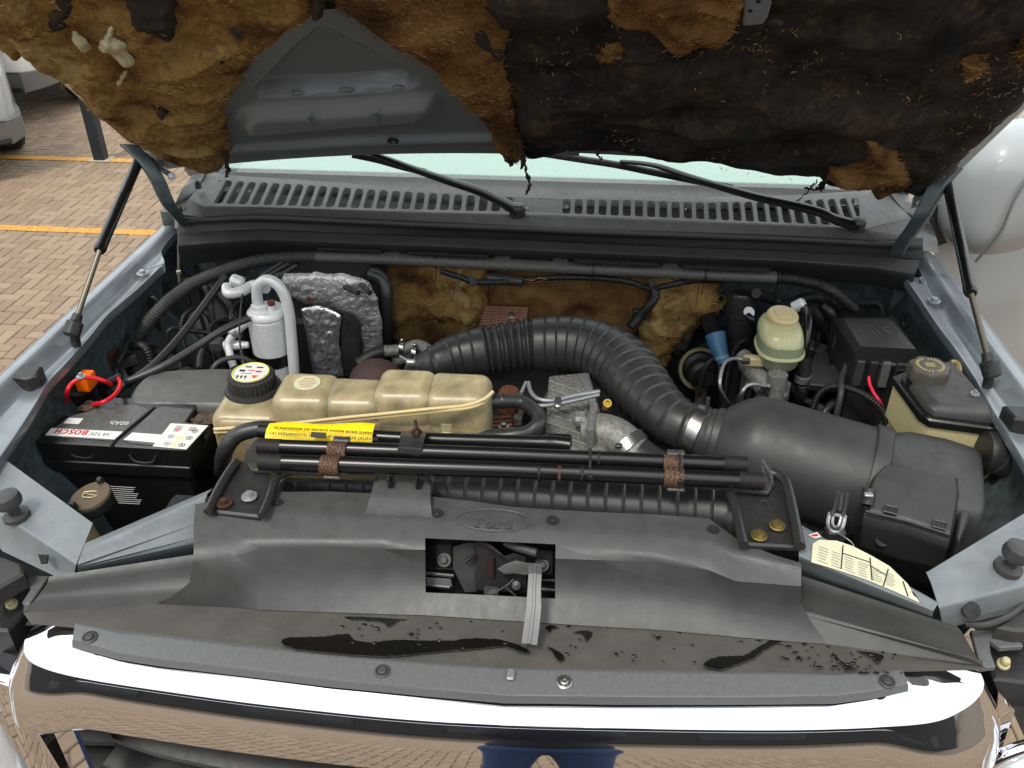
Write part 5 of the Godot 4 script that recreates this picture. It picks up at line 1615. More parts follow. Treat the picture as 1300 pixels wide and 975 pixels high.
func battery() -> void:
	var o := base("car_battery", "black car battery with a white striped label on its lid, in the bay's corner", "battery")
	var mb := MB.new()
	mb.rbox(Vector3(-0.853, 0.86, -0.825), Vector3(-0.575, 1.298, -0.652), 0.006)
	obj("case", mb, M.black_gloss, o, 50)
	mb = MB.new()
	mb.rbox(Vector3(-0.858, 1.292, -0.83), Vector3(-0.568, 1.318, -0.642), 0.005)
	obj("rim", mb, M.black_gloss, o, 50)
	mb = MB.new()
	mb.prism([Vector3(-0.846, 1.357, -0.646), Vector3(-0.566, 1.357, -0.646), Vector3(-0.566, 1.357, -0.70), Vector3(-0.605, 1.357, -0.735), Vector3(-0.605, 1.357, -0.80), Vector3(-0.70, 1.357, -0.80), Vector3(-0.79, 1.357, -0.80), Vector3(-0.79, 1.357, -0.732), Vector3(-0.846, 1.357, -0.732)], Vector3(0, -0.045, 0), 0.003)
	obj("lid", mb, M.black_gloss, o)
	# printed label film in two halves, with a groove between
	mb = MB.new()
	mb.prism([V(-.839,1.3585,-.663), V(-.711,1.3585,-.659), V(-.687,1.3585,-.761), V(-.718,1.3585,-.774), V(-.766,1.3585,-.77), V(-.793,1.3585,-.749), V(-.824,1.3585,-.73), V(-.83,1.3585,-.719)], Vector3(0, -0.0016, 0), 0.0004)
	var l0 := obj("label_film", mb, mat("label_dark", Color(0.33, 0.33, 0.32), 0.5, 0, {"grime": "speck", "scale": 8.0}), o)
	mb = MB.new()
	mb.prism([V(-.691,1.3585,-.661), V(-.675,1.3585,-.655), V(-.57,1.3585,-.647), V(-.559,1.3585,-.717), V(-.605,1.3585,-.726), V(-.606,1.3585,-.77), V(-.669,1.3585,-.773), V(-.678,1.3585,-.761)], Vector3(0, -0.0016, 0), 0.0004)
	var l1 := obj("label_film", mb, M.label_dark, o)
	mb = MB.new()
	mb.tube([V(-.706,1.3585,-.643), V(-.706,1.3585,-.664), V(-.681,1.3585,-.769)], 0.0022, 6)
	obj("groove", mb, M.black, o)
	mb = MB.new()
	mb.prism([V(-.84,1.3592,-.664), V(-.841,1.3592,-.686), V(-.704,1.3592,-.686), V(-.708,1.3592,-.662)], Vector3(0, -0.001, 0), 0.0002)
	obj("white_stripe", mb, M.paper, l0)
	mb = MB.new()
	mb.prism([V(-.692,1.3592,-.662), V(-.686,1.3592,-.685), V(-.624,1.3592,-.683), V(-.627,1.3592,-.658)], Vector3(0, -0.001, 0), 0.0002)
	obj("white_stripe", mb, M.paper, l1)
	mb = MB.new()
	mb.prism([V(-.631,1.3596,-.647), V(-.628,1.3596,-.719), V(-.556,1.3596,-.718), V(-.567,1.3596,-.643)], Vector3(0, -0.0012, 0), 0.0002)
	var wl := obj("warning_panel", mb, M.paper, l1)
	mb = MB.new()
	mb.prism([V(-.827,1.3592,-.703), V(-.826,1.3592,-.721), V(-.797,1.3592,-.721), V(-.797,1.3592,-.703)], Vector3(0, -0.001, 0), 0.0002)
	obj("barcode_panel", mb, M.paper, l0)
	var back := Transform3D(Basis(Vector3.UP, PI) * Basis(Vector3.RIGHT, -PI / 2), Vector3.ZERO)
	letters("BOSCH", 0.0140, back.translated(V(-.797,1.3596,-.677)), M.ink_red, l0, "lettering", true, 0.0004)
	letters("S4 12V", 0.009, back.translated(V(-.742,1.3596,-.674)), M.ink_grey, l0, "lettering", false, 0.0004)
	letters("60Ah", 0.011, back.translated(V(-.723,1.3592,-.712)), M.white_ink, l0, "lettering", true, 0.0004)
	var inks := [M.ink_grey, M.yellow, M.ink, M.ink_grey, M.yellow, M.ink, M.ink, M.ink_red]
	var k := 0
	for q in [V(-.608,1.3599,-.656), V(-.593,1.3599,-.655), V(-.58,1.3599,-.654), V(-.61,1.3599,-.678), V(-.592,1.3599,-.674), V(-.575,1.3599,-.676), V(-.573,1.3599,-.698), V(-.608,1.3599,-.698)]:
		mb = MB.new()
		var ring := []
		for j in 13: ring.push_back(q + Vector3(cos(TAU * j / 12), 0, sin(TAU * j / 12)) * 0.0052)
		mb.tube(ring, 0.0006, 4)
		mb.bx(q, Vector3(0.004, 0.0006, 0.003), 0.0002)
		obj("warning_symbol", mb, inks[k % 8], wl)
		k += 1
	mb = MB.new()
	for j in 14:
		var a: Vector3 = (V(-.615,1.3599,-.707)).lerp(V(-.563,1.3599,-.704), (j % 2) * 0.5)
		mb.tube([a + Vector3(0.002, 0, 0.002 * (j / 2) - 0.004), a + Vector3(0.017 - 0.002 * (j % 3), 0, 0.002 * (j / 2) - 0.004)], 0.00035, 3)
	obj("printed_text", mb, M.ink_grey, wl)
	mb = MB.new()
	for j in 9:
		var a: Vector3 = (V(-.739,1.2575,-.651)).lerp(V(-.731,1.2184,-.651), j / 8.0)
		mb.tube([a, a + Vector3(0.05 - 0.004 * (j % 3), 0, 0)], 0.0006, 3)
	obj("printed_text", mb, M.white_ink, o)
	for q in [V(-.768,1.345,-.648), V(-.652,1.345,-.642)]:
		mb = MB.new()
		mb.tube(spl([q + Vector3(-0.024, -0.004, -0.001), q + Vector3(-0.018, -0.016, 0.001), q + Vector3(0, -0.02, 0.001), q + Vector3(0.018, -0.016, 0.001), q + Vector3(0.024, -0.004, -0.001)], 4), 0.0022, 6)
		obj("carry_handle", mb, M.black, o)
	for q in [[V(-.807,1.352,-.774), 31], [V(-.58,1.35,-.756), 32]]:
		mb = MB.new()
		mb.lathe(frame(q[0] - Vector3(0, 0.035, 0), Vector3.UP), [Vector2(0.011, 0), Vector2(0.010, 0.035), Vector2(0.001, 0.036)], 14)
		var post := obj("terminal_post", mb, M.steel, o)
		mb = MB.new()
		mb.bx(q[0] + Vector3(0, -0.01, 0.0), Vector3(0.034, 0.018, 0.024), 0.004)
		mb.tube([q[0] + Vector3(-0.026, -0.006, 0.004), q[0] + Vector3(0.026, -0.008, 0.002)], 0.006, 8)
		obj("clamp", mb, mat("clamp_dirt%d" % q[1], Color(0.44, 0.36, 0.27), 0.85, 0.1, {"grime": "heavy", "scale": 25.0, "bump": "fine", "bumps": 0.8}), post)
		crust("corrosion", q[0] + Vector3(0, -0.004, 0), Vector3(0.026, 0.010, 0.018), M["clamp_dirt%d" % q[1]], post, q[1], 22)
	# positive cable with its fuse holder
	var w := base("battery_cable", "red battery cables with an orange fuse holder behind the battery", "cable")
	tubed("red_wire", [V(-.858,1.36,-.774), V(-.832,1.4,-.75), V(-.826,1.41,-.762), V(-.81,1.415,-.773), V(-.793,1.41,-.782), V(-.777,1.4,-.788), V(-.781,1.38,-.808)], 0.0042, M.red, w)
	tubed("red_wire", [V(-.805,1.355,-.772), V(-.767,1.38,-.746), V(-.758,1.38,-.765), V(-.757,1.38,-.788), V(-.765,1.38,-.815), V(-.79,1.37,-.85)], 0.0042, M.red, w)
	mb = MB.new()
	mb.rbox(V(-.853,1.36,-.805), (V(-.826,1.36,-.825)) + Vector3(0, 0.032, -0.016), 0.004)
	obj("fuse_holder", mb, M.orange, w, 60)
	tubed("black_sleeve", [V(-.798,1.37,-.829), V(-.791,1.37,-.841), V(-.787,1.37,-.853)], 0.008, M.rubber, w)
	# relay and starter solenoid on the apron
	var sol := base("starter_relay", "dirty brown round relay on the apron behind the battery", "relay")
	mb = MB.new()
	mb.lathe(frame(V(-.881,1.33,-.844), Vector3(0.3, 1, 0.2)), [Vector2(0.034, -0.2), Vector2(0.034, 0.03), Vector2(0.028, 0.036), Vector2(0.001, 0.038)], 18)
	obj("can", mb, mat("brown_dirt", Color(0.17, 0.12, 0.09), 0.8, 0, {"grime": "heavy", "scale": 12.0, "bump": "fine"}), sol, 40)
	mb = MB.new()
	mb.lathe(frame(V(-.91,1.3,-.995), Vector3(0.5, 0.7, 0.3)), [Vector2(0.032, -0.12), Vector2(0.032, 0.03), Vector2(0.026, 0.036), Vector2(0.001, 0.036)], 18)
	obj("coil", mb, M.brown_dirt, sol, 40)
	mb = MB.new()
	mb.rbox(V(-.886,1.31,-.981), (V(-.875,1.31,-1.001)) + Vector3(0, 0.03, -0.02), 0.004)
	obj("terminal_block", mb, M.rust, sol)
	for q in [[V(-.915,1.36,-.852), V(-.919,1.36,-.882), V(-.902,1.36,-.89), V(-.878,1.36,-.874)], [V(-.842,1.34,-.947), V(-.853,1.34,-.999), V(-.868,1.34,-1.046), V(-.891,1.34,-1.088)], [V(-.835,1.33,-.914), V(-.843,1.33,-.945), V(-.822,1.33,-.928), V(-.79,1.33,-.881)]]: tubed("lead", q, 0.005, M.rubber, sol)
	# washer filler neck in front
	var ws := base("washer_filler", "dusty cap and neck of the washer bottle in front of the battery", "filler neck")
	mb = MB.new()
	var up := Vector3(-0.15, 1, 0.12)
	var wc: Vector3 = V(-.694,1.335,-.531)
	mb.lathe(frame(wc + Vector3(0.004, -0.30, -0.01), up), [Vector2(0.026, 0), Vector2(0.026, 0.26), Vector2(0.028, 0.275), Vector2(0.024, 0.28)], 24)
	obj("neck", mb, M.cream, ws, 40)
	mb = MB.new()
	mb.lathe(frame(wc + Vector3(0.0, -0.022, 0), up), [Vector2(0.036, 0), Vector2(0.037, 0.004), Vector2(0.037, 0.018), Vector2(0.0345, 0.021)], 28)
	obj("cap_skirt", mb, M.black, ws, 40)
	mb = MB.new()
	mb.lathe(frame(wc, up), [Vector2(0.0345, -0.002), Vector2(0.033, 0.002), Vector2(0.0005, 0.004)], 28)
	var cap := obj("cap", mb, mat("cap_dust", Color(0.42, 0.36, 0.28), 0.75, 0, {"grime": "mid", "scale": 20.0}), ws, 40)
	mb = MB.new()
	mb.tube(spl([wc + Vector3(-0.012, 0.005, -0.004), wc + Vector3(-0.008, 0.005, 0.008), wc + Vector3(0.008, 0.005, 0.008), wc + Vector3(0.014, 0.004, -0.004), wc + Vector3(0.004, 0.005, -0.008), wc + Vector3(-0.012, 0.005, -0.004)], 4), 0.0012, 5)
	mb.tube([wc + Vector3(-0.012, 0.005, -0.002), wc + Vector3(0.012, 0.0052, 0.003)], 0.001, 4)
	obj("washer_symbol", mb, M.cream, cap)
	for q in [Vector3(-0.012, -0.002, 0.03), Vector3(0.006, 0.004, -0.03)]:
		mb = MB.new()
		mb.box(frame(wc + q, up), Vector3(0.010, 0.026, 0.010), 0.002)
		obj("cap_lug", mb, M.black, ws)
	# flat moulded lid behind the battery
	var gb := base("moulded_lid", "flat grey plastic lid between the battery and the accumulator", "cover")
	mb = MB.new()
	mb.prism(spl([V(-.747,1.36,-.8), V(-.755,1.36,-.848), V(-.743,1.36,-.888), V(-.715,1.36,-.906), V(-.64,1.36,-.919), V(-.582,1.36,-.924), V(-.561,1.36,-.901), V(-.538,1.36,-.826), V(-.534,1.36,-.788), V(-.633,1.36,-.779), V(-.724,1.36,-.774)], 3, true), Vector3(0, -0.10, 0), 0.010)
	obj("lid", mb, mat("lid_grey", Color(0.36, 0.36, 0.35), 0.6, 0, {"grime": "speck", "scale": 4.0}), gb, 50)
	mb = MB.new()
	mb.bx((V(-.698,1.3,-.93)) + Vector3(0, -0.23, 0), Vector3(0.17, 0.42, 0.12), 0.01)
	obj("body", mb, M.black, gb)

func coolant() -> void:
	var o := base("coolant_tank", "long yellowed coolant tank of five bulging chambers with a black cap", "coolant tank")
	var mb := MB.new()
	for q in [[-0.538, -0.408, 1.405, -0.80, -0.685], [-0.424, -0.314, 1.443, -0.795, -0.693], [-0.334, -0.226, 1.440, -0.79, -0.698], [-0.240, -0.134, 1.458, -0.80, -0.70], [-0.150, -0.034, 1.455, -0.80, -0.703]]:
		mb.rbox(Vector3(q[0], 1.30, q[3]), Vector3(q[1], q[2], q[4]), 0.022, 5)
	obj("upper_shell", mb, M.tank, o, 60)
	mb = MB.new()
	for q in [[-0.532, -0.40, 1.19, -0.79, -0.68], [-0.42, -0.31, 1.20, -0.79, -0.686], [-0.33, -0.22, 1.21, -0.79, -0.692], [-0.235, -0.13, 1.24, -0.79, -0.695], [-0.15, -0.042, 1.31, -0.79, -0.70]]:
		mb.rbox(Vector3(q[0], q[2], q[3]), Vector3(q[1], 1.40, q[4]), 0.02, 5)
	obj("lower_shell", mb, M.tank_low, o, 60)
	mb = MB.new()
	mb.tube(spl([V(-.526,1.3806,-.678), V(-.44,1.3926,-.678), V(-.374,1.4033,-.678), V(-.294,1.4181,-.678), V(-.209,1.433,-.678), V(-.13,1.4474,-.678), V(-.073,1.4493,-.69), V(-.041,1.4575,-.7), V(-.026,1.4649,-.715)], 5), 0.0034, 8, true)
	mb.tube(spl([V(-.527,1.3728,-.679), V(-.442,1.3832,-.679), V(-.295,1.4106,-.679), V(-.13,1.4402,-.679), V(-.059,1.4468,-.69), V(-.031,1.4564,-.71)], 5), 0.0025, 6, true)
	obj("weld_seam", mb, mat("tank_pale", Color(0.80, 0.72, 0.53), 0.4, 0, {"sss": 0.3}), o, 50)
	# cap
	var c: Vector3 = V(-.483,1.405,-.778)
	mb = MB.new()
	mb.lathe(frame(c, Vector3.UP), [Vector2(0.051, -0.002), Vector2(0.053, 0.002), Vector2(0.051, 0.007), Vector2(0.044, 0.009)], 32)
	obj("cap_flange", mb, M.black, o, 40)
	mb = MB.new()
	var rs := []
	for q in [[0.043, 0.006], [0.0435, 0.03], [0.041, 0.034], [0.033, 0.036]]:
		var ring := PackedVector3Array()
		for k in 64:
			var a := TAU * k / 64
			ring.push_back(c + Vector3(cos(a) * (q[0] - (0.002 if k % 2 == 0 else 0.0)), q[1], -sin(a) * (q[0] - (0.002 if k % 2 == 0 else 0.0))))
		rs.push_back(ring)
	mb.rings(rs); mb.fan(rs[-1])
	var cp := obj("cap", mb, M.black, o, 30)
	mb = MB.new()
	mb.lathe(frame(c + Vector3(0, 0.0355, 0), Vector3.UP), [Vector2(0.034, 0), Vector2(0.034, 0.001), Vector2(0.0005, 0.0012)], 32)
	var disc := obj("cap_label", mb, M.paper, cp)
	mb = MB.new()
	var ring2 := []
	for k in 33: ring2.push_back(c + Vector3(cos(TAU * k / 32) * 0.0328, 0.0372, sin(TAU * k / 32) * 0.0328))
	mb.tube(ring2, 0.0014, 5, false)
	obj("yellow_ring", mb, mat("pale_yellow", Color(0.86, 0.84, 0.4), 0.5), disc)
	var flat := Basis(Vector3.RIGHT, -PI / 2)
	for q in [[-0.010, -0.018, 0.012, 0.0035, "ink"], [0.012, -0.018, 0.012, 0.0035, "ink"], [-0.017, -0.004, 0.010, 0.006, "ink"], [0.0, -0.006, 0.014, 0.002, "ink_red"], [0.014, -0.003, 0.010, 0.005, "ink_red"], [-0.006, 0.005, 0.02, 0.001, "ink"]]:
		mb = MB.new()
		mb.bx(c + Vector3(q[0], 0.0372, q[1]), Vector3(q[2], 0.0006, q[3]), 0.0002)
		obj("printed_mark", mb, M[q[4]], disc)
	letters("111", 0.010, Transform3D(flat, c + Vector3(-0.012, 0.037, 0.018)), M.ink, disc, "lettering", true, 0.0005)
	mb = MB.new()
	mb.prism([c + Vector3(0.006, 0.0376, 0.011), c + Vector3(0.018, 0.0376, 0.011), c + Vector3(0.012, 0.0376, 0.021)], Vector3(0, -0.0006, 0), 0.0001)
	obj("arrow_mark", mb, mat("mark_orange", Color(0.85, 0.35, 0.08), 0.5), disc)
	# round sticker
	var s: Vector3 = V(-.367,1.4445,-.747)
	mb = MB.new()
	mb.lathe(frame(s, Vector3.UP), [Vector2(0.024, -0.001), Vector2(0.024, 0.0005), Vector2(0.0005, 0.0007)], 28)
	var st := obj("round_sticker", mb, M.paper_old, o)
	mb = MB.new()
	for k in 6:
		var w := 0.034 - absf(k - 2.5) * 0.006
		mb.bx(s + Vector3(0.001 * (k % 2), 0.0009, -0.014 + k * 0.0056), Vector3(w, 0.0004, 0.0014), 0.0001)
	obj("printed_text", mb, mat("ink_orange", Color(0.66, 0.42, 0.28), 0.6), st)
	# hoses
	tubed("outlet_hose", [V(-.053,1.4,-.771), V(-.013,1.4,-.785), V(.021,1.395,-.79), V(.048,1.395,-.759), V(.054,1.395,-.729), V(.038,1.385,-.713), V(.005,1.38,-.705), V(-.049,1.37,-.707), V(-.123,1.35,-.719)], 0.0135, M.hose, o, 8, 14)
	for q in [V(-.028,1.4,-.781), V(-.016,1.4,-.785)]:
		mb = MB.new()
		mb.lathe(frame(q, Vector3(1, 0, 0.03)), [Vector2(0.0135, -0.002), Vector2(0.0152, -0.002), Vector2(0.0152, 0.002), Vector2(0.0135, 0.002)], 18)
		obj("hose_clip", mb, M.black, o)
	tubed("inlet_hose", [V(-.575,1.2,-.76), V(-.524,1.3,-.674), V(-.49,1.37,-.631), V(-.467,1.4,-.636), V(-.433,1.41,-.644), V(-.399,1.41,-.647)], 0.0145, M.hose, o, 8, 14)
	mb = MB.new()
	mb.lathe(frame(V(-.109,1.38,-.715), Vector3.UP), [Vector2(0.02, -0.02), Vector2(0.02, 0.0), Vector2(0.016, 0.004), Vector2(0.016, 0.02)], 16)
	obj("outlet_neck", mb, M.cream, o)

func climate() -> void:
	# aluminium accumulator can with its pipes
	var o := base("ac_accumulator", "silver aluminium accumulator can with a hooked pipe", "accumulator")
	var c := Vector3(-0.548, 1.42, -1.06)
	var mb := MB.new()
	mb.lathe(frame(c, Vector3.UP), [Vector2(0.038, -0.42), Vector2(0.0425, -0.40), Vector2(0.0425, -0.016), Vector2(0.040, -0.012), Vector2(0.0425, -0.008), Vector2(0.0415, 0.0), Vector2(0.036, 0.006), Vector2(0.01, 0.008)], 32)
	obj("can", mb, M.alu_white, o, 40)
	mb = MB.new()
	mb.lathe(frame(c, Vector3.UP), [Vector2(0.0435, -0.122), Vector2(0.0435, -0.095), Vector2(0.042, -0.094)], 32)
	obj("strap", mb, M.black_gloss, o, 30)
	tubed("hook_pipe", [c + Vector3(-0.012, 0.0, 0.004), c + Vector3(-0.014, 0.03, 0.004), c + Vector3(-0.006, 0.062, 0.006), c + Vector3(0.018, 0.078, 0.010), c + Vector3(0.044, 0.064, 0.016), c + Vector3(0.056, 0.02, 0.02), c + Vector3(0.055, -0.06, 0.026), c + Vector3(0.05, -0.22, 0.04), c + Vector3(0.05, -0.38, 0.04)], 0.0115, M.alu_white, o, 7, 14)
	mb = MB.new()
	mb.lathe(frame(c + Vector3(-0.012, 0.004, 0.004), Vector3.UP), [Vector2(0.018, 0), Vector2(0.018, 0.012), Vector2(0.012, 0.014)], 16)
	mb.lathe(frame(c + Vector3(0.016, 0.004, 0.008), Vector3.UP), [Vector2(0.009, 0), Vector2(0.009, 0.014), Vector2(0.006, 0.016)], 14)
	obj("fitting", mb, M.alu_white, o, 30)
	mb = MB.new()
	mb.lathe(frame(c + Vector3(0.016, 0.018, 0.008), Vector3.UP), [Vector2(0.008, 0), Vector2(0.008, 0.010), Vector2(0.001, 0.011)], 14)
	obj("valve_cap", mb, mat("brown_red", Color(0.42, 0.16, 0.11), 0.6), o, 30)
	tubed("suction_pipe", [V(-.551,1.46,-1.086), V(-.587,1.455,-1.109), V(-.608,1.45,-1.087), V(-.632,1.45,-1.077), V(-.642,1.455,-1.097)], 0.0115, M.alu_white, o, 7, 14)
	mb = MB.new()
	mb.box(frame(V(-.624,1.46,-1.111), Vector3(0.4, 1, 0.3)), Vector3(0.03, 0.03, 0.024), 0.006)
	obj("pipe_block", mb, M.alu_white, o)
	tubed("liquid_pipe", [V(-.585,1.4,-1.046), V(-.599,1.39,-1.042), V(-.621,1.37,-1.042), V(-.635,1.35,-1.035), V(-.63,1.33,-1.022), V(-.619,1.3,-1.007)], 0.0085, M.alu_white, o, 7, 12)
	mb = MB.new()
	mb.lathe(frame(V(-.621,1.375,-1.043), Vector3(0.5, 0.6, -0.5)), [Vector2(0.012, -0.008), Vector2(0.014, -0.004), Vector2(0.014, 0.006), Vector2(0.010, 0.01)], 12)
	obj("pipe_nut", mb, M.alu, o, 30)
	mb = MB.new()
	mb.tube([V(-.596,1.34,-1.049), V(-.616,1.34,-1.047), V(-.649,1.34,-1.041)], [0.007, 0.010, 0.011], 12)
	obj("pressure_switch", mb, M.alu_white, o, 30)
	mb = MB.new()
	mb.rbox(V(-.675,1.335,-1.023), (V(-.649,1.335,-1.039)) + Vector3(0, 0.022, -0.012), 0.003)
	obj("connector", mb, M.black_dusty, o)
	crust("rust_patch", V(-.685,1.345,-1.032), Vector3(0.008, 0.008, 0.008), M.rust, o, 12, 8)
	corrugated("switch_lead", [V(-.695,1.33,-1.037), V(-.688,1.33,-1), V(-.671,1.33,-.953)], 0.008, M.rubber, o)
	# round blower housing
	var b := base("blower_motor", "round black blower housing under the bay's rear corner", "blower")
	var bc: Vector3 = V(-.821,1.2585,-1.25)
	var ax := Vector3(0.08, 0.42, 0.90)
	mb = MB.new()
	mb.lathe(frame(bc, ax), [Vector2(0.125, -0.10), Vector2(0.126, -0.01), Vector2(0.120, 0.008), Vector2(0.108, 0.013), Vector2(0.098, 0.006), Vector2(0.094, -0.012), Vector2(0.07, -0.016), Vector2(0.05, -0.014), Vector2(0.048, 0.006), Vector2(0.036, 0.012), Vector2(0.001, 0.012)], 40)
	obj("housing", mb, M.black_dusty, b, 40)
	for k in 9:
		var a := TAU * k / 9.0 + 0.2
		var f := frame(bc, ax)
		mb = MB.new()
		mb.box(f * Transform3D(Basis(Vector3.UP, -a), Vector3(cos(a) * 0.072, -0.008, sin(a) * 0.072)), Vector3(0.03, 0.012, 0.010), 0.002)
		obj("rib", mb, M.black, b)
	bolt(b, frame(bc, ax) * Vector3(-0.04, -0.004, -0.086), 0.005, M.alu, ax, 1.5)
	mb = MB.new()
	mb.lathe(frame(V(-.939,1.22,-1.177), Vector3(0.5, 0.6, 0.6)), [Vector2(0.045, -0.1), Vector2(0.045, 0), Vector2(0.038, 0.008), Vector2(0.001, 0.009)], 20)
	obj("vacuum_can", mb, M.black_dusty, b, 40)
	# evaporator case, wrapped in foil
	var h := base("evaporator_case", "black evaporator case wrapped in torn silver foil", "heater box")
	mb = MB.new()
	mb.bx(Vector3(-0.465, 1.12, -1.32), Vector3(0.20, 0.60, 0.22), 0.02)
	mb.bx(Vector3(-0.505, 1.22, -1.20), Vector3(0.09, 0.24, 0.06), 0.01)
	obj("case", mb, M.black, h)
	var grey := [Color(0.22, 0.21, 0.195), Color(0.46, 0.45, 0.43), Color(0.70, 0.69, 0.67)]
	var dull := mat("foil_vc", Color(1, 1, 1), 0.36, 0.6, {"vc": true, "bump": "crinkle", "bumps": 1.0, "scale": 9.0})
	var bright := mat("foil_bright", Color(1, 1, 1), 0.2, 0.85, {"vc": true, "bump": "crinkle", "bumps": 0.6, "scale": 8.0})
	pad("foil_wrap", ragged(PackedVector2Array([Vector2(-0.5768,1.439), Vector2(-0.4779,1.447), Vector2(-0.4061,1.446), Vector2(-0.3575,1.428), Vector2(-0.3376,1.386), Vector2(-0.3368,1.304), Vector2(-0.3444,1.184), Vector2(-0.3983,1.181), Vector2(-0.3901,1.289), Vector2(-0.3993,1.33), Vector2(-0.4199,1.346), Vector2(-0.4524,1.353), Vector2(-0.488,1.363), Vector2(-0.5304,1.377), Vector2(-0.5758,1.396)]), 0.01, 0.006, 3), Transform3D(Basis(), Vector3(0, 0, -1.2)), 0.004, 0.012, 0.0035, grey, dull, h, 21, 0.02, 12.0, 0.7)
	pad("foil_sheet", ragged(PackedVector2Array([Vector2(-0.5114,1.371), Vector2(-0.4703,1.381), Vector2(-0.4405,1.373), Vector2(-0.4185,1.358), Vector2(-0.4323,1.296), Vector2(-0.4299,1.193), Vector2(-0.505,1.185), Vector2(-0.5065,1.25), Vector2(-0.5085,1.323)]), 0.012, 0.003, 4), Transform3D(Basis(), Vector3(0, 0, -1.17)), 0.004, 0.006, 0.0045, [Color(0.75, 0.75, 0.75), Color(0.9, 0.9, 0.9)], bright, h, 25, 0.012, 27.0, 0.4)
	pad("felt_panel", PackedVector2Array([Vector2(-0.4268,1.349), Vector2(-0.4113,1.358), Vector2(-0.3901,1.351), Vector2(-0.3813,1.327), Vector2(-0.3905,1.186), Vector2(-0.4442,1.183)]), Transform3D(Basis(), Vector3(0, 0, -1.185)), 0.006, 0.012, 0.003, [Color(0.05, 0.05, 0.05), Color(0.075, 0.072, 0.07)], M.fibre, h, 27, 0.012)
	tubed("drain_tube", [V(-.368,1.42,-1.258), V(-.337,1.41,-1.248), V(-.33,1.36,-1.232), V(-.348,1.25,-1.259), V(-.374,1.12,-1.324)], 0.0165, M.hose, h, 8, 14)
	for q in [[V(-.569,1.42,-1.191), V(-.526,1.42,-1.228), V(-.448,1.42,-1.214), V(-.372,1.42,-1.16)], [V(-.54,1.425,-1.229), V(-.471,1.425,-1.23), V(-.393,1.425,-1.212), V(-.344,1.425,-1.152)]]: tubed("foil_edge", q, 0.006, M.foil_dull, h)
	mb = MB.new()
	mb.lathe(frame(V(-.496,1.39,-1.194), Vector3.UP), [Vector2(0.010, -0.01), Vector2(0.009, 0.0), Vector2(0.004, 0.004), Vector2(0.004, 0.018), Vector2(0.001, 0.02)], 10)
	obj("drain_nipple", mb, M.brown_red, h)

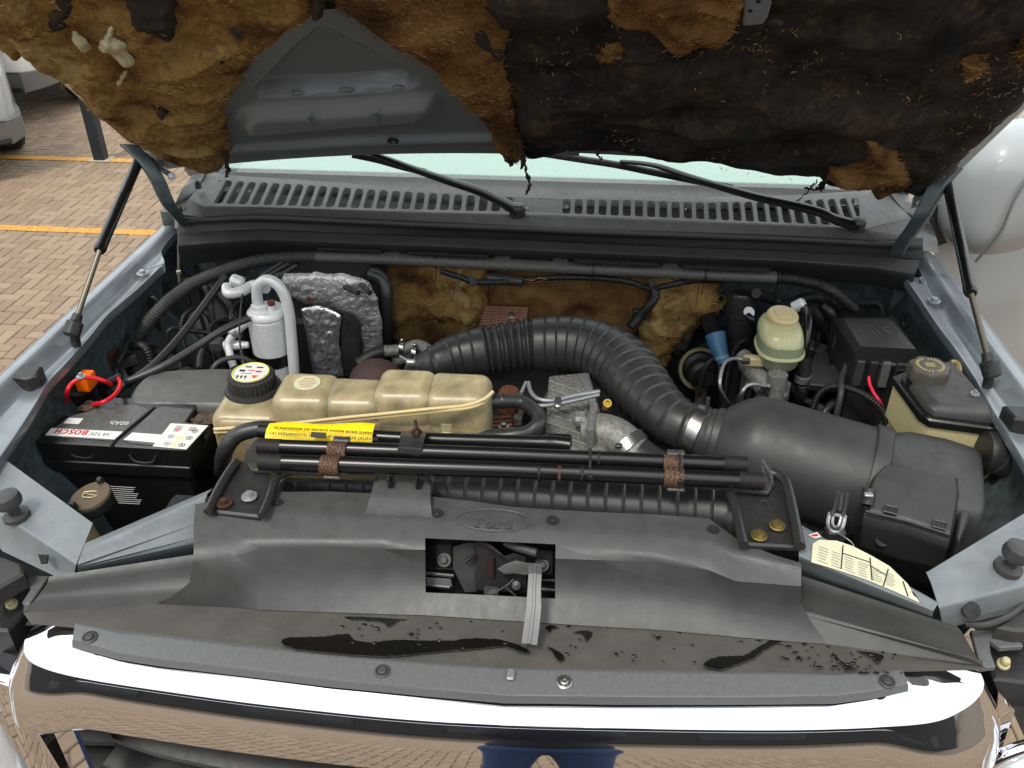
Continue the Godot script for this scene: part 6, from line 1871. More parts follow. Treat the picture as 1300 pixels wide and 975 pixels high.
func harness() -> void:
	var o := base("wiring_harness", "grey wiring conduit clipped along the rear of the bay", "wiring harness")
	var main: Array = [V(-.513,1.425,-1.332), V(-.365,1.425,-1.335), V(-.138,1.425,-1.328), V(.084,1.425,-1.321), V(.32,1.425,-1.315), V(.559,1.425,-1.31)]
	var sp := spl(main, 8)
	var mb := MB.new()
	mb.tube(sp, 0.0165, 14, true, 0.85)
	obj("conduit", mb, mat("conduit_grey", Color(0.40, 0.39, 0.37), 0.7, 0, {"grime": "mid", "scale": 10.0, "bump": "fine", "bumps": 0.3}), o, 50)
	corrugated("loom", [V(-.508,1.425,-1.332), V(-.572,1.425,-1.322), V(-.641,1.425,-1.298), V(-.702,1.42,-1.255), V(-.76,1.41,-1.204), V(-.791,1.4,-1.149), V(-.818,1.38,-1.108), V(-.855,1.34,-1.098), V(-.898,1.28,-1.121)], 0.015, M.black_dusty, o)
	corrugated("loom", [V(.554,1.425,-1.31), V(.602,1.425,-1.301), V(.652,1.42,-1.288), V(.685,1.41,-1.271), V(.744,1.36,-1.296)], 0.0135, M.rubber, o)
	for q in [[V(-.333,1.437,-1.348), 1], [V(-.069,1.437,-1.338), 1], [V(.068,1.437,-1.332), 1], [V(.321,1.437,-1.328), 1]]:
		mb = MB.new()
		var p: Vector3 = q[0]
		mb.prism([p + Vector3(-0.018, 0.004, -0.02), p + Vector3(0.018, 0.004, -0.02), p + Vector3(0.021, 0.002, 0.018), p + Vector3(-0.021, 0.002, 0.018)], Vector3(0, -0.012, 0), 0.003)
		mb.lathe(frame(p + Vector3(0, 0.002, -0.016), Vector3.UP), [Vector2(0.012, 0), Vector2(0.012, 0.006), Vector2(0.007, 0.008), Vector2(0.005, 0.004), Vector2(0.0005, 0.004)], 14)
		obj("saddle_clip", mb, M.conduit_grey, o, 40)
	for q in [V(-.361,1.425,-1.34), V(-.225,1.425,-1.334), V(.144,1.425,-1.321), V(.4,1.425,-1.313), V(.565,1.425,-1.311)]:
		mb = MB.new()
		mb.lathe(frame(q - Vector3(0.0015, 0, 0), Vector3(1, 0, 0.0)), [Vector2(0.0165, 0), Vector2(0.0182, 0), Vector2(0.0182, 0.003), Vector2(0.0165, 0.003)], 18)
		mb.tube([q + Vector3(0, -0.017, 0.004), q + Vector3(-0.003, -0.05, 0.004)], 0.0012, 4)
		obj("cable_tie", mb, M.ink, o, 30)
	# dark strips stand in for the shaded recesses of the flange, between the clips
	for q in [[V(-.517,1.455,-1.346), V(-.36,1.455,-1.341), V(-.351,1.455,-1.314), V(-.505,1.455,-1.315)], [V(-.296,1.455,-1.337), V(-.097,1.455,-1.331), V(-.098,1.455,-1.304), V(-.287,1.455,-1.311)], [V(.097,1.455,-1.321), V(.295,1.455,-1.312), V(.29,1.455,-1.29), V(.102,1.455,-1.295)], [V(.345,1.455,-1.312), V(.545,1.455,-1.303), V(.538,1.455,-1.282), V(.347,1.455,-1.286)]]:
		mb = MB.new()
		mb.prism(q, Vector3(0, -0.006, 0), 0.001)
		obj("recess_shade_strip", mb, M.rubber, o)
	corrugated("branch_loom", [V(-.215,1.4,-1.331), V(-.163,1.4,-1.301), V(-.126,1.4,-1.279), V(-.06,1.4,-1.285), V(.012,1.4,-1.308), V(.085,1.4,-1.322), V(.158,1.4,-1.324), V(.231,1.4,-1.309), V(.276,1.385,-1.311), V(.321,1.4,-1.301), V(.377,1.4,-1.33), V(.45,1.4,-1.337)], 0.0075, M.rubber, o)
	mb = MB.new()
	mb.tube([V(-.099,1.4,-1.302), V(-.017,1.4,-1.292)], 0.013, 12)
	obj("connector", mb, M.black, o)
	tubed("bare_wire", [V(-.017,1.402,-1.292), V(.002,1.402,-1.282), V(.024,1.402,-1.292), V(.038,1.402,-1.306)], 0.0016, M.copper, o)
	tubed("bare_wire", [V(-.017,1.404,-1.297), V(.005,1.404,-1.29), V(.019,1.404,-1.304), V(.038,1.404,-1.301)], 0.0014, M.zinc, o)
	tubed("taped_branch", [V(.287,1.385,-1.312), V(.291,1.37,-1.301), V(.278,1.35,-1.291), V(.258,1.32,-1.292), V(.237,1.3,-1.276)], 0.011, M.ink, o)
	mb = MB.new()
	mb.rbox(V(.246,1.2728,-1.38), (V(.282,1.3004,-1.38)) + Vector3(0, 0, 0.02), 0.004)
	obj("bracket", mb, M.black, o)
	for q in [[V(-.137,1.41,-1.282), V(-.127,1.4,-1.262)], [V(.277,1.41,-1.305), V(.284,1.4,-1.289)]]:
		mb = MB.new()
		mb.tube(q, 0.009, 6, true, 0.4)
		obj("tab", mb, M.black_dusty, o)
	# two cables slanting down from the rear corner to the battery
	tubed("cable", [V(-.696,1.42,-1.213), V(-.709,1.4,-1.124), V(-.723,1.38,-1.008), V(-.748,1.36,-.922), V(-.79,1.34,-.871), V(-.824,1.32,-.864)], 0.0085, M.hose, o)
	tubed("cable", [V(-.574,1.42,-1.024), V(-.616,1.41,-.99), V(-.663,1.39,-.949), V(-.719,1.37,-.895), V(-.786,1.35,-.862)], 0.0078, M.hose, o)
	tubed("branch_loom", [V(-.917,1.3,-1.084), V(-.902,1.29,-1.118), V(-.859,1.28,-1.11), V(-.785,1.28,-1.066), V(-.736,1.27,-1.02)], 0.0135, M.rubber, o)
	tubed("sensor_wire", [V(-.613,1.46,-1.136), V(-.597,1.44,-1.052), V(-.579,1.4,-.971), V(-.549,1.37,-.904)], 0.002, M.black, o)
	tubed("sensor_wire", [V(-.838,1.53,-1.359), V(-.856,1.47,-1.368), V(-.83,1.42,-1.275), V(-.806,1.4,-1.212)], 0.004, M.black_dusty, o)
	for q in [[V(-.581,1.44,-1.181), V(-.57,1.44,-1.215), V(-.556,1.44,-1.25)], [V(-.565,1.44,-1.174), V(-.55,1.44,-1.208), V(-.535,1.44,-1.243)], [V(-.599,1.44,-1.179), V(-.584,1.44,-1.222), V(-.573,1.44,-1.258)]]: tubed("thin_hose", q, 0.006, M.rubber, o)
	mb = MB.new()
	clutter(o)
	mb.lathe(frame(V(-.821,1.41,-1.249), Vector3.UP), [Vector2(0.0055, -0.005), Vector2(0.0055, 0.005)], 10)
	obj("wire_band", mb, M.cream, o)

func clutter(o: Node3D) -> void:
	# looms, plugs and brackets crowding the rear corners of the bay
	var g := RandomNumberGenerator.new()
	g.seed = 21
	for k in 34:
		var left := k < 17
		var a := Vector3(g.randf_range(-0.86, -0.62), g.randf_range(1.22, 1.36), g.randf_range(-1.28, -0.84)) if left else Vector3(g.randf_range(0.50, 0.84), g.randf_range(1.18, 1.34), g.randf_range(-1.36, -0.98))
		var b := a + Vector3(g.randf_range(-0.12, 0.12), g.randf_range(-0.06, 0.05), g.randf_range(-0.16, 0.16))
		var m := (a + b) / 2 + Vector3(g.randf_range(-0.03, 0.03), g.randf_range(0.0, 0.05), 0)
		var r := g.randf_range(0.003, 0.010)
		var path := [a - Vector3(0, 0.2, 0), a, m, b, b - Vector3(0, 0.2, 0.02)]
		if k % 3 == 0: corrugated("loom", path, r, M.rubber, o)
		else: tubed("lead", path, r, [M.black_dusty, M.hose, M.rubber, M.black][k % 4], o, 5, 8)
	for k in 18:
		var left := k < 9
		var p := Vector3(g.randf_range(-0.86, -0.64), g.randf_range(1.20, 1.32), g.randf_range(-1.2, -0.86)) if left else Vector3(g.randf_range(0.50, 0.84), g.randf_range(1.18, 1.30), g.randf_range(-1.3, -0.98))
		var mb := MB.new()
		mb.box(Transform3D(Basis.from_euler(Vector3(g.randf_range(-0.4, 0.4), g.randf() * 3, g.randf_range(-0.4, 0.4))), p), Vector3(g.randf_range(0.02, 0.045), g.randf_range(0.018, 0.03), g.randf_range(0.02, 0.05)), 0.004)
		mb.bx(p - Vector3(0, 0.1, 0), Vector3(0.012, 0.2, 0.012), 0.002)
		obj("plug", mb, [M.black_dusty, M.lip, M.black, M.brown_dirt][k % 4], o)

func intake() -> void:
	# ribbed rubber hose curving from the turbo to the air cleaner
	var o := base("air_intake_hose", "large black ribbed air hose curving over the engine", "air hose")
	var axis: Array = even(spl([V(-.25,1.27,-1.022), V(-.214,1.32,-1.002), V(-.18,1.345,-1.002), V(-.141,1.35,-1.023), V(-.088,1.355,-1.039), V(-.022,1.36,-1.056), V(.044,1.365,-1.063), V(.111,1.37,-1.057), V(.167,1.37,-1.032), V(.212,1.365,-.984), V(.242,1.36,-.922), V(.271,1.355,-.862), V(.304,1.35,-.818), V(.343,1.345,-.796)], 12), 0.003)
	var total := 0.003 * axis.size()
	var rad := []
	for i in axis.size():
		var f := i / float(axis.size() - 1)
		var r := lerpf(0.026, 0.052, smoothstep(0.05, 0.30, f))
		r = lerpf(r, 0.060, smoothstep(0.3, 0.5, f))
		r = lerpf(r, 0.047, smoothstep(0.72, 0.95, f))
		var s := i * 0.003
		if f > 0.28 and f < 0.42: r += 0.004 * sin(s * TAU / 0.017) - 0.001
		else: r += 0.0035 if i % 9 == 0 else 0.0
		rad.push_back(r)
	var mb := MB.new()
	mb.tube(axis, rad, 40)
	obj("hose", mb, M.hose, o, 35)
	for part in [[0.1, 0.275], [0.43, 0.9]]:
		for side in [0.45, -1.0]:
			var line := []
			for i in axis.size():
				var f := i / float(axis.size() - 1)
				if f < part[0] or f > part[1]: continue
				var d: Vector3 = (axis[mini(i + 1, axis.size() - 1)] - axis[maxi(i - 1, 0)]).normalized()
				var out := d.cross(Vector3.UP).normalized()
				var dir: Vector3 = (Vector3.UP + out * float(side)).normalized()
				line.push_back(axis[i] + dir * (rad[i] if i % 9 else rad[i] - 0.0035))
			mb = MB.new()
			mb.tube(line, 0.0022, 6)
			obj("moulded_rib", mb, M.hose, o)
	var e: Vector3 = axis[-1]
	var ed: Vector3 = (axis[-1] - axis[-6]).normalized()
	mb = MB.new()
	mb.lathe(frame(e - ed * 0.008, ed), [Vector2(0.049, -0.002), Vector2(0.0515, -0.002), Vector2(0.0515, 0.020), Vector2(0.049, 0.020)], 36)
	obj("band_clamp", mb, M.steel, o, 30)
	# air cleaner: canister, strap and square inlet box
	var a := base("air_cleaner", "black cylindrical air cleaner with square inlet box at its end", "air cleaner")
	var c0: Vector3 = e + ed * 0.014
	var c1: Vector3 = V(.631,1.315,-.708)
	var ax := (c1 - c0)
	var l := ax.length()
	ax = ax.normalized()
	mb = MB.new()
	mb.lathe(frame(c0, ax), [Vector2(0.044, -0.02), Vector2(0.048, 0.0), Vector2(0.052, 0.006), Vector2(0.052, 0.014), Vector2(0.056, 0.016), Vector2(0.058, 0.028), Vector2(0.064, 0.032), Vector2(0.085, 0.058), Vector2(0.096, 0.078), Vector2(0.1, 0.1), Vector2(0.1, l + 0.01)], 48)
	obj("canister", mb, M.airbox, a, 30)
	mb = MB.new()
	mb.lathe(frame(c0 + ax * (l - 0.004), ax), [Vector2(0.1, -0.002), Vector2(0.1045, -0.002), Vector2(0.106, 0.001), Vector2(0.106, 0.022), Vector2(0.1045, 0.024), Vector2(0.1, 0.026)], 48)
	obj("strap", mb, M.airbox, a, 30)
	mb = MB.new()
	var fr := frame(c0 + ax * l, ax)
	# end box: sections grow from the round canister to a rounded square
	var side := fr.basis.x
	var rs := []
	var upv := Vector3.UP
	var sidev := ax.cross(upv).normalized()
	for q in [[0.02, 0.099, 0.0], [0.035, 0.100, 0.3], [0.06, 0.104, 0.75], [0.12, 0.106, 1.0], [0.17, 0.104, 1.0], [0.178, 0.098, 1.0]]:
		var ring := PackedVector3Array()
		for k in 40:
			var t := TAU * k / 40
			var p := lerpf(1.0, 0.42, q[2])
			var cx := signf(cos(t)) * pow(absf(cos(t)), p)
			var cy := signf(sin(t)) * pow(absf(sin(t)), p)
			ring.push_back(c0 + ax * (l + q[0]) - sidev * cx * q[1] + upv * (cy * q[1] * 0.96 - 0.012 * q[2]))
		rs.push_back(ring)
	mb.rings(rs); mb.fan(rs[-1])
	var bx_ := obj("inlet_box", mb, M.airbox, a, 45)
	# lower snout facing the grille, with a seam and two slots
	mb = MB.new()
	mb.surf(soften([[V(.634,1.405,-.641), V(.681,1.405,-.632), V(.734,1.405,-.614)], [V(.61,1.4,-.612), V(.666,1.4,-.598), V(.726,1.4,-.577)], [V(.584,1.375,-.556), V(.643,1.375,-.539), V(.701,1.375,-.511)], [V(.583,1.355,-.549), V(.643,1.355,-.532), V(.7,1.355,-.502)], [V(.596,1.29,-.564), V(.656,1.29,-.538), V(.715,1.29,-.525)], [V(.674,1.1,-.702), V(.737,1.1,-.677), V(.805,1.1,-.662)]], 0.008))
	mb.surf(soften([[V(.734,1.405,-.614), V(.781,1.36,-.677)], [V(.726,1.4,-.577), V(.787,1.34,-.662)], [V(.701,1.375,-.511), V(.764,1.31,-.6)], [V(.7,1.355,-.502), V(.76,1.29,-.588)], [V(.715,1.29,-.525), V(.775,1.22,-.61)]], 0.004))
	mb.surf(soften([[V(.63,1.36,-.677), V(.634,1.405,-.641)], [V(.618,1.34,-.676), V(.61,1.4,-.612)], [V(.595,1.32,-.618), V(.584,1.375,-.556)], [V(.594,1.3,-.605), V(.583,1.355,-.549)], [V(.613,1.22,-.632), V(.596,1.29,-.564)]], 0.004))
	var sn := obj("inlet_snout", mb, M.airbox, a, 60)
	tubed("seam", [V(.584,1.377,-.552), V(.641,1.377,-.534), V(.699,1.377,-.506)], 0.0028, M.airbox, sn, 1, 6)
	tubed("seam", [V(.584,1.372,-.552), V(.642,1.372,-.535), V(.699,1.372,-.507)], 0.0018, M.airbox, sn, 1, 6)
	for q in [[V(.616,1.383,-.563), V(.634,1.383,-.557), V(.627,1.383,-.541), V(.61,1.383,-.547)], [V(.682,1.383,-.533), V(.699,1.383,-.527), V(.692,1.383,-.51), V(.675,1.383,-.517)]]:
		mb = MB.new()
		mb.tube([q[0], q[1], q[2], q[3], q[0]], 0.0016, 5)
		obj("slot_rim", mb, M.airbox, sn)
		mb = MB.new()
		mb.prism(q, Vector3(0, -0.003, 0), 0.0002)
		obj("slot", mb, M.ink, sn)
	mb = MB.new()
	var em: Vector3 = V(.62,1.325,-.548)
	var nn := Vector3(0.1, 0.5, 0.86).normalized()
	mb.lathe(frame(em, nn), [Vector2(0.012, 0), Vector2(0.012, 0.0015), Vector2(0.010, 0.0008), Vector2(0.005, 0.0008), Vector2(0.004, 0.0015), Vector2(0.0005, 0.0015)], 12)
	obj("date_stamp", mb, M.airbox, sn, 20)
	# strap bolt
	mb = MB.new()
	mb.tube([V(.59,1.405,-.575), V(.587,1.385,-.56)], 0.0105, 12)
	mb.tube([V(.587,1.38,-.562), V(.592,1.34,-.559)], 0.007, 10)
	obj("strap_bolt", mb, M.black, a, 40)
	mb = MB.new()
	mb.bx(V(.582,1.41,-.553), Vector3(0.014, 0.005, 0.010), 0.002)
	obj("bolt_slot", mb, M.alu, a)
	# sensor post beside the clamp
	mb = MB.new()
	mb.lathe(frame(V(.358,1.385,-.79), Vector3.UP), [Vector2(0.014, -0.03), Vector2(0.014, 0), Vector2(0.010, 0.003), Vector2(0.006, 0.012), Vector2(0.005, 0.013)], 14)
	mb.tube([V(.355,1.4,-.783), V(.354,1.43,-.781)], 0.0035, 8)
	obj("vacuum_nipple", mb, M.airbox, a, 30)
	# side bracket
	mb = MB.new()
	mb.prism([V(.781,1.37,-.677), V(.796,1.37,-.668), V(.783,1.37,-.625), V(.739,1.37,-.543), V(.709,1.37,-.495), V(.713,1.37,-.514)], Vector3(0, -0.10, 0), 0.003)
	obj("side_bracket", mb, M.airbox, a)
	# spring clip in front of the canister
	var k := base("spring_clip", "grey wire spring clip standing beside the specification label", "clip")
	for q in [[V(.515,1.455,-.497), V(.513,1.43,-.491), V(.509,1.42,-.486)], [V(.52,1.455,-.496), V(.519,1.43,-.486)], [V(.527,1.455,-.495), V(.527,1.43,-.49), V(.525,1.42,-.484)]]:
		var mk := MB.new()
		mk.tube(q, 0.0034, 8, true)
		obj("prong", mk, M.black_dusty, k)
	var mk := MB.new()
	mk.tube(spl([V(.507,1.42,-.489), V(.504,1.41,-.479), V(.509,1.4,-.475), V(.52,1.4,-.472), V(.525,1.41,-.474), V(.529,1.42,-.486)], 5), 0.003, 8)
	mk.tube(spl([V(.513,1.42,-.49), V(.511,1.41,-.48), V(.515,1.405,-.477), V(.519,1.41,-.475), V(.523,1.42,-.485)], 5), 0.0024, 8)
	mk.tube([V(.505,1.42,-.489), V(.53,1.42,-.484)], 0.003, 8)
	obj("wire_loop", mk, M.alu, k, 40)
	mk = MB.new()
	mk.bx((V(.518,1.4,-.47)) + Vector3(0, -0.03, -0.01), Vector3(0.03, 0.06, 0.02), 0.004)
	obj("clip_base", mk, M.black, k)
	tubed("wire", [V(.517,1.4,-.47), V(.522,1.41,-.449), V(.529,1.41,-.439), V(.531,1.41,-.429)], 0.0012, M.alu, k)

func engine() -> void:
	var o := base("engine", "cast engine with ribbed silver manifold under the black air hose", "engine")
	# block and dark mass below
	var mb := MB.new()
	mb.bx(Vector3(-0.02, 1.02, -0.98), Vector3(0.50, 0.44, 0.50), 0.04)
	mb.bx(Vector3(0.12, 1.1, -0.78), Vector3(0.25, 0.3, 0.14), 0.02)
	obj("block", mb, M.dark, o)
	mb = MB.new()
	mb.prism([V(.061,1.345,-.973), V(.13,1.345,-.991), V(.15,1.345,-.909), V(.145,1.345,-.82), V(.178,1.345,-.802), V(.18,1.345,-.681), V(.067,1.345,-.671)], Vector3(0, -0.08, 0), 0.006)
	var mf := obj("manifold", mb, M.cast, o)
	for k in 9:
		var a: Vector3 = (V(.064,1.346,-.947)).lerp(V(.067,1.346,-.712), k / 8.0)
		var b: Vector3 = (V(.128,1.346,-.911)).lerp(V(.147,1.346,-.676), k / 8.0)
		mb = MB.new()
		mb.tube([a, b], 0.0028, 6)
		obj("rib", mb, M.cast, mf)
	mb = MB.new()
	mb.prism([V(.127,1.352,-.979), V(.143,1.352,-.98), V(.165,1.352,-.843), V(.151,1.352,-.815)], Vector3(0, -0.05, 0), 0.004)
	obj("manifold_edge", mb, M.alu, mf)
	# outlet elbow with flange and clamp
	mb = MB.new()
	mb.tube(spl([V(.127,1.345,-.777), V(.156,1.345,-.779), V(.189,1.345,-.77), V(.215,1.335,-.754), V(.239,1.32,-.733)], 6), 0.036, 24)
	obj("outlet_elbow", mb, M.cast, o, 50)
	mb = MB.new()
	mb.box(frame(V(.151,1.345,-.769), Vector3(0.97, 0.05, 0.1)), Vector3(0.095, 0.013, 0.095), 0.01)
	obj("flange", mb, M.cast, o)
	mb = MB.new()
	mb.bx(V(.128,1.372,-.779), Vector3(0.028, 0.022, 0.03), 0.006)
	obj("boss", mb, M.cast, o)
	var q0: Vector3 = V(.214,1.335,-.754)
	var q1: Vector3 = V(.23,1.325,-.739)
	mb = MB.new()
	mb.lathe(frame(q0, q1 - q0), [Vector2(0.036, -0.004), Vector2(0.0405, -0.004), Vector2(0.0405, 0.016), Vector2(0.036, 0.016)], 30)
	var cl := obj("hose_clamp", mb, M.steel, o, 30)
	mb = MB.new()
	mb.bx(V(.197,1.375,-.697), Vector3(0.012, 0.008, 0.010), 0.002)
	obj("clamp_screw", mb, M.black, cl)
	tubed("charge_hose", [q1, V(.253,1.315,-.726), V(.293,1.3,-.712), V(.341,1.26,-.723)], 0.038, M.hose, o, 6, 20)
	# fuel lines
	tubed("fuel_line", [V(.024,1.37,-.899), V(.032,1.38,-.85), V(.049,1.385,-.819), V(.077,1.385,-.818), V(.116,1.385,-.838), V(.162,1.385,-.856)], 0.0042, M.alu, o)
	tubed("fuel_line", [V(.044,1.38,-.804), V(.061,1.38,-.806), V(.082,1.38,-.813), V(.119,1.38,-.83), V(.161,1.38,-.852)], 0.0042, M.alu, o)
	tubed("fuel_line", [V(.012,1.37,-.858), V(.015,1.37,-.875), V(.019,1.37,-.899)], 0.004, M.alu, o)
	mb = MB.new()
	mb.box(frame(V(.085,1.388,-.806), Vector3(0, 1, 0.1)), Vector3(0.012, 0.010, 0.030), 0.003)
	obj("line_clip", mb, M.steel, o)
	# dipstick
	mb = MB.new()
	mb.tube([V(.169,1.34,-.835), V(.173,1.375,-.815)], 0.006, 8)
	obj("dipstick_tube", mb, M.rust, o)
	mb = MB.new()
	mb.lathe(frame(V(.177,1.38,-.824), Vector3(0.3, 0.6, 0.75)), [Vector2(0.0052, -0.003), Vector2(0.008, -0.003), Vector2(0.008, 0.003), Vector2(0.0052, 0.003), Vector2(0.005, -0.002)], 18)
	obj("dipstick_handle", mb, mat("dull_yellow", Color(0.72, 0.58, 0.16), 0.5), o, 30)
	# copper toned valve covers with fins
	for part in [[[V(-.105,1.33,-1.314), V(-.003,1.33,-1.314), V(-.003,1.33,-1.212), V(-.109,1.33,-1.144)], [V(-.106,1.331,-1.295), V(-.005,1.331,-1.296)], [V(-.11,1.331,-1.164), V(-.003,1.331,-1.21)], 9], [[V(-.073,1.335,-.782), V(-.06,1.335,-.828), V(-.004,1.335,-.843), V(.005,1.335,-.812), V(.003,1.335,-.76), V(-.083,1.335,-.743)], [V(-.06,1.336,-.821), V(-.006,1.336,-.834)], [V(-.075,1.336,-.752), V(.003,1.336,-.769)], 5]]:
		mb = MB.new()
		mb.prism(part[0], Vector3(0, -0.09, 0), 0.006)
		var vc := obj("valve_cover", mb, M.copper, o)
		for k in part[3]:
			var f: float = (k + 0.5) / part[3]
			mb = MB.new()
			mb.tube([part[1][0].lerp(part[2][0], f), part[1][1].lerp(part[2][1], f)], 0.0028, 6)
			obj("fin", mb, M.copper_light, vc)
		var bc: Vector3 = part[1][0].lerp(part[2][1], 0.55)
		bolt(vc, bc + Vector3(0.01, 0, 0), 0.006, M.steel)
	mb = MB.new()
	mb.lathe(frame(V(-.016,1.335,-.916), Vector3.UP), [Vector2(0.022, -0.04), Vector2(0.022, 0), Vector2(0.018, 0.006), Vector2(0.012, 0.007), Vector2(0.001, 0.004)], 18)
	obj("oil_port", mb, M.copper, o, 30)
	mb = MB.new()
	mb.tube([V(.013,1.34,-.827), V(.018,1.36,-.83)], 0.005, 8)
	mb.bx(V(.009,1.335,-.82), Vector3(0.016, 0.02, 0.016), 0.003)
	obj("injector_union", mb, M.cast, o)
	# turbo housing and its pipes behind the coolant tank
	mb = MB.new()
	mb.ball(V(-.299,1.31,-.97), Vector3(0.058, 0.05, 0.05), 24)
	obj("turbo_housing", mb, mat("turbo_brown", Color(0.24, 0.165, 0.15), 0.85, 0.1, {"grime": "light", "scale": 20.0, "bump": "fine", "bumps": 0.7}), o, 60)
	tubed("coolant_pipe", [V(-.314,1.3,-1.115), V(-.276,1.3,-1.125), V(-.241,1.31,-1.132), V(-.21,1.31,-1.106), V(-.195,1.3,-1.083)], 0.013, M.cast, o)
	tubed("coolant_pipe", [V(-.295,1.27,-1.118), V(-.26,1.27,-1.142), V(-.227,1.27,-1.142), V(-.203,1.27,-1.106)], 0.012, M.cast, o)
	tubed("heater_hose", [V(-.373,1.27,-1.105), V(-.334,1.29,-1.123), V(-.297,1.29,-1.137)], 0.0145, M.rubber, o)
	for q in [V(-.274,1.305,-1.124), V(-.244,1.3,-1.114)]:
		mb = MB.new()
		mb.lathe(frame(q, Vector3(1, 0, 0.1)), [Vector2(0.013, -0.005), Vector2(0.0155, -0.005), Vector2(0.0155, 0.005), Vector2(0.013, 0.005)], 16)
		mb.bx(q + Vector3(0, 0.018, 0), Vector3(0.008, 0.012, 0.008), 0.002)
		obj("hose_clip", mb, M.steel, o)
	mb = MB.new()
	mb.tube([V(-.245,1.38,-.963), V(-.225,1.37,-.96)], 0.003, 6)
	mb.bx(V(-.221,1.368,-.96), Vector3(0.02, 0.012, 0.012), 0.003)
	obj("clamp_tail", mb, M.alu, o)
	# loose dark hoses and pipes down in the bay
	var rg := RandomNumberGenerator.new()
	rg.seed = 44
	for k in 26:
		var a := Vector3(rg.randf_range(-0.5, 0.75), rg.randf_range(1.05, 1.22), rg.randf_range(-1.3, -0.75))
		var b := a + Vector3(rg.randf_range(-0.25, 0.25), rg.randf_range(-0.1, 0.06), rg.randf_range(-0.2, 0.2))
		var m := (a + b) / 2 + Vector3(0, 0.06, 0)
		tubed("lower_hose", [a + Vector3(0, -0.12, 0), a, m, b, b + Vector3(0, -0.14, 0)], rg.randf_range(0.006, 0.016), [M.rubber, M.hose, M.black][k % 3], o, 5, 10)

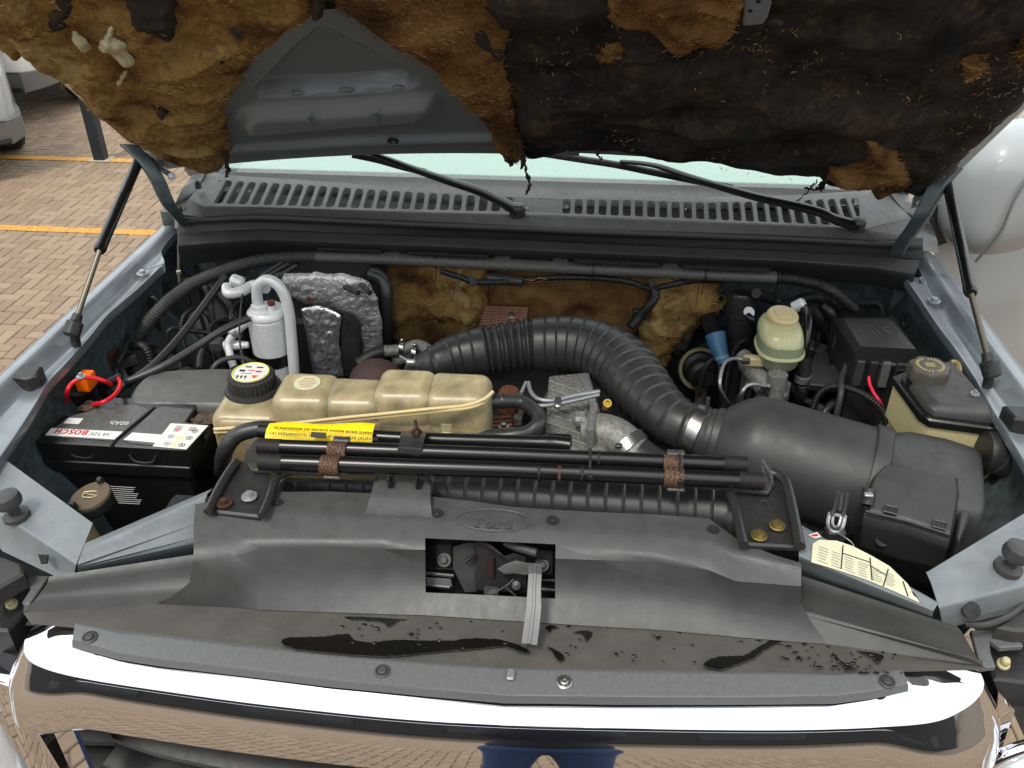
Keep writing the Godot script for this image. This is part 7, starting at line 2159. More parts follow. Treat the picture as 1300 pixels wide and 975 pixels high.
func brakes() -> void:
	var o := base("brake_reservoir", "translucent pale green brake fluid reservoir with round cap", "brake reservoir")
	var c: Vector3 = V(.542,1.37,-1.1)
	var mb := MB.new()
	var build := func(list: Array, mm: Material, called: String) -> MeshInstance3D:
		var rs := []
		for q in list:
			var ring := PackedVector3Array()
			for k in 36:
				var t := TAU * k / 36
				ring.push_back(c + Vector3(signf(cos(t)) * pow(absf(cos(t)), 0.75) * q[0] + q[3], q[2], -signf(sin(t)) * pow(absf(sin(t)), 0.75) * q[1] + q[4]))
			rs.push_back(ring)
		var b := MB.new()
		b.rings(rs); b.fan(rs[0], true); b.fan(rs[-1])
		return obj(called, b, mm, o, 45)
	build.call([[0.0445, 0.0575, 0.016, 0, 0], [0.046, 0.060, 0.022, -0.002, -0.004], [0.044, 0.057, 0.034, -0.003, -0.008], [0.038, 0.05, 0.044, -0.003, -0.012], [0.026, 0.034, 0.048, -0.003, -0.016]], M.cream_clear, "upper_bowl")
	build.call([[0.030, 0.04, -0.048, 0.0, 0.0], [0.040, 0.052, -0.034, 0, 0], [0.043, 0.056, -0.012, 0, 0]], M.fluid, "lower_bowl")
	build.call([[0.0475, 0.0605, -0.010, 0, 0], [0.0475, 0.0605, 0.0, 0, 0], [0.0446, 0.0576, 0.018, -0.001, -0.002]], M.fluid, "fluid_band")
	build.call([[0.049, 0.062, -0.012, 0.0, 0.0], [0.051, 0.064, -0.008, 0, 0], [0.049, 0.062, -0.003, 0, 0]], M.cream_clear, "seam")
	mb = MB.new()
	mb.lathe(frame(c + Vector3(-0.001, 0.041, -0.020), Vector3(0.05, 1, 0.12)), [Vector2(0.026, 0), Vector2(0.032, 0.004), Vector2(0.033, 0.018), Vector2(0.030, 0.022), Vector2(0.018, 0.022), Vector2(0.016, 0.024), Vector2(0.001, 0.024)], 32)
	obj("cap", mb, mat("cap_cream", Color(0.74, 0.68, 0.50), 0.45, 0, {"sss": 0.2}), o, 35)
	# aluminium master cylinder with its pipes
	var m := base("master_cylinder", "cast aluminium brake master cylinder below the pale reservoir", "brake cylinder")
	mb = MB.new()
	mb.lathe(frame(V(.485,1.31,-1.125), (V(.545,1.27,-1.022)) - (V(.485,1.31,-1.125))), [Vector2(0.016, -0.02), Vector2(0.020, 0), Vector2(0.024, 0.01), Vector2(0.024, 0.05), Vector2(0.027, 0.055), Vector2(0.027, 0.11), Vector2(0.022, 0.125), Vector2(0.001, 0.128)], 24)
	obj("barrel", mb, M.cast, m, 40)
	for q in [[V(.531,1.31,-1.026), 0.020, 0.07], [V(.555,1.29,-1.053), 0.013, 0.05], [V(.503,1.32,-1.096), 0.015, 0.05]]:
		mb = MB.new()
		mb.lathe(frame(q[0] - Vector3(0, 0.04, 0), Vector3.UP), [Vector2(q[1] * 1.3, -0.01), Vector2(q[1], 0.01), Vector2(q[1], q[2])], 16)
		obj("port", mb, M.cast, m, 40)
	mb = MB.new()
	mb.bx(V(.491,1.335,-1.083), Vector3(0.045, 0.022, 0.02), 0.004)
	obj("sensor_block", mb, M.cream, m)
	tubed("brake_line", [V(.467,1.34,-1.076), V(.447,1.345,-1.072), V(.425,1.35,-1.046), V(.41,1.35,-.997), V(.409,1.33,-.978), V(.43,1.28,-1.015), V(.469,1.2,-1.096)], 0.0036, M.alu, m)
	tubed("brake_line", [V(.506,1.32,-1.005), V(.479,1.335,-.988), V(.462,1.335,-.98), V(.452,1.32,-.973), V(.458,1.26,-1.021)], 0.0036, M.alu, m)
	for q in [V(.471,1.338,-1.076), V(.504,1.32,-1.005)]:
		mb = MB.new()
		mb.lathe(frame(q, Vector3(1, 0.1, 0.2)), [Vector2(0.006, -0.008), Vector2(0.008, -0.006), Vector2(0.008, 0.008), Vector2(0.006, 0.01)], 6)
		obj("line_nut", mb, M.steel, m, 20)
	# booster drum, steering shaft boot and blue connector at the firewall
	var b := base("brake_booster", "dark teal booster drum on the firewall behind the brake lines", "brake booster")
	mb = MB.new()
	mb.lathe(frame(V(.479,1.0996,-1.4), Vector3(0, 0.12, 1)), [Vector2(0.135, -0.03), Vector2(0.135, 0.02), Vector2(0.12, 0.045), Vector2(0.06, 0.06), Vector2(0.001, 0.062)], 40)
	obj("drum", mb, mat("teal_dark", Color(0.13, 0.17, 0.175), 0.55, 0, {"grime": "mid", "scale": 6.0}), b, 40)
	var sft := base("steering_shaft", "black steering shaft with cream rimmed rubber boot at the firewall", "steering shaft")
	var bc: Vector3 = V(.413,1.1803,-1.3)
	mb = MB.new()
	mb.lathe(frame(bc, Vector3(0.15, 0.35, 0.92)), [Vector2(0.052, 0), Vector2(0.052, 0.01), Vector2(0.045, 0.008), Vector2(0.042, -0.02), Vector2(0.001, -0.025)], 30)
	obj("boot_rim", mb, mat("rim_cream", Color(0.62, 0.60, 0.45), 0.6), sft, 40)
	mb = MB.new()
	mb.lathe(frame(bc, Vector3(0.10, 0.2, 0.95)), [Vector2(0.044, -0.01), Vector2(0.042, 0.006), Vector2(0.032, 0.012), Vector2(0.030, 0.03), Vector2(0.036, 0.034), Vector2(0.034, 0.05), Vector2(0.024, 0.056), Vector2(0.02, 0.07)], 26)
	obj("boot", mb, M.rubber, sft, 40)
	mb = MB.new()
	mb.tube([bc, V(.415,1.15,-1.234), V(.404,1.12,-1.161)], 0.015, 14)
	obj("shaft", mb, mat("shaft_steel", Color(0.28, 0.26, 0.24), 0.5, 0.6), sft, 40)
	var bl := base("blue_connector", "pale blue plastic plug beside the steering boot", "connector")
	mb = MB.new()
	mb.tube([V(.434,1.2939,-1.27), V(.442,1.2719,-1.25), V(.455,1.2436,-1.22)], [0.024, 0.021, 0.013], 18)
	obj("plug", mb, M.blue, bl, 40)
	mb = MB.new()
	mb.tube([V(.449,1.2573,-1.232), V(.451,1.2513,-1.228)], 0.0172, 18)
	obj("plug_ring", mb, mat("blue_pale", Color(0.45, 0.62, 0.72), 0.5), bl, 40)
	tubed("plug_lead", [V(.431,1.2966,-1.28), V(.425,1.3009,-1.33), V(.442,1.2929,-1.4)], 0.018, M.rubber, bl)
	var vr := base("vacuum_pump", "black stepped plastic cylinder left of the pale reservoir", "pump")
	mb = MB.new()
	mb.lathe(frame(V(.492,1.27,-1.303), Vector3(0.02, 1, -0.2)), [Vector2(0.024, -0.2), Vector2(0.024, 0), Vector2(0.028, 0.01), Vector2(0.030, 0.05), Vector2(0.033, 0.052), Vector2(0.033, 0.060), Vector2(0.031, 0.062), Vector2(0.034, 0.10), Vector2(0.031, 0.108), Vector2(0.001, 0.110)], 26)
	obj("body", mb, M.black, vr, 30)
	tubed("vacuum_hose", [V(.49,1.37,-1.224), V(.502,1.36,-1.214), V(.507,1.32,-1.225), V(.505,1.28,-1.241), V(.504,1.22,-1.286)], 0.008, M.black_gloss, vr)
	mb = MB.new()
	mb.lathe(frame(V(.495,1.37,-1.236), Vector3(0.2, 0.6, 0.7)), [Vector2(0.007, -0.004), Vector2(0.013, -0.004), Vector2(0.013, 0.004), Vector2(0.007, 0.004)], 16)
	obj("hose_ring", mb, M.steel, vr)
	# hose right of the reservoir
	var h := base("clutch_hose", "black clutch hose with metal end right of the pale reservoir", "hose")
	tubed("upper_tube", [V(.589,1.41,-1.201), V(.604,1.41,-1.187), V(.605,1.4,-1.148), V(.601,1.37,-1.119), V(.599,1.33,-1.107)], 0.0085, M.black_gloss, h)
	mb = MB.new()
	mb.tube([V(.598,1.335,-1.105), V(.603,1.28,-1.092)], 0.016, 14)
	obj("ferrule", mb, M.black, h, 40)
	mb = MB.new()
	mb.lathe(frame(V(.601,1.292,-1.092), Vector3(0, 1, 0.1)), [Vector2(0.0162, -0.006), Vector2(0.0172, -0.006), Vector2(0.0172, 0.008), Vector2(0.0162, 0.008)], 16)
	obj("metal_band", mb, M.alu, h)
	corrugated("lower_hose", [V(.603,1.28,-1.092), V(.614,1.23,-1.111), V(.641,1.12,-1.198)], 0.0145, M.rubber, h)
	mb = MB.new()
	mb.lathe(frame(V(.591,1.41,-1.201), Vector3(0.7, 0.6, 0.2)), [Vector2(0.008, -0.012), Vector2(0.013, -0.01), Vector2(0.013, 0.012), Vector2(0.009, 0.016)], 12)
	obj("end_fitting", mb, M.alu_white, h, 30)
	for q in [[V(.573,1.36,-1.281), V(.608,1.36,-1.316), V(.656,1.36,-1.345), V(.7,1.34,-1.363), V(.741,1.28,-1.417)], [V(.67,1.37,-1.286), V(.69,1.35,-1.272), V(.712,1.28,-1.296), V(.74,1.15,-1.37)], [V(.634,1.38,-1.248), V(.661,1.34,-1.258), V(.689,1.26,-1.292), V(.712,1.16,-1.352)], [V(.514,1.4,-1.276), V(.563,1.36,-1.328), V(.59,1.34,-1.338), V(.605,1.26,-1.435)]]: tubed("side_hose", q, 0.012, M.rubber, h)

func right_side() -> void:
	# fuse box
	var o := base("fuse_box", "black fuse box with printed lid in the rear corner of the bay", "fuse box")
	var mb := MB.new()
	var t: Array = [V(.68,1.402,-1.165), V(.782,1.402,-1.17), V(.798,1.402,-1.043), V(.689,1.402,-1.044)]
	var r: Array = [V(.666,1.385,-1.192), V(.804,1.385,-1.219), V(.81,1.385,-1.045), V(.682,1.385,-1.044)]
	var low := []
	for p in r: low.push_back(p + Vector3(0, -0.022, 0))
	mb.rings([PackedVector3Array([low[3], low[2], low[1], low[0]]), PackedVector3Array([r[3], r[2], r[1], r[0]]), PackedVector3Array([t[3], t[2], t[1], t[0]])])
	mb.prism(t, Vector3(0, -0.004, 0), 0.0002)
	var lid := obj("lid", mb, M.black, o, 20)
	for q in [[V(.717,1.4028,-1.153), V(.737,1.4028,-1.072)], [V(.731,1.4028,-1.143), V(.744,1.4028,-1.086)]]:
		mb = MB.new()
		for k in 12:
			var a: Vector3 = q[0].lerp(q[1], k / 12.0)
			var b: Vector3 = q[0].lerp(q[1], (k + 0.7) / 12.0)
			mb.tube([a, b], 0.0011, 4)
		obj("printed_text", mb, mat("lid_print", Color(0.33, 0.33, 0.33), 0.6), lid)
	mb = MB.new()
	var lc: Vector3 = V(.76,1.4028,-1.118)
	var ring := []
	for k in 17: ring.push_back(lc + Vector3(cos(TAU * k / 16), 0, sin(TAU * k / 16)) * Vector3(0.009, 0, 0.012))
	mb.tube(ring, 0.0008, 4)
	mb.bx(lc, Vector3(0.009, 0.001, 0.004), 0.0003)
	obj("printed_logo", mb, M.lid_print, lid)
	mb = MB.new()
	var body := []
	for p in r: body.push_back(p.lerp((r[0] + r[2]) / 2, 0.06) + Vector3(0, -0.02, 0))
	mb.prism(body, Vector3(0, -0.3, 0), 0.002)
	obj("body", mb, M.black, o)
	for k in 5:
		var a: Vector3 = (V(.697,1.36,-1.046)).lerp(V(.8,1.36,-1.042), k / 4.0)
		mb = MB.new()
		mb.bx(a + Vector3(0, -0.02, 0.0), Vector3(0.017, 0.06, 0.016), 0.002)
		obj("clip", mb, [M.black_dusty, M.black, M.lip, M.black, M.black_dusty][k], o)
	mb = MB.new()
	mb.prism([V(.694,1.366,-1.067), V(.815,1.366,-1.059), V(.807,1.366,-1.039), V(.693,1.366,-1.048)], Vector3(0, -0.006, 0), 0.001)
	obj("ledge", mb, M.lip, o)
	for k in 6:
		var a: Vector3 = (V(.676,1.36,-1.185)).lerp(V(.697,1.34,-1.086), k / 5.0)
		mb = MB.new()
		mb.bx(a + Vector3(-0.002, -0.01, 0), Vector3(0.016, 0.04, 0.017), 0.003)
		obj("side_plug", mb, M.black_dusty if k % 2 else M.black, o)
	mb = MB.new()
	mb.prism([V(.63,1.3,-1.154), V(.652,1.3,-1.197), V(.677,1.3,-1.2), V(.667,1.3,-1.144), V(.682,1.3,-1.145), V(.678,1.3,-1.118), V(.694,1.3,-1.116), V(.677,1.3,-1.048), V(.607,1.3,-1.055)], Vector3(0, -0.02, -0.01), 0.002)
	obj("mounting_bracket", mb, M.black_dusty, o)
	tubed("red_wire", [V(.714,1.34,-1.03), V(.715,1.33,-1.016), V(.721,1.32,-.996), V(.731,1.31,-.983), V(.748,1.28,-.989)], 0.0034, mat("wire_pink", Color(0.85, 0.12, 0.26), 0.4), o)
	tubed("black_lead", [V(.75,1.27,-.993), V(.734,1.27,-.957), V(.713,1.27,-.933)], 0.004, M.hose, o)
	tubed("bay_bracket", [V(.835,1.38,-1.242), V(.836,1.36,-1.243), V(.842,1.35,-1.232)], 0.006, M.black, o)
	# tank with a black lid
	var w := base("fluid_tank", "cream plastic fluid tank with black lid and lobed cap beside the fender", "tank")
	var lp: Array = [V(.721,1.405,-.929), V(.769,1.405,-.962), V(.846,1.405,-.989), V(.86,1.405,-.932), V(.873,1.405,-.8), V(.862,1.405,-.762), V(.747,1.405,-.781), V(.735,1.405,-.8)]
	mb = MB.new()
	mb.prism(lp, Vector3(0, -0.016, 0), 0.003)
	obj("lid_rim", mb, M.black_gloss, w)
	var ins := []
	var ctr := Vector3.ZERO
	for p in lp: ctr += p / lp.size()
	for p in lp: ins.push_back(p.lerp(ctr, 0.16) + Vector3(0, 0.022, 0))
	mb = MB.new()
	mb.prism(ins, Vector3(0, -0.03, 0), 0.012)
	obj("lid", mb, M.black_dusty, w, 50)
	var bp := []
	for p in lp: bp.push_back(p.lerp(ctr, 0.05) + Vector3(0, -0.014, 0))
	mb = MB.new()
	mb.prism(bp, Vector3(0, -0.075, 0), 0.004)
	obj("body", mb, M.cream, w)
	var bp2 := []
	for p in lp: bp2.push_back(p.lerp(ctr, 0.14) + Vector3(0.0, -0.085, 0))
	mb = MB.new()
	mb.prism(bp2, Vector3(0.0, -0.40, 0), 0.004)
	obj("lower_body", mb, M.cream, w)
	mb = MB.new()
	mb.prism([V(.77,1.33,-.843), V(.799,1.33,-.83), V(.771,1.33,-.763), V(.753,1.33,-.785)], Vector3(0, -0.05, 0), 0.004)
	obj("step", mb, M.cream, w)
	mb = MB.new()
	mb.prism([V(.823,1.3379,-.745), V(.863,1.33,-.745), V(.886,1.3245,-.745), V(.884,1.285,-.745), V(.855,1.2903,-.745), V(.836,1.3105,-.745)], Vector3(0, 0, -0.03), 0.004)
	obj("pump_foot", mb, M.cream, w)
	# cap with lobes
	var c: Vector3 = V(.773,1.428,-.904)
	mb = MB.new()
	var rs := []
	for q in [[0.034, -0.012], [0.037, -0.006], [0.037, 0.012], [0.034, 0.017], [0.030, 0.018]]:
		var rg := PackedVector3Array()
		for k in 56:
			var a := TAU * k / 56
			var rr: float = q[0] * (1.0 + (0.06 * cos(a * 7) if q[1] > -0.01 else 0.0))
			rg.push_back(c + Vector3(cos(a) * rr, q[1], -sin(a) * rr))
		rs.push_back(rg)
	mb.rings(rs); mb.fan(rs[-1])
	var cp := obj("cap", mb, mat("cap_grey", Color(0.30, 0.285, 0.25), 0.6, 0, {"grime": "speck", "scale": 9.0}), w, 40)
	mb = MB.new()
	for k in 26:
		if k == 6 or k == 19: continue
		var a := TAU * k / 26
		mb.box(Transform3D(Basis(Vector3.UP, -a), c + Vector3(cos(a) * 0.023, 0.0185, sin(a) * 0.023)), Vector3(0.006, 0.0012, 0.0028), 0.0003)
	for k in 3: mb.bx(c + Vector3(0, 0.0185, -0.006 + k * 0.005), Vector3(0.018, 0.0012, 0.0022), 0.0003)
	obj("cap_lettering", mb, mat("cap_print", Color(0.62, 0.57, 0.40), 0.6), cp)
	mb = MB.new()
	mb.lathe(frame(c + Vector3(-0.004, -0.012, 0.008), Vector3.UP), [Vector2(0.034, -0.02), Vector2(0.034, 0.002)], 24)
	obj("neck", mb, M.black_gloss, w, 30)
	mb = MB.new()
	mb.tube([V(.824,1.41,-.932), V(.837,1.41,-.939)], 0.008, 10)
	obj("vent", mb, M.lip, w)
	mb = MB.new()
	mb.tube(spl([V(.832,1.42,-.957), V(.843,1.42,-.955), V(.839,1.42,-.929), V(.836,1.41,-.922)], 4), 0.006, 8, true, 1.6)
	obj("retainer_strap", mb, mat("tan", Color(0.55, 0.47, 0.30), 0.6), w)
	# pumps
	var p := base("washer_pump", "round black pump fixed to the cream tank near the fender", "pump")
	mb = MB.new()
	mb.tube([V(.831,1.3733,-.74), V(.841,1.3723,-.74), V(.889,1.3564,-.74)], [0.034, 0.038, 0.036], 24)
	obj("motor", mb, M.black, p, 40)
	mb = MB.new()
	mb.tube([V(.85,1.3694,-.74), V(.853,1.3679,-.74)], 0.0386, 24)
	obj("ring", mb, M.black_dusty, p, 40)
	mb = MB.new()
	mb.tube([V(.86,1.3218,-.735), V(.883,1.3127,-.735)], 0.016, 16)
	obj("valve", mb, M.black, p, 40)
	tubed("pump_wire", [V(.855,1.33,-.754), V(.846,1.33,-.734), V(.845,1.31,-.746), V(.839,1.3,-.754)], 0.0018, M.ink, p)
	tubed("pump_wire", [V(.856,1.33,-.749), V(.862,1.28,-.743), V(.872,1.22,-.738), V(.884,1.15,-.752)], 0.0018, M.ink, p)

func jack() -> void:
	# black jack rods stowed across the radiator support
	var rods := [[[V(-.358,1.5,-.478), V(.015,1.5,-.488), V(.373,1.5,-.494)], 0.0115, "upper black jack rod clamped across the radiator support"], [[V(-.348,1.492,-.45), V(.017,1.492,-.462), V(.393,1.492,-.467)], 0.0125, "lower black jack rod nearest the radiator cover, rusty at its ends"]]
	for q in rods:
		var o := base("jack_rod", q[2], "jack rod", "jack rods stowed behind the radiator cover")
		var p: Array = q[0]
		var mb := MB.new()
		mb.tube([p[0], p[0].lerp(p[1], 0.5), p[1], p[1].lerp(p[2], 0.5), p[2]], q[1], 18)
		obj("tube", mb, M.black_gloss, o, 50)
		for e in [[p[0], p[1]], [p[2], p[1]]]:
			var d: Vector3 = (e[1] - e[0]).normalized()
			mb = MB.new()
			mb.tube([e[0] - d * 0.001, e[0] + d * 0.034], q[1] + 0.0006, 18)
			obj("worn_end", mb, M.worn_black, o, 50)
		for f in ([0.56, 0.6, 0.645] if q[1] > 0.012 else [0.7]):
			var at: Vector3 = p[0].lerp(p[2], f)
			mb = MB.new()
			mb.tube([at, at + Vector3(0.004, 0, 0)], q[1] + 0.0005, 18)
			obj("wear_mark", mb, M.worn_black if f != 0.6 else M.rusty_clip, o, 50)
	var lo := base("wheel_wrench", "flat ended black wheel wrench rod behind the two jack rods, partly under the yellow sleeve", "wheel wrench", "")
	var hp: Array = spl([V(-.4,1.45,-.585), V(-.276,1.46,-.573), V(-.146,1.46,-.571), V(-.019,1.46,-.575), V(.07,1.46,-.578), V(.09,1.46,-.578), V(.113,1.46,-.576)], 4)
	var mb := MB.new()
	var rad := []
	for i in hp.size(): rad.push_back(0.0115 if i < hp.size() - 9 else 0.013)
	mb.tube(hp, rad, 16)
	obj("rod", mb, M.black_gloss, lo, 50)
	mb = MB.new()
	mb.rbox((V(.073,1.452,-.573)), (V(.115,1.452,-.576)) + Vector3(0, 0.018, -0.02), 0.006)
	obj("flat_end", mb, M.black_gloss, lo, 50)
	# yellow warning sleeve
	var y := base("warning_sleeve", "yellow warning sleeve printed in two lines, wrapped round the rod", "warning label")
	mb = MB.new()
	var rows := []
	for q in [[0.3, -0.017], [0.85, -0.006], [0.85, 0.008], [0.45, 0.019], [-0.1, 0.025], [-0.5, 0.026]]:
		rows.push_back([])
		for k in 9:
			var f := k / 8.0
			var b: Vector3 = (V(-.374,1.466,-.563)).lerp(V(-.201,1.47,-.57), f)
			rows[-1].push_back(b + Vector3(0, q[0] * 0.015 + 0.003 * sin(f * 9.0), q[1] + 0.0015 * sin(f * 7.0 + 1.0)))
	mb.surf(rows)
	obj("sleeve", mb, M.yellow, y, 60)
	var tilt := Basis(Vector3.UP, -0.012) * Basis(Vector3.RIGHT, -0.95)
	letters("AS ALAVANCAS DO MACACO PODEM ESTAR QUENTES", 0.0048, Transform3D(Basis(Vector3.UP, -0.012) * Basis(Vector3.RIGHT, -1.45), V(-.276,1.4855,-.547)), M.ink, y, "lettering", true, 0.0006)
	letters("LAS HERRAMIENTAS DEL GATO PUEDEN ESTAR CALIENTES", 0.0043, Transform3D(tilt, V(-.276,1.4815,-.537)), M.ink, y, "lettering", true, 0.0006)
	mb = MB.new()
	mb.box(Transform3D(tilt, V(-.285,1.4817,-.539)), Vector3(0.024, 0.009, 0.002), 0.0005)
	obj("black_patch", mb, M.ink, y)
	# end brackets with their bolts and clamps
	for s in [-1.0, 1.0]:
		var right: bool = s > 0
		var o := base("jack_bracket", "black plate bracket with two gold bolts holding the rods' ends" if right else "black plate bracket with one rusty bolt holding the rods' ends", "bracket", "brackets of the jack rods")
		mb = MB.new()
		if right: mb.prism([V(.361,1.462,-.481), V(.425,1.462,-.517), V(.429,1.462,-.506), V(.434,1.462,-.364), V(.353,1.462,-.364), V(.351,1.462,-.386)], Vector3(0, -0.008, 0), 0.003)
		else: mb.prism([V(-.405,1.462,-.369), V(-.405,1.462,-.442), V(-.4,1.462,-.492), V(-.342,1.462,-.471), V(-.33,1.462,-.437), V(-.326,1.462,-.363)], Vector3(0, -0.008, 0), 0.003)
		obj("plate", mb, M.black, o)
		mb = MB.new()
		if right:
			mb.tube(spl([V(.417,1.468,-.52), V(.431,1.468,-.51), V(.436,1.468,-.48), V(.431,1.468,-.358)], 4), 0.008, 8)
		else:
			mb.tube(spl([V(-.398,1.468,-.359), V(-.402,1.468,-.419), V(-.399,1.468,-.478)], 3), 0.007, 8)
		obj("folded_flange", mb, M.black, o, 50)
		mb = MB.new()
		if right: mb.tube([V(.347,1.468,-.476), V(.353,1.468,-.441), V(.355,1.468,-.354)], 0.007, 8)
		else: mb.tube(spl([V(-.32,1.466,-.359), V(-.322,1.466,-.399), V(-.325,1.466,-.447), V(-.306,1.466,-.465)], 3), 0.006, 8)
		obj("folded_flange", mb, M.black, o, 50)
		var bolts: Array = [[V(.379,1.466,-.378), "zinc"], [V(.408,1.466,-.401), "zinc"]] if right else [[V(-.383,1.466,-.382), "rust"], [V(-.352,1.466,-.4), "alu"]]
		for q in bolts: bolt(o, q[0], 0.0062, M[q[1]], Vector3.UP, 1.9)
		if right:
			mb = MB.new()
			var hc: Vector3 = V(.398,1.4635,-.453)
			mb.tube([hc + Vector3(-0.006, 0, -0.003), hc + Vector3(0.002, 0, -0.004), hc + Vector3(0.006, 0, 0), hc + Vector3(0.002, 0, 0.005)], 0.0012, 5)
			obj("stamped_mark", mb, M.ink, o)
		# tray under the rods and upright end
		mb = MB.new()
		if right: mb.prism([V(.263,1.477,-.491), V(.395,1.477,-.484), V(.41,1.477,-.474), V(.403,1.477,-.461), V(.261,1.477,-.472)], Vector3(0, -0.005, 0), 0.001)
		else: mb.prism([V(-.382,1.474,-.475), V(-.361,1.474,-.465), V(-.232,1.474,-.464), V(-.231,1.474,-.451), V(-.365,1.474,-.453)], Vector3(0, -0.005, 0), 0.001)
		obj("tray", mb, M.bracket_grey, o)
		mb = MB.new()
		if right: mb.prism([V(.392,1.512,-.491), V(.406,1.495,-.481), V(.41,1.475,-.477), V(.397,1.475,-.475)], Vector3(0.004, 0, -0.002), 0.001)
		else: mb.prism([V(-.361,1.512,-.482), V(-.375,1.495,-.472), V(-.38,1.475,-.47), V(-.357,1.475,-.468)], Vector3(-0.004, 0, -0.002), 0.001)
		obj("end_plate", mb, M.bracket_grey, o)
		# clips round the rods
		var pair: Array = [V(.263,1.4995,-.487), V(.263,1.4915,-.465)] if right else [V(-.238,1.4998,-.477), V(-.243,1.4918,-.45)]
		for k in 2:
			mb = MB.new()
			var r: float = [0.0115, 0.0125][k]
			mb.lathe(frame(pair[k] - Vector3(0.012, 0, 0), Vector3(1, -0.02, 0.02)), [Vector2(r, 0), Vector2(r + 0.0028, 0), Vector2(r + 0.0028, 0.028), Vector2(r, 0.028)], 20)
			obj("spring_clip", mb, M.rusty_clip, o, 30)
			mb = MB.new()
			mb.bx(pair[k] + Vector3(0.006, 0.012 - 0.024 * k, -0.012 + 0.022 * k), Vector3(0.026, 0.006, 0.012), 0.002)
			obj("clip_tongue", mb, M.bracket_grey, o)
	# tag with a wing screw in the middle, cable ties
	var tg := base("retainer_tag", "black retaining tag with wing screw over the middle of the rods", "retainer")
	mb = MB.new()
	mb.surf(soften([[V(-.158,1.475,-.571), V(-.117,1.475,-.572)], [V(-.147,1.508,-.512), V(-.109,1.508,-.511)], [V(-.142,1.514,-.476), V(-.106,1.514,-.475)], [V(-.147,1.5,-.473), V(-.111,1.5,-.472)], [V(-.148,1.49,-.48), V(-.115,1.49,-.479)]], 0.004))
	obj("tag", mb, M.black, tg, 50)
	tubed("wing_screw", [V(-.125,1.53,-.525), V(-.123,1.52,-.518), V(-.128,1.515,-.512), V(-.119,1.515,-.505), V(-.116,1.515,-.515), V(-.123,1.52,-.518)], 0.0028, mat("screw_brown", Color(0.2, 0.1, 0.09), 0.5, 0.5), tg)
	for q in [[V(.142,1.4985,-.492), V(.144,1.492,-.464)], [V(.274,1.4985,-.487), V(.274,1.492,-.464)]]:
		var z := base("cable_tie", ["black cable tie round the rods in front of the silver elbow", "black cable tie round the rods hugging the rusty clip nearest the air cleaner"][0 if q[0].x < 0.2 else 1], "cable tie", "cable ties on the jack rods")
		mb = MB.new()
		var loop := []
		for k in 25:
			var a := TAU * k / 24
			loop.push_back((q[0] + q[1]) / 2 + (Vector3(0, 0.010, -0.017) * sin(a) * 1.25) + Vector3(0, 0.86, 0.5) * cos(a) * 0.0150)
		mb.tube(loop, 0.0022, 6, false, 1.8)
		obj("strap", mb, M.ink, z)
		mb = MB.new()
		mb.bx(q[1] + Vector3(0, 0.004, 0.014), Vector3(0.008, 0.008, 0.006), 0.001)
		obj("head", mb, M.ink, z)

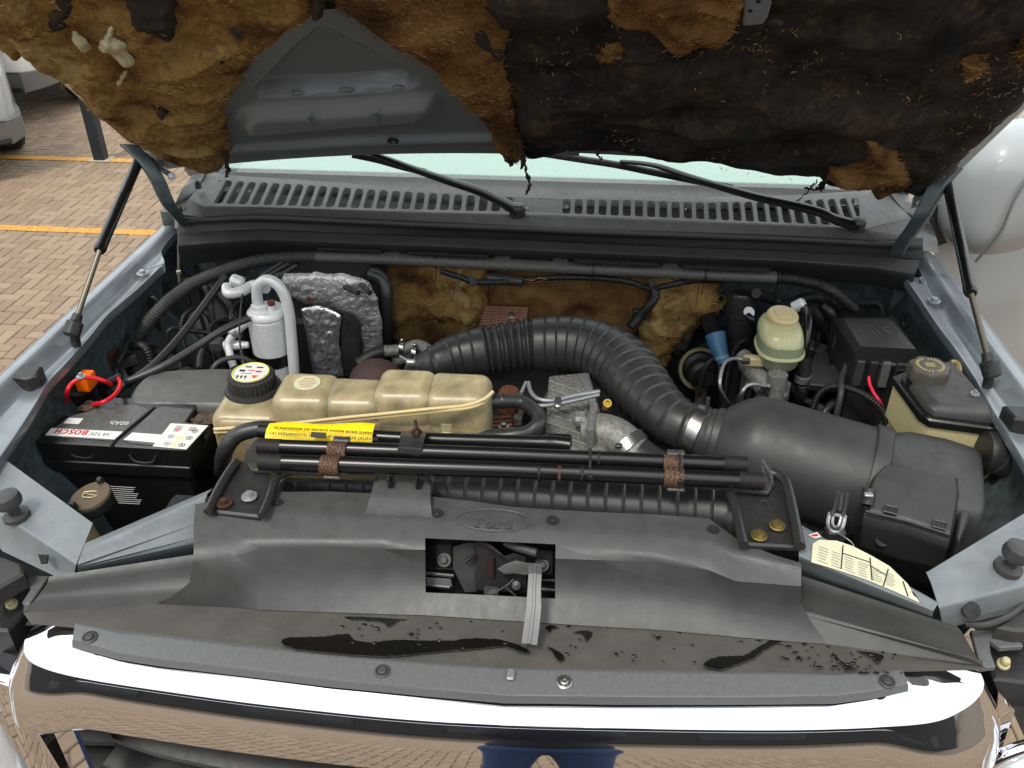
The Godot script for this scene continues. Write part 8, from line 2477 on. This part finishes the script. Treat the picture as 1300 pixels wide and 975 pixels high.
# ---------------------------------------------------------------- torn insulation
func insulation() -> void:
	var ochre := [Color(0.138, 0.0725, 0.0312), Color(0.3, 0.163, 0.0562), Color(0.425, 0.25, 0.085), Color(0.525, 0.344, 0.119), Color(0.35, 0.194, 0.0688), Color(0.65, 0.475, 0.188)]
	var brown := [Color(0.112, 0.056, 0.0224), Color(0.246, 0.129, 0.0493), Color(0.325, 0.177, 0.065), Color(0.403, 0.235, 0.0874)]
	var black := [Color(0.018, 0.0165, 0.0165), Color(0.033, 0.03, 0.0285), Color(0.0525, 0.045, 0.0405), Color(0.045, 0.039, 0.036), Color(0.09, 0.0675, 0.042)]
	var pale := [Color(0.42, 0.35, 0.18), Color(0.60, 0.53, 0.32), Color(0.68, 0.62, 0.42)]
	var o := base("hood_insulation", "torn insulation pad hanging from the raised hood, ochre fibre and black facing", "insulation")
	var fr := Transform3D(Basis(Vector3.RIGHT, Vector3(0, 0.672, 0.741), Vector3(0, -0.741, 0.672)), Vector3(0, 1.66, -1.325) + Vector3(0, -0.741, 0.672) * 0.012)
	pad("black_facing", ragged(PackedVector2Array([Vector2(-0.0533,0.8131), Vector2(0.6965,0.8227), Vector2(0.8559,0.5229), Vector2(0.8622,0.3565), Vector2(0.8576,0.2683), Vector2(0.8563,0.1911), Vector2(0.8562,0.1142), Vector2(0.8554,0.07501), Vector2(0.8561,0.03422), Vector2(0.8331,-0.02791), Vector2(0.8012,-0.01276), Vector2(0.7129,0.006443), Vector2(0.6223,0.008139), Vector2(0.6,0.04848), Vector2(0.4699,0.06768), Vector2(0.3686,0.0964), Vector2(0.2541,0.1197), Vector2(0.1733,0.1372), Vector2(0.0777,0.1235), Vector2(0.02852,0.09718), Vector2(-0.008109,0.0869), Vector2(-0.02564,0.1544), Vector2(-0.02498,0.2906), Vector2(-0.03481,0.4343), Vector2(-0.06556,0.5321), Vector2(-0.06865,0.6193)]), 0.012, 0.008, 5), fr, 0.0065, 0.020, 0.034, black, M.facing, o, 3, 0.05, 2.8, 0.05, 0.3)
	pad("fibre_layer", ragged(PackedVector2Array([Vector2(-0.2467,0.8106), Vector2(0.02355,0.8141), Vector2(0.004303,0.6608), Vector2(-0.0146,0.5338), Vector2(-0.02592,0.4452), Vector2(-0.01825,0.3517), Vector2(-0.01067,0.2259), Vector2(-0.00662,0.1181), Vector2(-0.02925,0.09338), Vector2(-0.05218,0.119), Vector2(-0.07167,0.1589), Vector2(-0.07744,0.2357), Vector2(-0.1021,0.3177), Vector2(-0.1324,0.3978), Vector2(-0.158,0.4657), Vector2(-0.1878,0.5091), Vector2(-0.2175,0.5547), Vector2(-0.2457,0.5977), Vector2(-0.2618,0.6223), Vector2(-0.2749,0.6462)]), 0.010, 0.010, 6), fr, 0.006, 0.034, 0.020, brown, M.fibre, o, 9, 0.04, 4.5, 0.12, 0.0, 2400)
	pad("fibre_layer", ragged(PackedVector2Array([Vector2(-0.7692,0.8039), Vector2(-0.2255,0.8109), Vector2(-0.2963,0.6214), Vector2(-0.3324,0.5909), Vector2(-0.3937,0.5353), Vector2(-0.4631,0.4593), Vector2(-0.5226,0.3753), Vector2(-0.5691,0.3011), Vector2(-0.6153,0.1991), Vector2(-0.643,0.09319), Vector2(-0.6797,0.02557), Vector2(-0.7273,-0.02088), Vector2(-0.7633,-0.01023), Vector2(-0.7951,0.00923), Vector2(-0.8185,0.04143), Vector2(-0.8274,0.0974), Vector2(-0.8447,0.1499), Vector2(-0.8525,0.2614), Vector2(-0.8455,0.3844), Vector2(-0.8442,0.4607), Vector2(-0.8547,0.5008), Vector2(-0.8671,0.6149)]), 0.010, 0.012, 7), fr, 0.006, 0.030, 0.032, ochre, M.fibre, o, 15, 0.045, 3.6, 0.1, 0.0, 2800)
	for q in [PackedVector2Array([Vector2(-0.5224,0.8071), Vector2(-0.4325,0.8082), Vector2(-0.5411,0.585), Vector2(-0.6097,0.438), Vector2(-0.6668,0.3213), Vector2(-0.7141,0.2486), Vector2(-0.7178,0.2682), Vector2(-0.6855,0.3565), Vector2(-0.6505,0.4364), Vector2(-0.6216,0.5087), Vector2(-0.6108,0.5697), Vector2(-0.6033,0.6258)]), PackedVector2Array([Vector2(-0.6313,0.8057), Vector2(-0.5688,0.8065), Vector2(-0.667,0.6567), Vector2(-0.6932,0.6151), Vector2(-0.7319,0.5795), Vector2(-0.7672,0.5467), Vector2(-0.7955,0.5223), Vector2(-0.8244,0.5068), Vector2(-0.7779,0.5647), Vector2(-0.7351,0.6224)]), PackedVector2Array([Vector2(-0.2604,0.8104), Vector2(-0.2265,0.8109), Vector2(-0.2877,0.6257), Vector2(-0.3074,0.617), Vector2(-0.3017,0.6535)]), PackedVector2Array([Vector2(-0.4432,0.6091), Vector2(-0.4206,0.6055), Vector2(-0.424,0.5752), Vector2(-0.446,0.5611), Vector2(-0.4526,0.5743)]), PackedVector2Array([Vector2(-0.5044,0.5127), Vector2(-0.4858,0.5085), Vector2(-0.4966,0.4734), Vector2(-0.5197,0.4572), Vector2(-0.5206,0.4826)]), PackedVector2Array([Vector2(-0.6813,0.4025), Vector2(-0.6551,0.4146), Vector2(-0.6618,0.375), Vector2(-0.6874,0.3264), Vector2(-0.7061,0.3194), Vector2(-0.7011,0.3617)]), PackedVector2Array([Vector2(-0.06384,0.6194), Vector2(-0.05145,0.5989), Vector2(-0.03449,0.5693), Vector2(-0.01968,0.5337), Vector2(-0.02427,0.5052), Vector2(-0.04513,0.5328), Vector2(-0.06435,0.5684)])]:
		pad("black_facing", ragged(q, 0.008, 0.012, 11), fr.translated(Vector3(0, -0.741, 0.672) * 0.026), 0.005, 0.012, 0.012, black, M.facing, o, 31, 0.015, 8.0)
	for q in [PackedVector2Array([Vector2(0.1217,0.8153), Vector2(0.3,0.8176), Vector2(0.3353,0.6536), Vector2(0.3321,0.6099), Vector2(0.317,0.5758), Vector2(0.2857,0.5617), Vector2(0.2574,0.5564), Vector2(0.2237,0.5772), Vector2(0.1969,0.6102), Vector2(0.1735,0.6095), Vector2(0.1568,0.6131), Vector2(0.1367,0.6447)]), PackedVector2Array([Vector2(0.6006,0.1044), Vector2(0.5903,0.1636), Vector2(0.5989,0.2066), Vector2(0.6208,0.2216), Vector2(0.6243,0.2744), Vector2(0.6492,0.2758), Vector2(0.6994,0.2127), Vector2(0.736,0.1511), Vector2(0.7782,0.08541), Vector2(0.7676,0.03595), Vector2(0.7352,0.008145), Vector2(0.6941,0.05529), Vector2(0.6574,0.06078), Vector2(0.627,0.0667)]), PackedVector2Array([Vector2(0.1305,0.5567), Vector2(0.1572,0.562), Vector2(0.1611,0.5351), Vector2(0.1366,0.5251)]), PackedVector2Array([Vector2(0.6778,0.5437), Vector2(0.7054,0.5447), Vector2(0.7241,0.518), Vector2(0.7217,0.4848), Vector2(0.7066,0.5034), Vector2(0.7105,0.5222), Vector2(0.6833,0.5304)]), PackedVector2Array([Vector2(0.7366,0.6013), Vector2(0.7605,0.6417), Vector2(0.8015,0.5611), Vector2(0.7779,0.5292)]), PackedVector2Array([Vector2(-0.7692,0.8039), Vector2(-0.701,0.8048), Vector2(-0.6985,0.6832), Vector2(-0.7454,0.601), Vector2(-0.8063,0.5362), Vector2(-0.8533,0.5009), Vector2(-0.8648,0.5391), Vector2(-0.8792,0.5974)])]:
		pad("fibre_layer", ragged(q, 0.008, 0.014, 17), fr.translated(Vector3(0, -0.741, 0.672) * 0.026), 0.005, 0.016, 0.020, ochre if q[0].x < -0.5 else brown, M.fibre, o, 41, 0.02, 8.0, 0.12, 0.0, 350)
	# pale torn paper curling off
	for q in [PackedVector2Array([Vector2(-0.703,0.5978), Vector2(-0.6831,0.6238), Vector2(-0.6797,0.607), Vector2(-0.6806,0.5721), Vector2(-0.6912,0.5673), Vector2(-0.701,0.5782)]), PackedVector2Array([Vector2(-0.6726,0.5723), Vector2(-0.6431,0.608), Vector2(-0.6161,0.6378), Vector2(-0.6174,0.6254), Vector2(-0.6311,0.6041), Vector2(-0.6212,0.5958), Vector2(-0.6158,0.5806), Vector2(-0.6245,0.5737), Vector2(-0.6275,0.5464), Vector2(-0.6352,0.5227), Vector2(-0.6498,0.5126), Vector2(-0.6535,0.5269), Vector2(-0.6599,0.5408), Vector2(-0.6637,0.5591)]), PackedVector2Array([Vector2(-0.7012,0.4608), Vector2(-0.6793,0.487), Vector2(-0.655,0.5076), Vector2(-0.6572,0.4977), Vector2(-0.6841,0.4665), Vector2(-0.7009,0.4503)])]:
		pad("torn_paper", ragged(q, 0.006, 0.005, 19), fr.translated(Vector3(0, -0.741, 0.672) * 0.055), 0.004, 0.005, 0.018, pale, M.facing, o, 51, 0.012, 10.0)
	# shreds hanging from the edge
	var rg := RandomNumberGenerator.new()
	rg.seed = 8
	for q in [[V(-.011,1.7564,-1.144), V(-.005,1.7014,-1.19), V(0,1.6596,-1.229), V(-.009,1.6231,-1.261), 0.010, 0], [V(-.018,1.7797,-1.119), V(-.013,1.7454,-1.149), V(-.009,1.7244,-1.165), V(-.012,1.7089,-1.182), 0.012, 1], [V(-.638,1.7234,-1.196), V(-.646,1.6886,-1.219), V(-.664,1.6547,-1.256), V(-.681,1.6308,-1.283), 0.009, 1], [V(.6,1.6703,-1.269), V(.592,1.6505,-1.276), V(.585,1.6315,-1.289), V(.577,1.6119,-1.304), 0.003, 0], [V(.616,1.66,-1.28), V(.61,1.6457,-1.281), V(.601,1.6452,-1.282), V(.579,1.6499,-1.277), 0.010, 0], [V(-.048,1.7366,-1.174), V(-.042,1.7255,-1.178), V(-.037,1.7155,-1.189), V(-.034,1.7079,-1.198), 0.012, 1], [V(.138,1.7482,-1.183), V(.141,1.7323,-1.193), V(.148,1.7262,-1.192), V(.145,1.7159,-1.204), 0.004, 1]]:
		var line := spl([q[0], q[1], q[2], q[3]], 8)
		var rad := []
		for i in line.size():
			line[i] += Vector3(rg.randf_range(-1, 1), rg.randf_range(-1, 1), rg.randf_range(-1, 1)) * 0.003
			rad.push_back(q[4] * (1.0 - 0.65 * absf(i / float(line.size() - 1) - 0.1)) * rg.randf_range(0.35, 1.0))
		rad[-1] = 0.001
		var mb := MB.new()
		mb.tube(line, rad, 7, true, 0.5)
		obj("shred", mb, M.shred_brown if q[5] else M.dark, o, 40)
	# stray fibres and scratches standing out of the facing
	var fz := MB.new()
	fz.colored = true
	var tones := [Color(0.24, 0.14, 0.05), Color(0.28, 0.19, 0.07), Color(0.15, 0.085, 0.035), Color(0.36, 0.28, 0.13)]
	var nz := FastNoiseLite.new()
	nz.seed = 4
	nz.frequency = 6.0
	for k in 4200:
		var x := rg.randf_range(0.03, 0.84)
		var s := rg.randf_range(-0.02, 0.62)
		var dens := nz.get_noise_2d(x, s)
		if s < rear(x) + 0.035 or dens < 0.22 and rg.randf() > 0.06: continue
		var a := rg.randf() * TAU
		var l := rg.randf_range(0.002, 0.008)
		var off := rg.randf_range(0.026, 0.046)
		var p0 := HP(x, s, off)
		var p1 := HP(x + cos(a) * l, s + sin(a) * l, off + rg.randf_range(-0.004, 0.006))
		fz.col = tones[rg.randi() % 4]
		fz.tube([p0, p0.lerp(p1, 0.5) + Vector3(0, rg.randf_range(-0.002, 0.002), 0), p1], rg.randf_range(0.0003, 0.0007), 3, false)
	tag(obj("loose_fibres", fz, M.fibre_hair, o), "", "", "", "stuff")
	# firewall insulation
	var f := base("firewall_insulation", "brown fibre insulation torn along the rear wall behind the engine", "insulation")
	var zf := Transform3D(Basis(), Vector3(0, 0, -1.432))
	pad("fibre_layer", ragged(PackedVector2Array([Vector2(-0.3672,1.383), Vector2(-0.229,1.384), Vector2(-0.1157,1.376), Vector2(-0.1085,1.329), Vector2(-0.1137,1.24), Vector2(-0.1432,1.184), Vector2(-0.1874,1.144), Vector2(-0.2394,1.141), Vector2(-0.2663,1.102), Vector2(-0.324,1.123), Vector2(-0.3652,1.135), Vector2(-0.3749,1.228)]), 0.012, 0.012, 61), zf, 0.007, 0.055, 0.04, ochre, M.fibre, f, 61, 0.05, 5.0, 0.1, 0.0, 900)
	pad("fibre_layer", ragged(PackedVector2Array([Vector2(-0.1214,1.382), Vector2(0.2927,1.377), Vector2(0.3105,1.303), Vector2(0.2907,1.213), Vector2(0.2489,1.188), Vector2(0.1685,1.196), Vector2(0.04829,1.179), Vector2(-0.1249,1.17)]), 0.012, 0.010, 62), zf, 0.008, 0.025, 0.018, brown, M.fibre, f, 63, 0.04, 7.0)
	pad("fibre_layer", ragged(PackedVector2Array([Vector2(0.2843,1.376), Vector2(0.3854,1.38), Vector2(0.4581,1.366), Vector2(0.4728,1.309), Vector2(0.435,1.275), Vector2(0.3992,1.252), Vector2(0.3802,1.21), Vector2(0.3723,1.171), Vector2(0.352,1.135), Vector2(0.3484,1.088), Vector2(0.3864,1.029), Vector2(0.437,0.995), Vector2(0.4377,0.8929), Vector2(0.3287,0.9381), Vector2(0.2902,1.109), Vector2(0.2655,1.223), Vector2(0.2836,1.29)]), 0.012, 0.014, 64), zf.translated(Vector3(0, 0, 0.02)), 0.007, 0.05, 0.045, ochre, M.fibre, f, 65, 0.04, 5.0, 0.1, 0.0, 900)
	pad("charred_edge", ragged(PackedVector2Array([Vector2(0.4317,1.366), Vector2(0.4641,1.359), Vector2(0.4646,1.296), Vector2(0.4253,1.259), Vector2(0.3939,1.213), Vector2(0.3912,1.126), Vector2(0.4185,1.056), Vector2(0.4045,1.036), Vector2(0.3659,1.101), Vector2(0.3631,1.171), Vector2(0.3454,1.193), Vector2(0.3744,1.252), Vector2(0.411,1.302)]), 0.008, 0.016, 66), zf.translated(Vector3(0, 0, 0.055)), 0.006, 0.016, 0.03, black, M.fibre, f, 67, 0.02, 12.0)
	tubed("loose_wire", [V(-.165,1.4146,-1.3), V(-.173,1.3838,-1.3), V(-.182,1.3463,-1.3)], 0.0012, M.alu, f, 1, 4)
	tubed("loose_wire", [V(.388,1.4229,-1.3), V(.387,1.3869,-1.3), V(.386,1.3462,-1.3)], 0.001, M.black_dusty, f, 1, 4)

# ---------------------------------------------------------------- the photographer, seen mirrored in the chrome
func blend(bones: Array, cell: float, k: float) -> MB:      # tapered capsules joined smoothly and meshed as surface nets
	var lo := Vector3.ONE * 1e6
	var hi := -lo
	for q in bones:
		var r: float = maxf(q[2], q[3]) + 4 * cell + 0.02
		lo = lo.min(q[0].min(q[1]) - Vector3.ONE * r); hi = hi.max(q[0].max(q[1]) + Vector3.ONE * r)
	var nx := int((hi.x - lo.x) / cell) + 2
	var ny := int((hi.y - lo.y) / cell) + 2
	var nz := int((hi.z - lo.z) / cell) + 2
	var f := PackedFloat32Array()
	f.resize(nx * ny * nz)
	for q in bones:
		var a: Vector3 = q[0]
		var b: Vector3 = q[1]
		var ra: float = q[2]
		var rb: float = q[3]
		var flat: float = q[4] if q.size() > 4 else 1.0     # narrower front to back
		var m := maxf(ra, rb) + 5.0 / k
		var l := ((a.min(b) - lo - Vector3.ONE * m) / cell).floor().max(Vector3.ZERO)
		var h := ((a.max(b) - lo + Vector3.ONE * m) / cell).ceil().min(Vector3(nx - 1, ny - 1, nz - 1))
		var ab := b - a
		var ll := maxf(ab.length_squared(), 1e-8)
		for z in range(int(l.z), int(h.z) + 1):
			for y in range(int(l.y), int(h.y) + 1):
				for x in range(int(l.x), int(h.x) + 1):
					var p := lo + Vector3(x, y, z) * cell - a
					var t := clampf(p.dot(ab) / ll, 0, 1)
					var d := p - ab * t
					d.z /= flat
					var e := d.length() - lerpf(ra, rb, t)
					if e * k < 5.0: f[(z * ny + y) * nx + x] += exp(-k * e)
	var at := {}
	var mb := MB.new()
	var off := [0, 1, nx, nx + 1, nx * ny, nx * ny + 1, nx * ny + nx, nx * ny + nx + 1]
	var pos := PackedVector3Array()
	for z in nz - 1:
		for y in ny - 1:
			for x in nx - 1:
				var id := (z * ny + y) * nx + x
				var ins := 0
				for o in off: ins += 1 if f[id + o] > 1.0 else 0
				if ins == 0 or ins == 8: continue
				var sum := Vector3.ZERO
				var cnt := 0
				for e in [[0, 1], [2, 3], [4, 5], [6, 7], [0, 2], [1, 3], [4, 6], [5, 7], [0, 4], [1, 5], [2, 6], [3, 7]]:
					var v0 := -log(maxf(f[id + off[e[0]]], 1e-9))
					var v1 := -log(maxf(f[id + off[e[1]]], 1e-9))
					if (v0 < 0) == (v1 < 0): continue
					var t := v0 / (v0 - v1)
					var c0 := Vector3(e[0] & 1, (e[0] >> 1) & 1, e[0] >> 2)
					var c1 := Vector3(e[1] & 1, (e[1] >> 1) & 1, e[1] >> 2)
					sum += c0.lerp(c1, t); cnt += 1
				at[id] = pos.size()
				pos.push_back(lo + (Vector3(x, y, z) + sum / maxi(cnt, 1)) * cell)
	var st := [1, nx, nx * ny]
	for id: int in at:
		for ax in 3:
			var u: int = st[(ax + 1) % 3]
			var w: int = st[(ax + 2) % 3]
			if not (at.has(id - u) and at.has(id - w) and at.has(id - u - w)): continue
			var s0: bool = f[id] > 1.0
			var s1: bool = f[id + st[ax]] > 1.0
			if s0 == s1: continue
			var a := pos[at[id]]
			var b := pos[at[id - u]]
			var c := pos[at[id - u - w]]
			var d := pos[at[id - w]]
			if s0: mb.quad(a, b, c, d)
			else: mb.quad(a, d, c, b)
	return mb

func person() -> void:
	var o := base("person", "person in blue jeans and dark shirt, arms raised, mirrored in the chrome grille", "person")
	var cx := 0.17
	var z := 0.86
	var legs := []
	var body := []
	var sleeves := []
	for s in [-1.0, 1.0]:
		var hip := Vector3(cx + s * 0.095, 0.94, z)
		var knee := Vector3(cx + s * 0.125, 0.50, z + 0.0)
		var ankle := Vector3(cx + s * 0.15, 0.09, z + 0.05)
		legs.append_array([[hip, knee, 0.098, 0.068], [knee, ankle, 0.068, 0.062]])
		body.append_array([[hip, knee, 0.085, 0.055], [knee, ankle, 0.055, 0.042], [ankle - Vector3(0, 0.04, 0), ankle + Vector3(s * 0.03, -0.055, -0.17), 0.042, 0.034]])
		var sh := Vector3(cx + s * 0.19, 1.56, z - 0.01)
		var el := Vector3(cx + s * 0.235, 1.86, z - 0.10)
		var wr := Vector3(0.118 + s * 0.10, 2.10, z - 0.20)
		body.append_array([[sh, el, 0.052, 0.042], [el, wr, 0.042, 0.028], [Vector3(cx, 1.50, z), sh, 0.07, 0.06]])
		sleeves.append_array([[sh, el, 0.068, 0.056], [el, el.lerp(wr, 0.85), 0.056, 0.042], [Vector3(cx, 1.48, z), sh, 0.085, 0.07]])
	var waist := [[Vector3(cx - 0.07, 0.99, z), Vector3(cx + 0.07, 0.99, z), 0.12, 0.12, 0.85], [Vector3(cx - 0.055, 1.06, z), Vector3(cx + 0.055, 1.06, z), 0.11, 0.11, 0.85]]
	legs.append_array(waist)
	var chest := [[Vector3(cx - 0.06, 1.10, z), Vector3(cx + 0.06, 1.10, z), 0.118, 0.118, 0.85], [Vector3(cx - 0.075, 1.36, z), Vector3(cx + 0.075, 1.36, z), 0.135, 0.135, 0.8], [Vector3(cx, 1.10, z), Vector3(cx, 1.40, z), 0.13, 0.15, 0.8]]
	for q in chest: body.push_back([q[0], q[1], q[2] - 0.02, q[3] - 0.02, q[4]])
	for q in waist: body.push_back([q[0], q[1], q[2] - 0.02, q[3] - 0.02, q[4]])
	body.append_array([[Vector3(cx, 1.50, z), Vector3(cx, 1.63, z - 0.01), 0.055, 0.055], [Vector3(cx, 1.72, z - 0.005), Vector3(cx, 1.77, z + 0.015), 0.085, 0.092], [Vector3(cx, 1.655, z - 0.06), Vector3(cx, 1.72, z - 0.05), 0.045, 0.06], [Vector3(cx, 1.72, z - 0.10), Vector3(cx, 1.695, z - 0.118), 0.008, 0.014], [Vector3(cx - 0.082, 1.70, z + 0.01), Vector3(cx - 0.088, 1.735, z + 0.015), 0.014, 0.018], [Vector3(cx + 0.082, 1.70, z + 0.01), Vector3(cx + 0.088, 1.735, z + 0.015), 0.014, 0.018]])
	var skin := blend(body, 0.016, 45.0)
	for s in [-1.0, 1.0]:                                  # hands with bent fingers on a grid of their own
		var wr := Vector3(0.118 + s * 0.10, 2.10, z - 0.20)
		var pm := Vector3(0.118 + s * 0.085, 2.18, z - 0.215)
		var hand := [[wr - Vector3(0, 0.03, 0), wr, 0.028, 0.026], [wr, pm, 0.028, 0.034, 0.6]]
		for k in 4:
			var root := pm + Vector3(s * (0.026 - 0.018 * k), 0.022, 0.002)
			var l: float = [0.030, 0.037, 0.039, 0.034][k]
			var j1 := root + Vector3(-s * 0.004, l, -0.010)
			var j2 := j1 + Vector3(-s * 0.012, l * 0.45, -0.020)
			var j3 := j2 + Vector3(-s * 0.012, 0.0, -0.018)
			hand.append_array([[root - Vector3(0, 0.02, 0), j1, 0.0095, 0.0088], [j1, j2, 0.0088, 0.008], [j2, j3, 0.008, 0.0068]])
		var th := wr + Vector3(-s * 0.02, 0.03, -0.008)
		hand.append_array([[th, th + Vector3(-s * 0.030, 0.026, -0.014), 0.014, 0.011], [th + Vector3(-s * 0.030, 0.026, -0.014), th + Vector3(-s * 0.042, 0.054, -0.02), 0.011, 0.0085]])
		var hm := blend(hand, 0.005, 190.0)
		skin.v.append_array(hm.v)
	obj("body", skin, M.skin, o, 180)
	obj("jeans", blend(legs, 0.016, 45.0), M.denim, o, 180)
	obj("shirt", blend(chest + sleeves, 0.016, 45.0), M.shirt, o, 180)
	var hair := [[Vector3(cx, 1.775, z + 0.02), Vector3(cx, 1.79, z + 0.0), 0.092, 0.085], [Vector3(cx, 1.72, z + 0.05), Vector3(cx, 1.76, z + 0.04), 0.065, 0.085]]
	obj("hair", blend(hair, 0.012, 60.0), M.hair, o, 180)
	for s in [-1.0, 1.0]:
		var eye := MB.new()
		eye.ball(Vector3(cx + s * 0.033, 1.728, z - 0.093), Vector3(0.011, 0.007, 0.008), 12)
		obj("eye", eye, M.ink, o)
		var shoe := blend([[Vector3(cx + s * 0.15, 0.06, z + 0.07), Vector3(cx + s * 0.18, 0.045, z - 0.13), 0.055, 0.045]], 0.012, 90.0)
		obj("shoe", shoe, M.black, o, 180)
	var mouth := MB.new()
	mouth.tube([Vector3(cx - 0.024, 1.662, z - 0.100), Vector3(cx, 1.660, z - 0.107), Vector3(cx + 0.024, 1.662, z - 0.100)], 0.005, 6)
	obj("mouth", mouth, mat("lip_red", Color(0.5, 0.25, 0.22), 0.5), o)
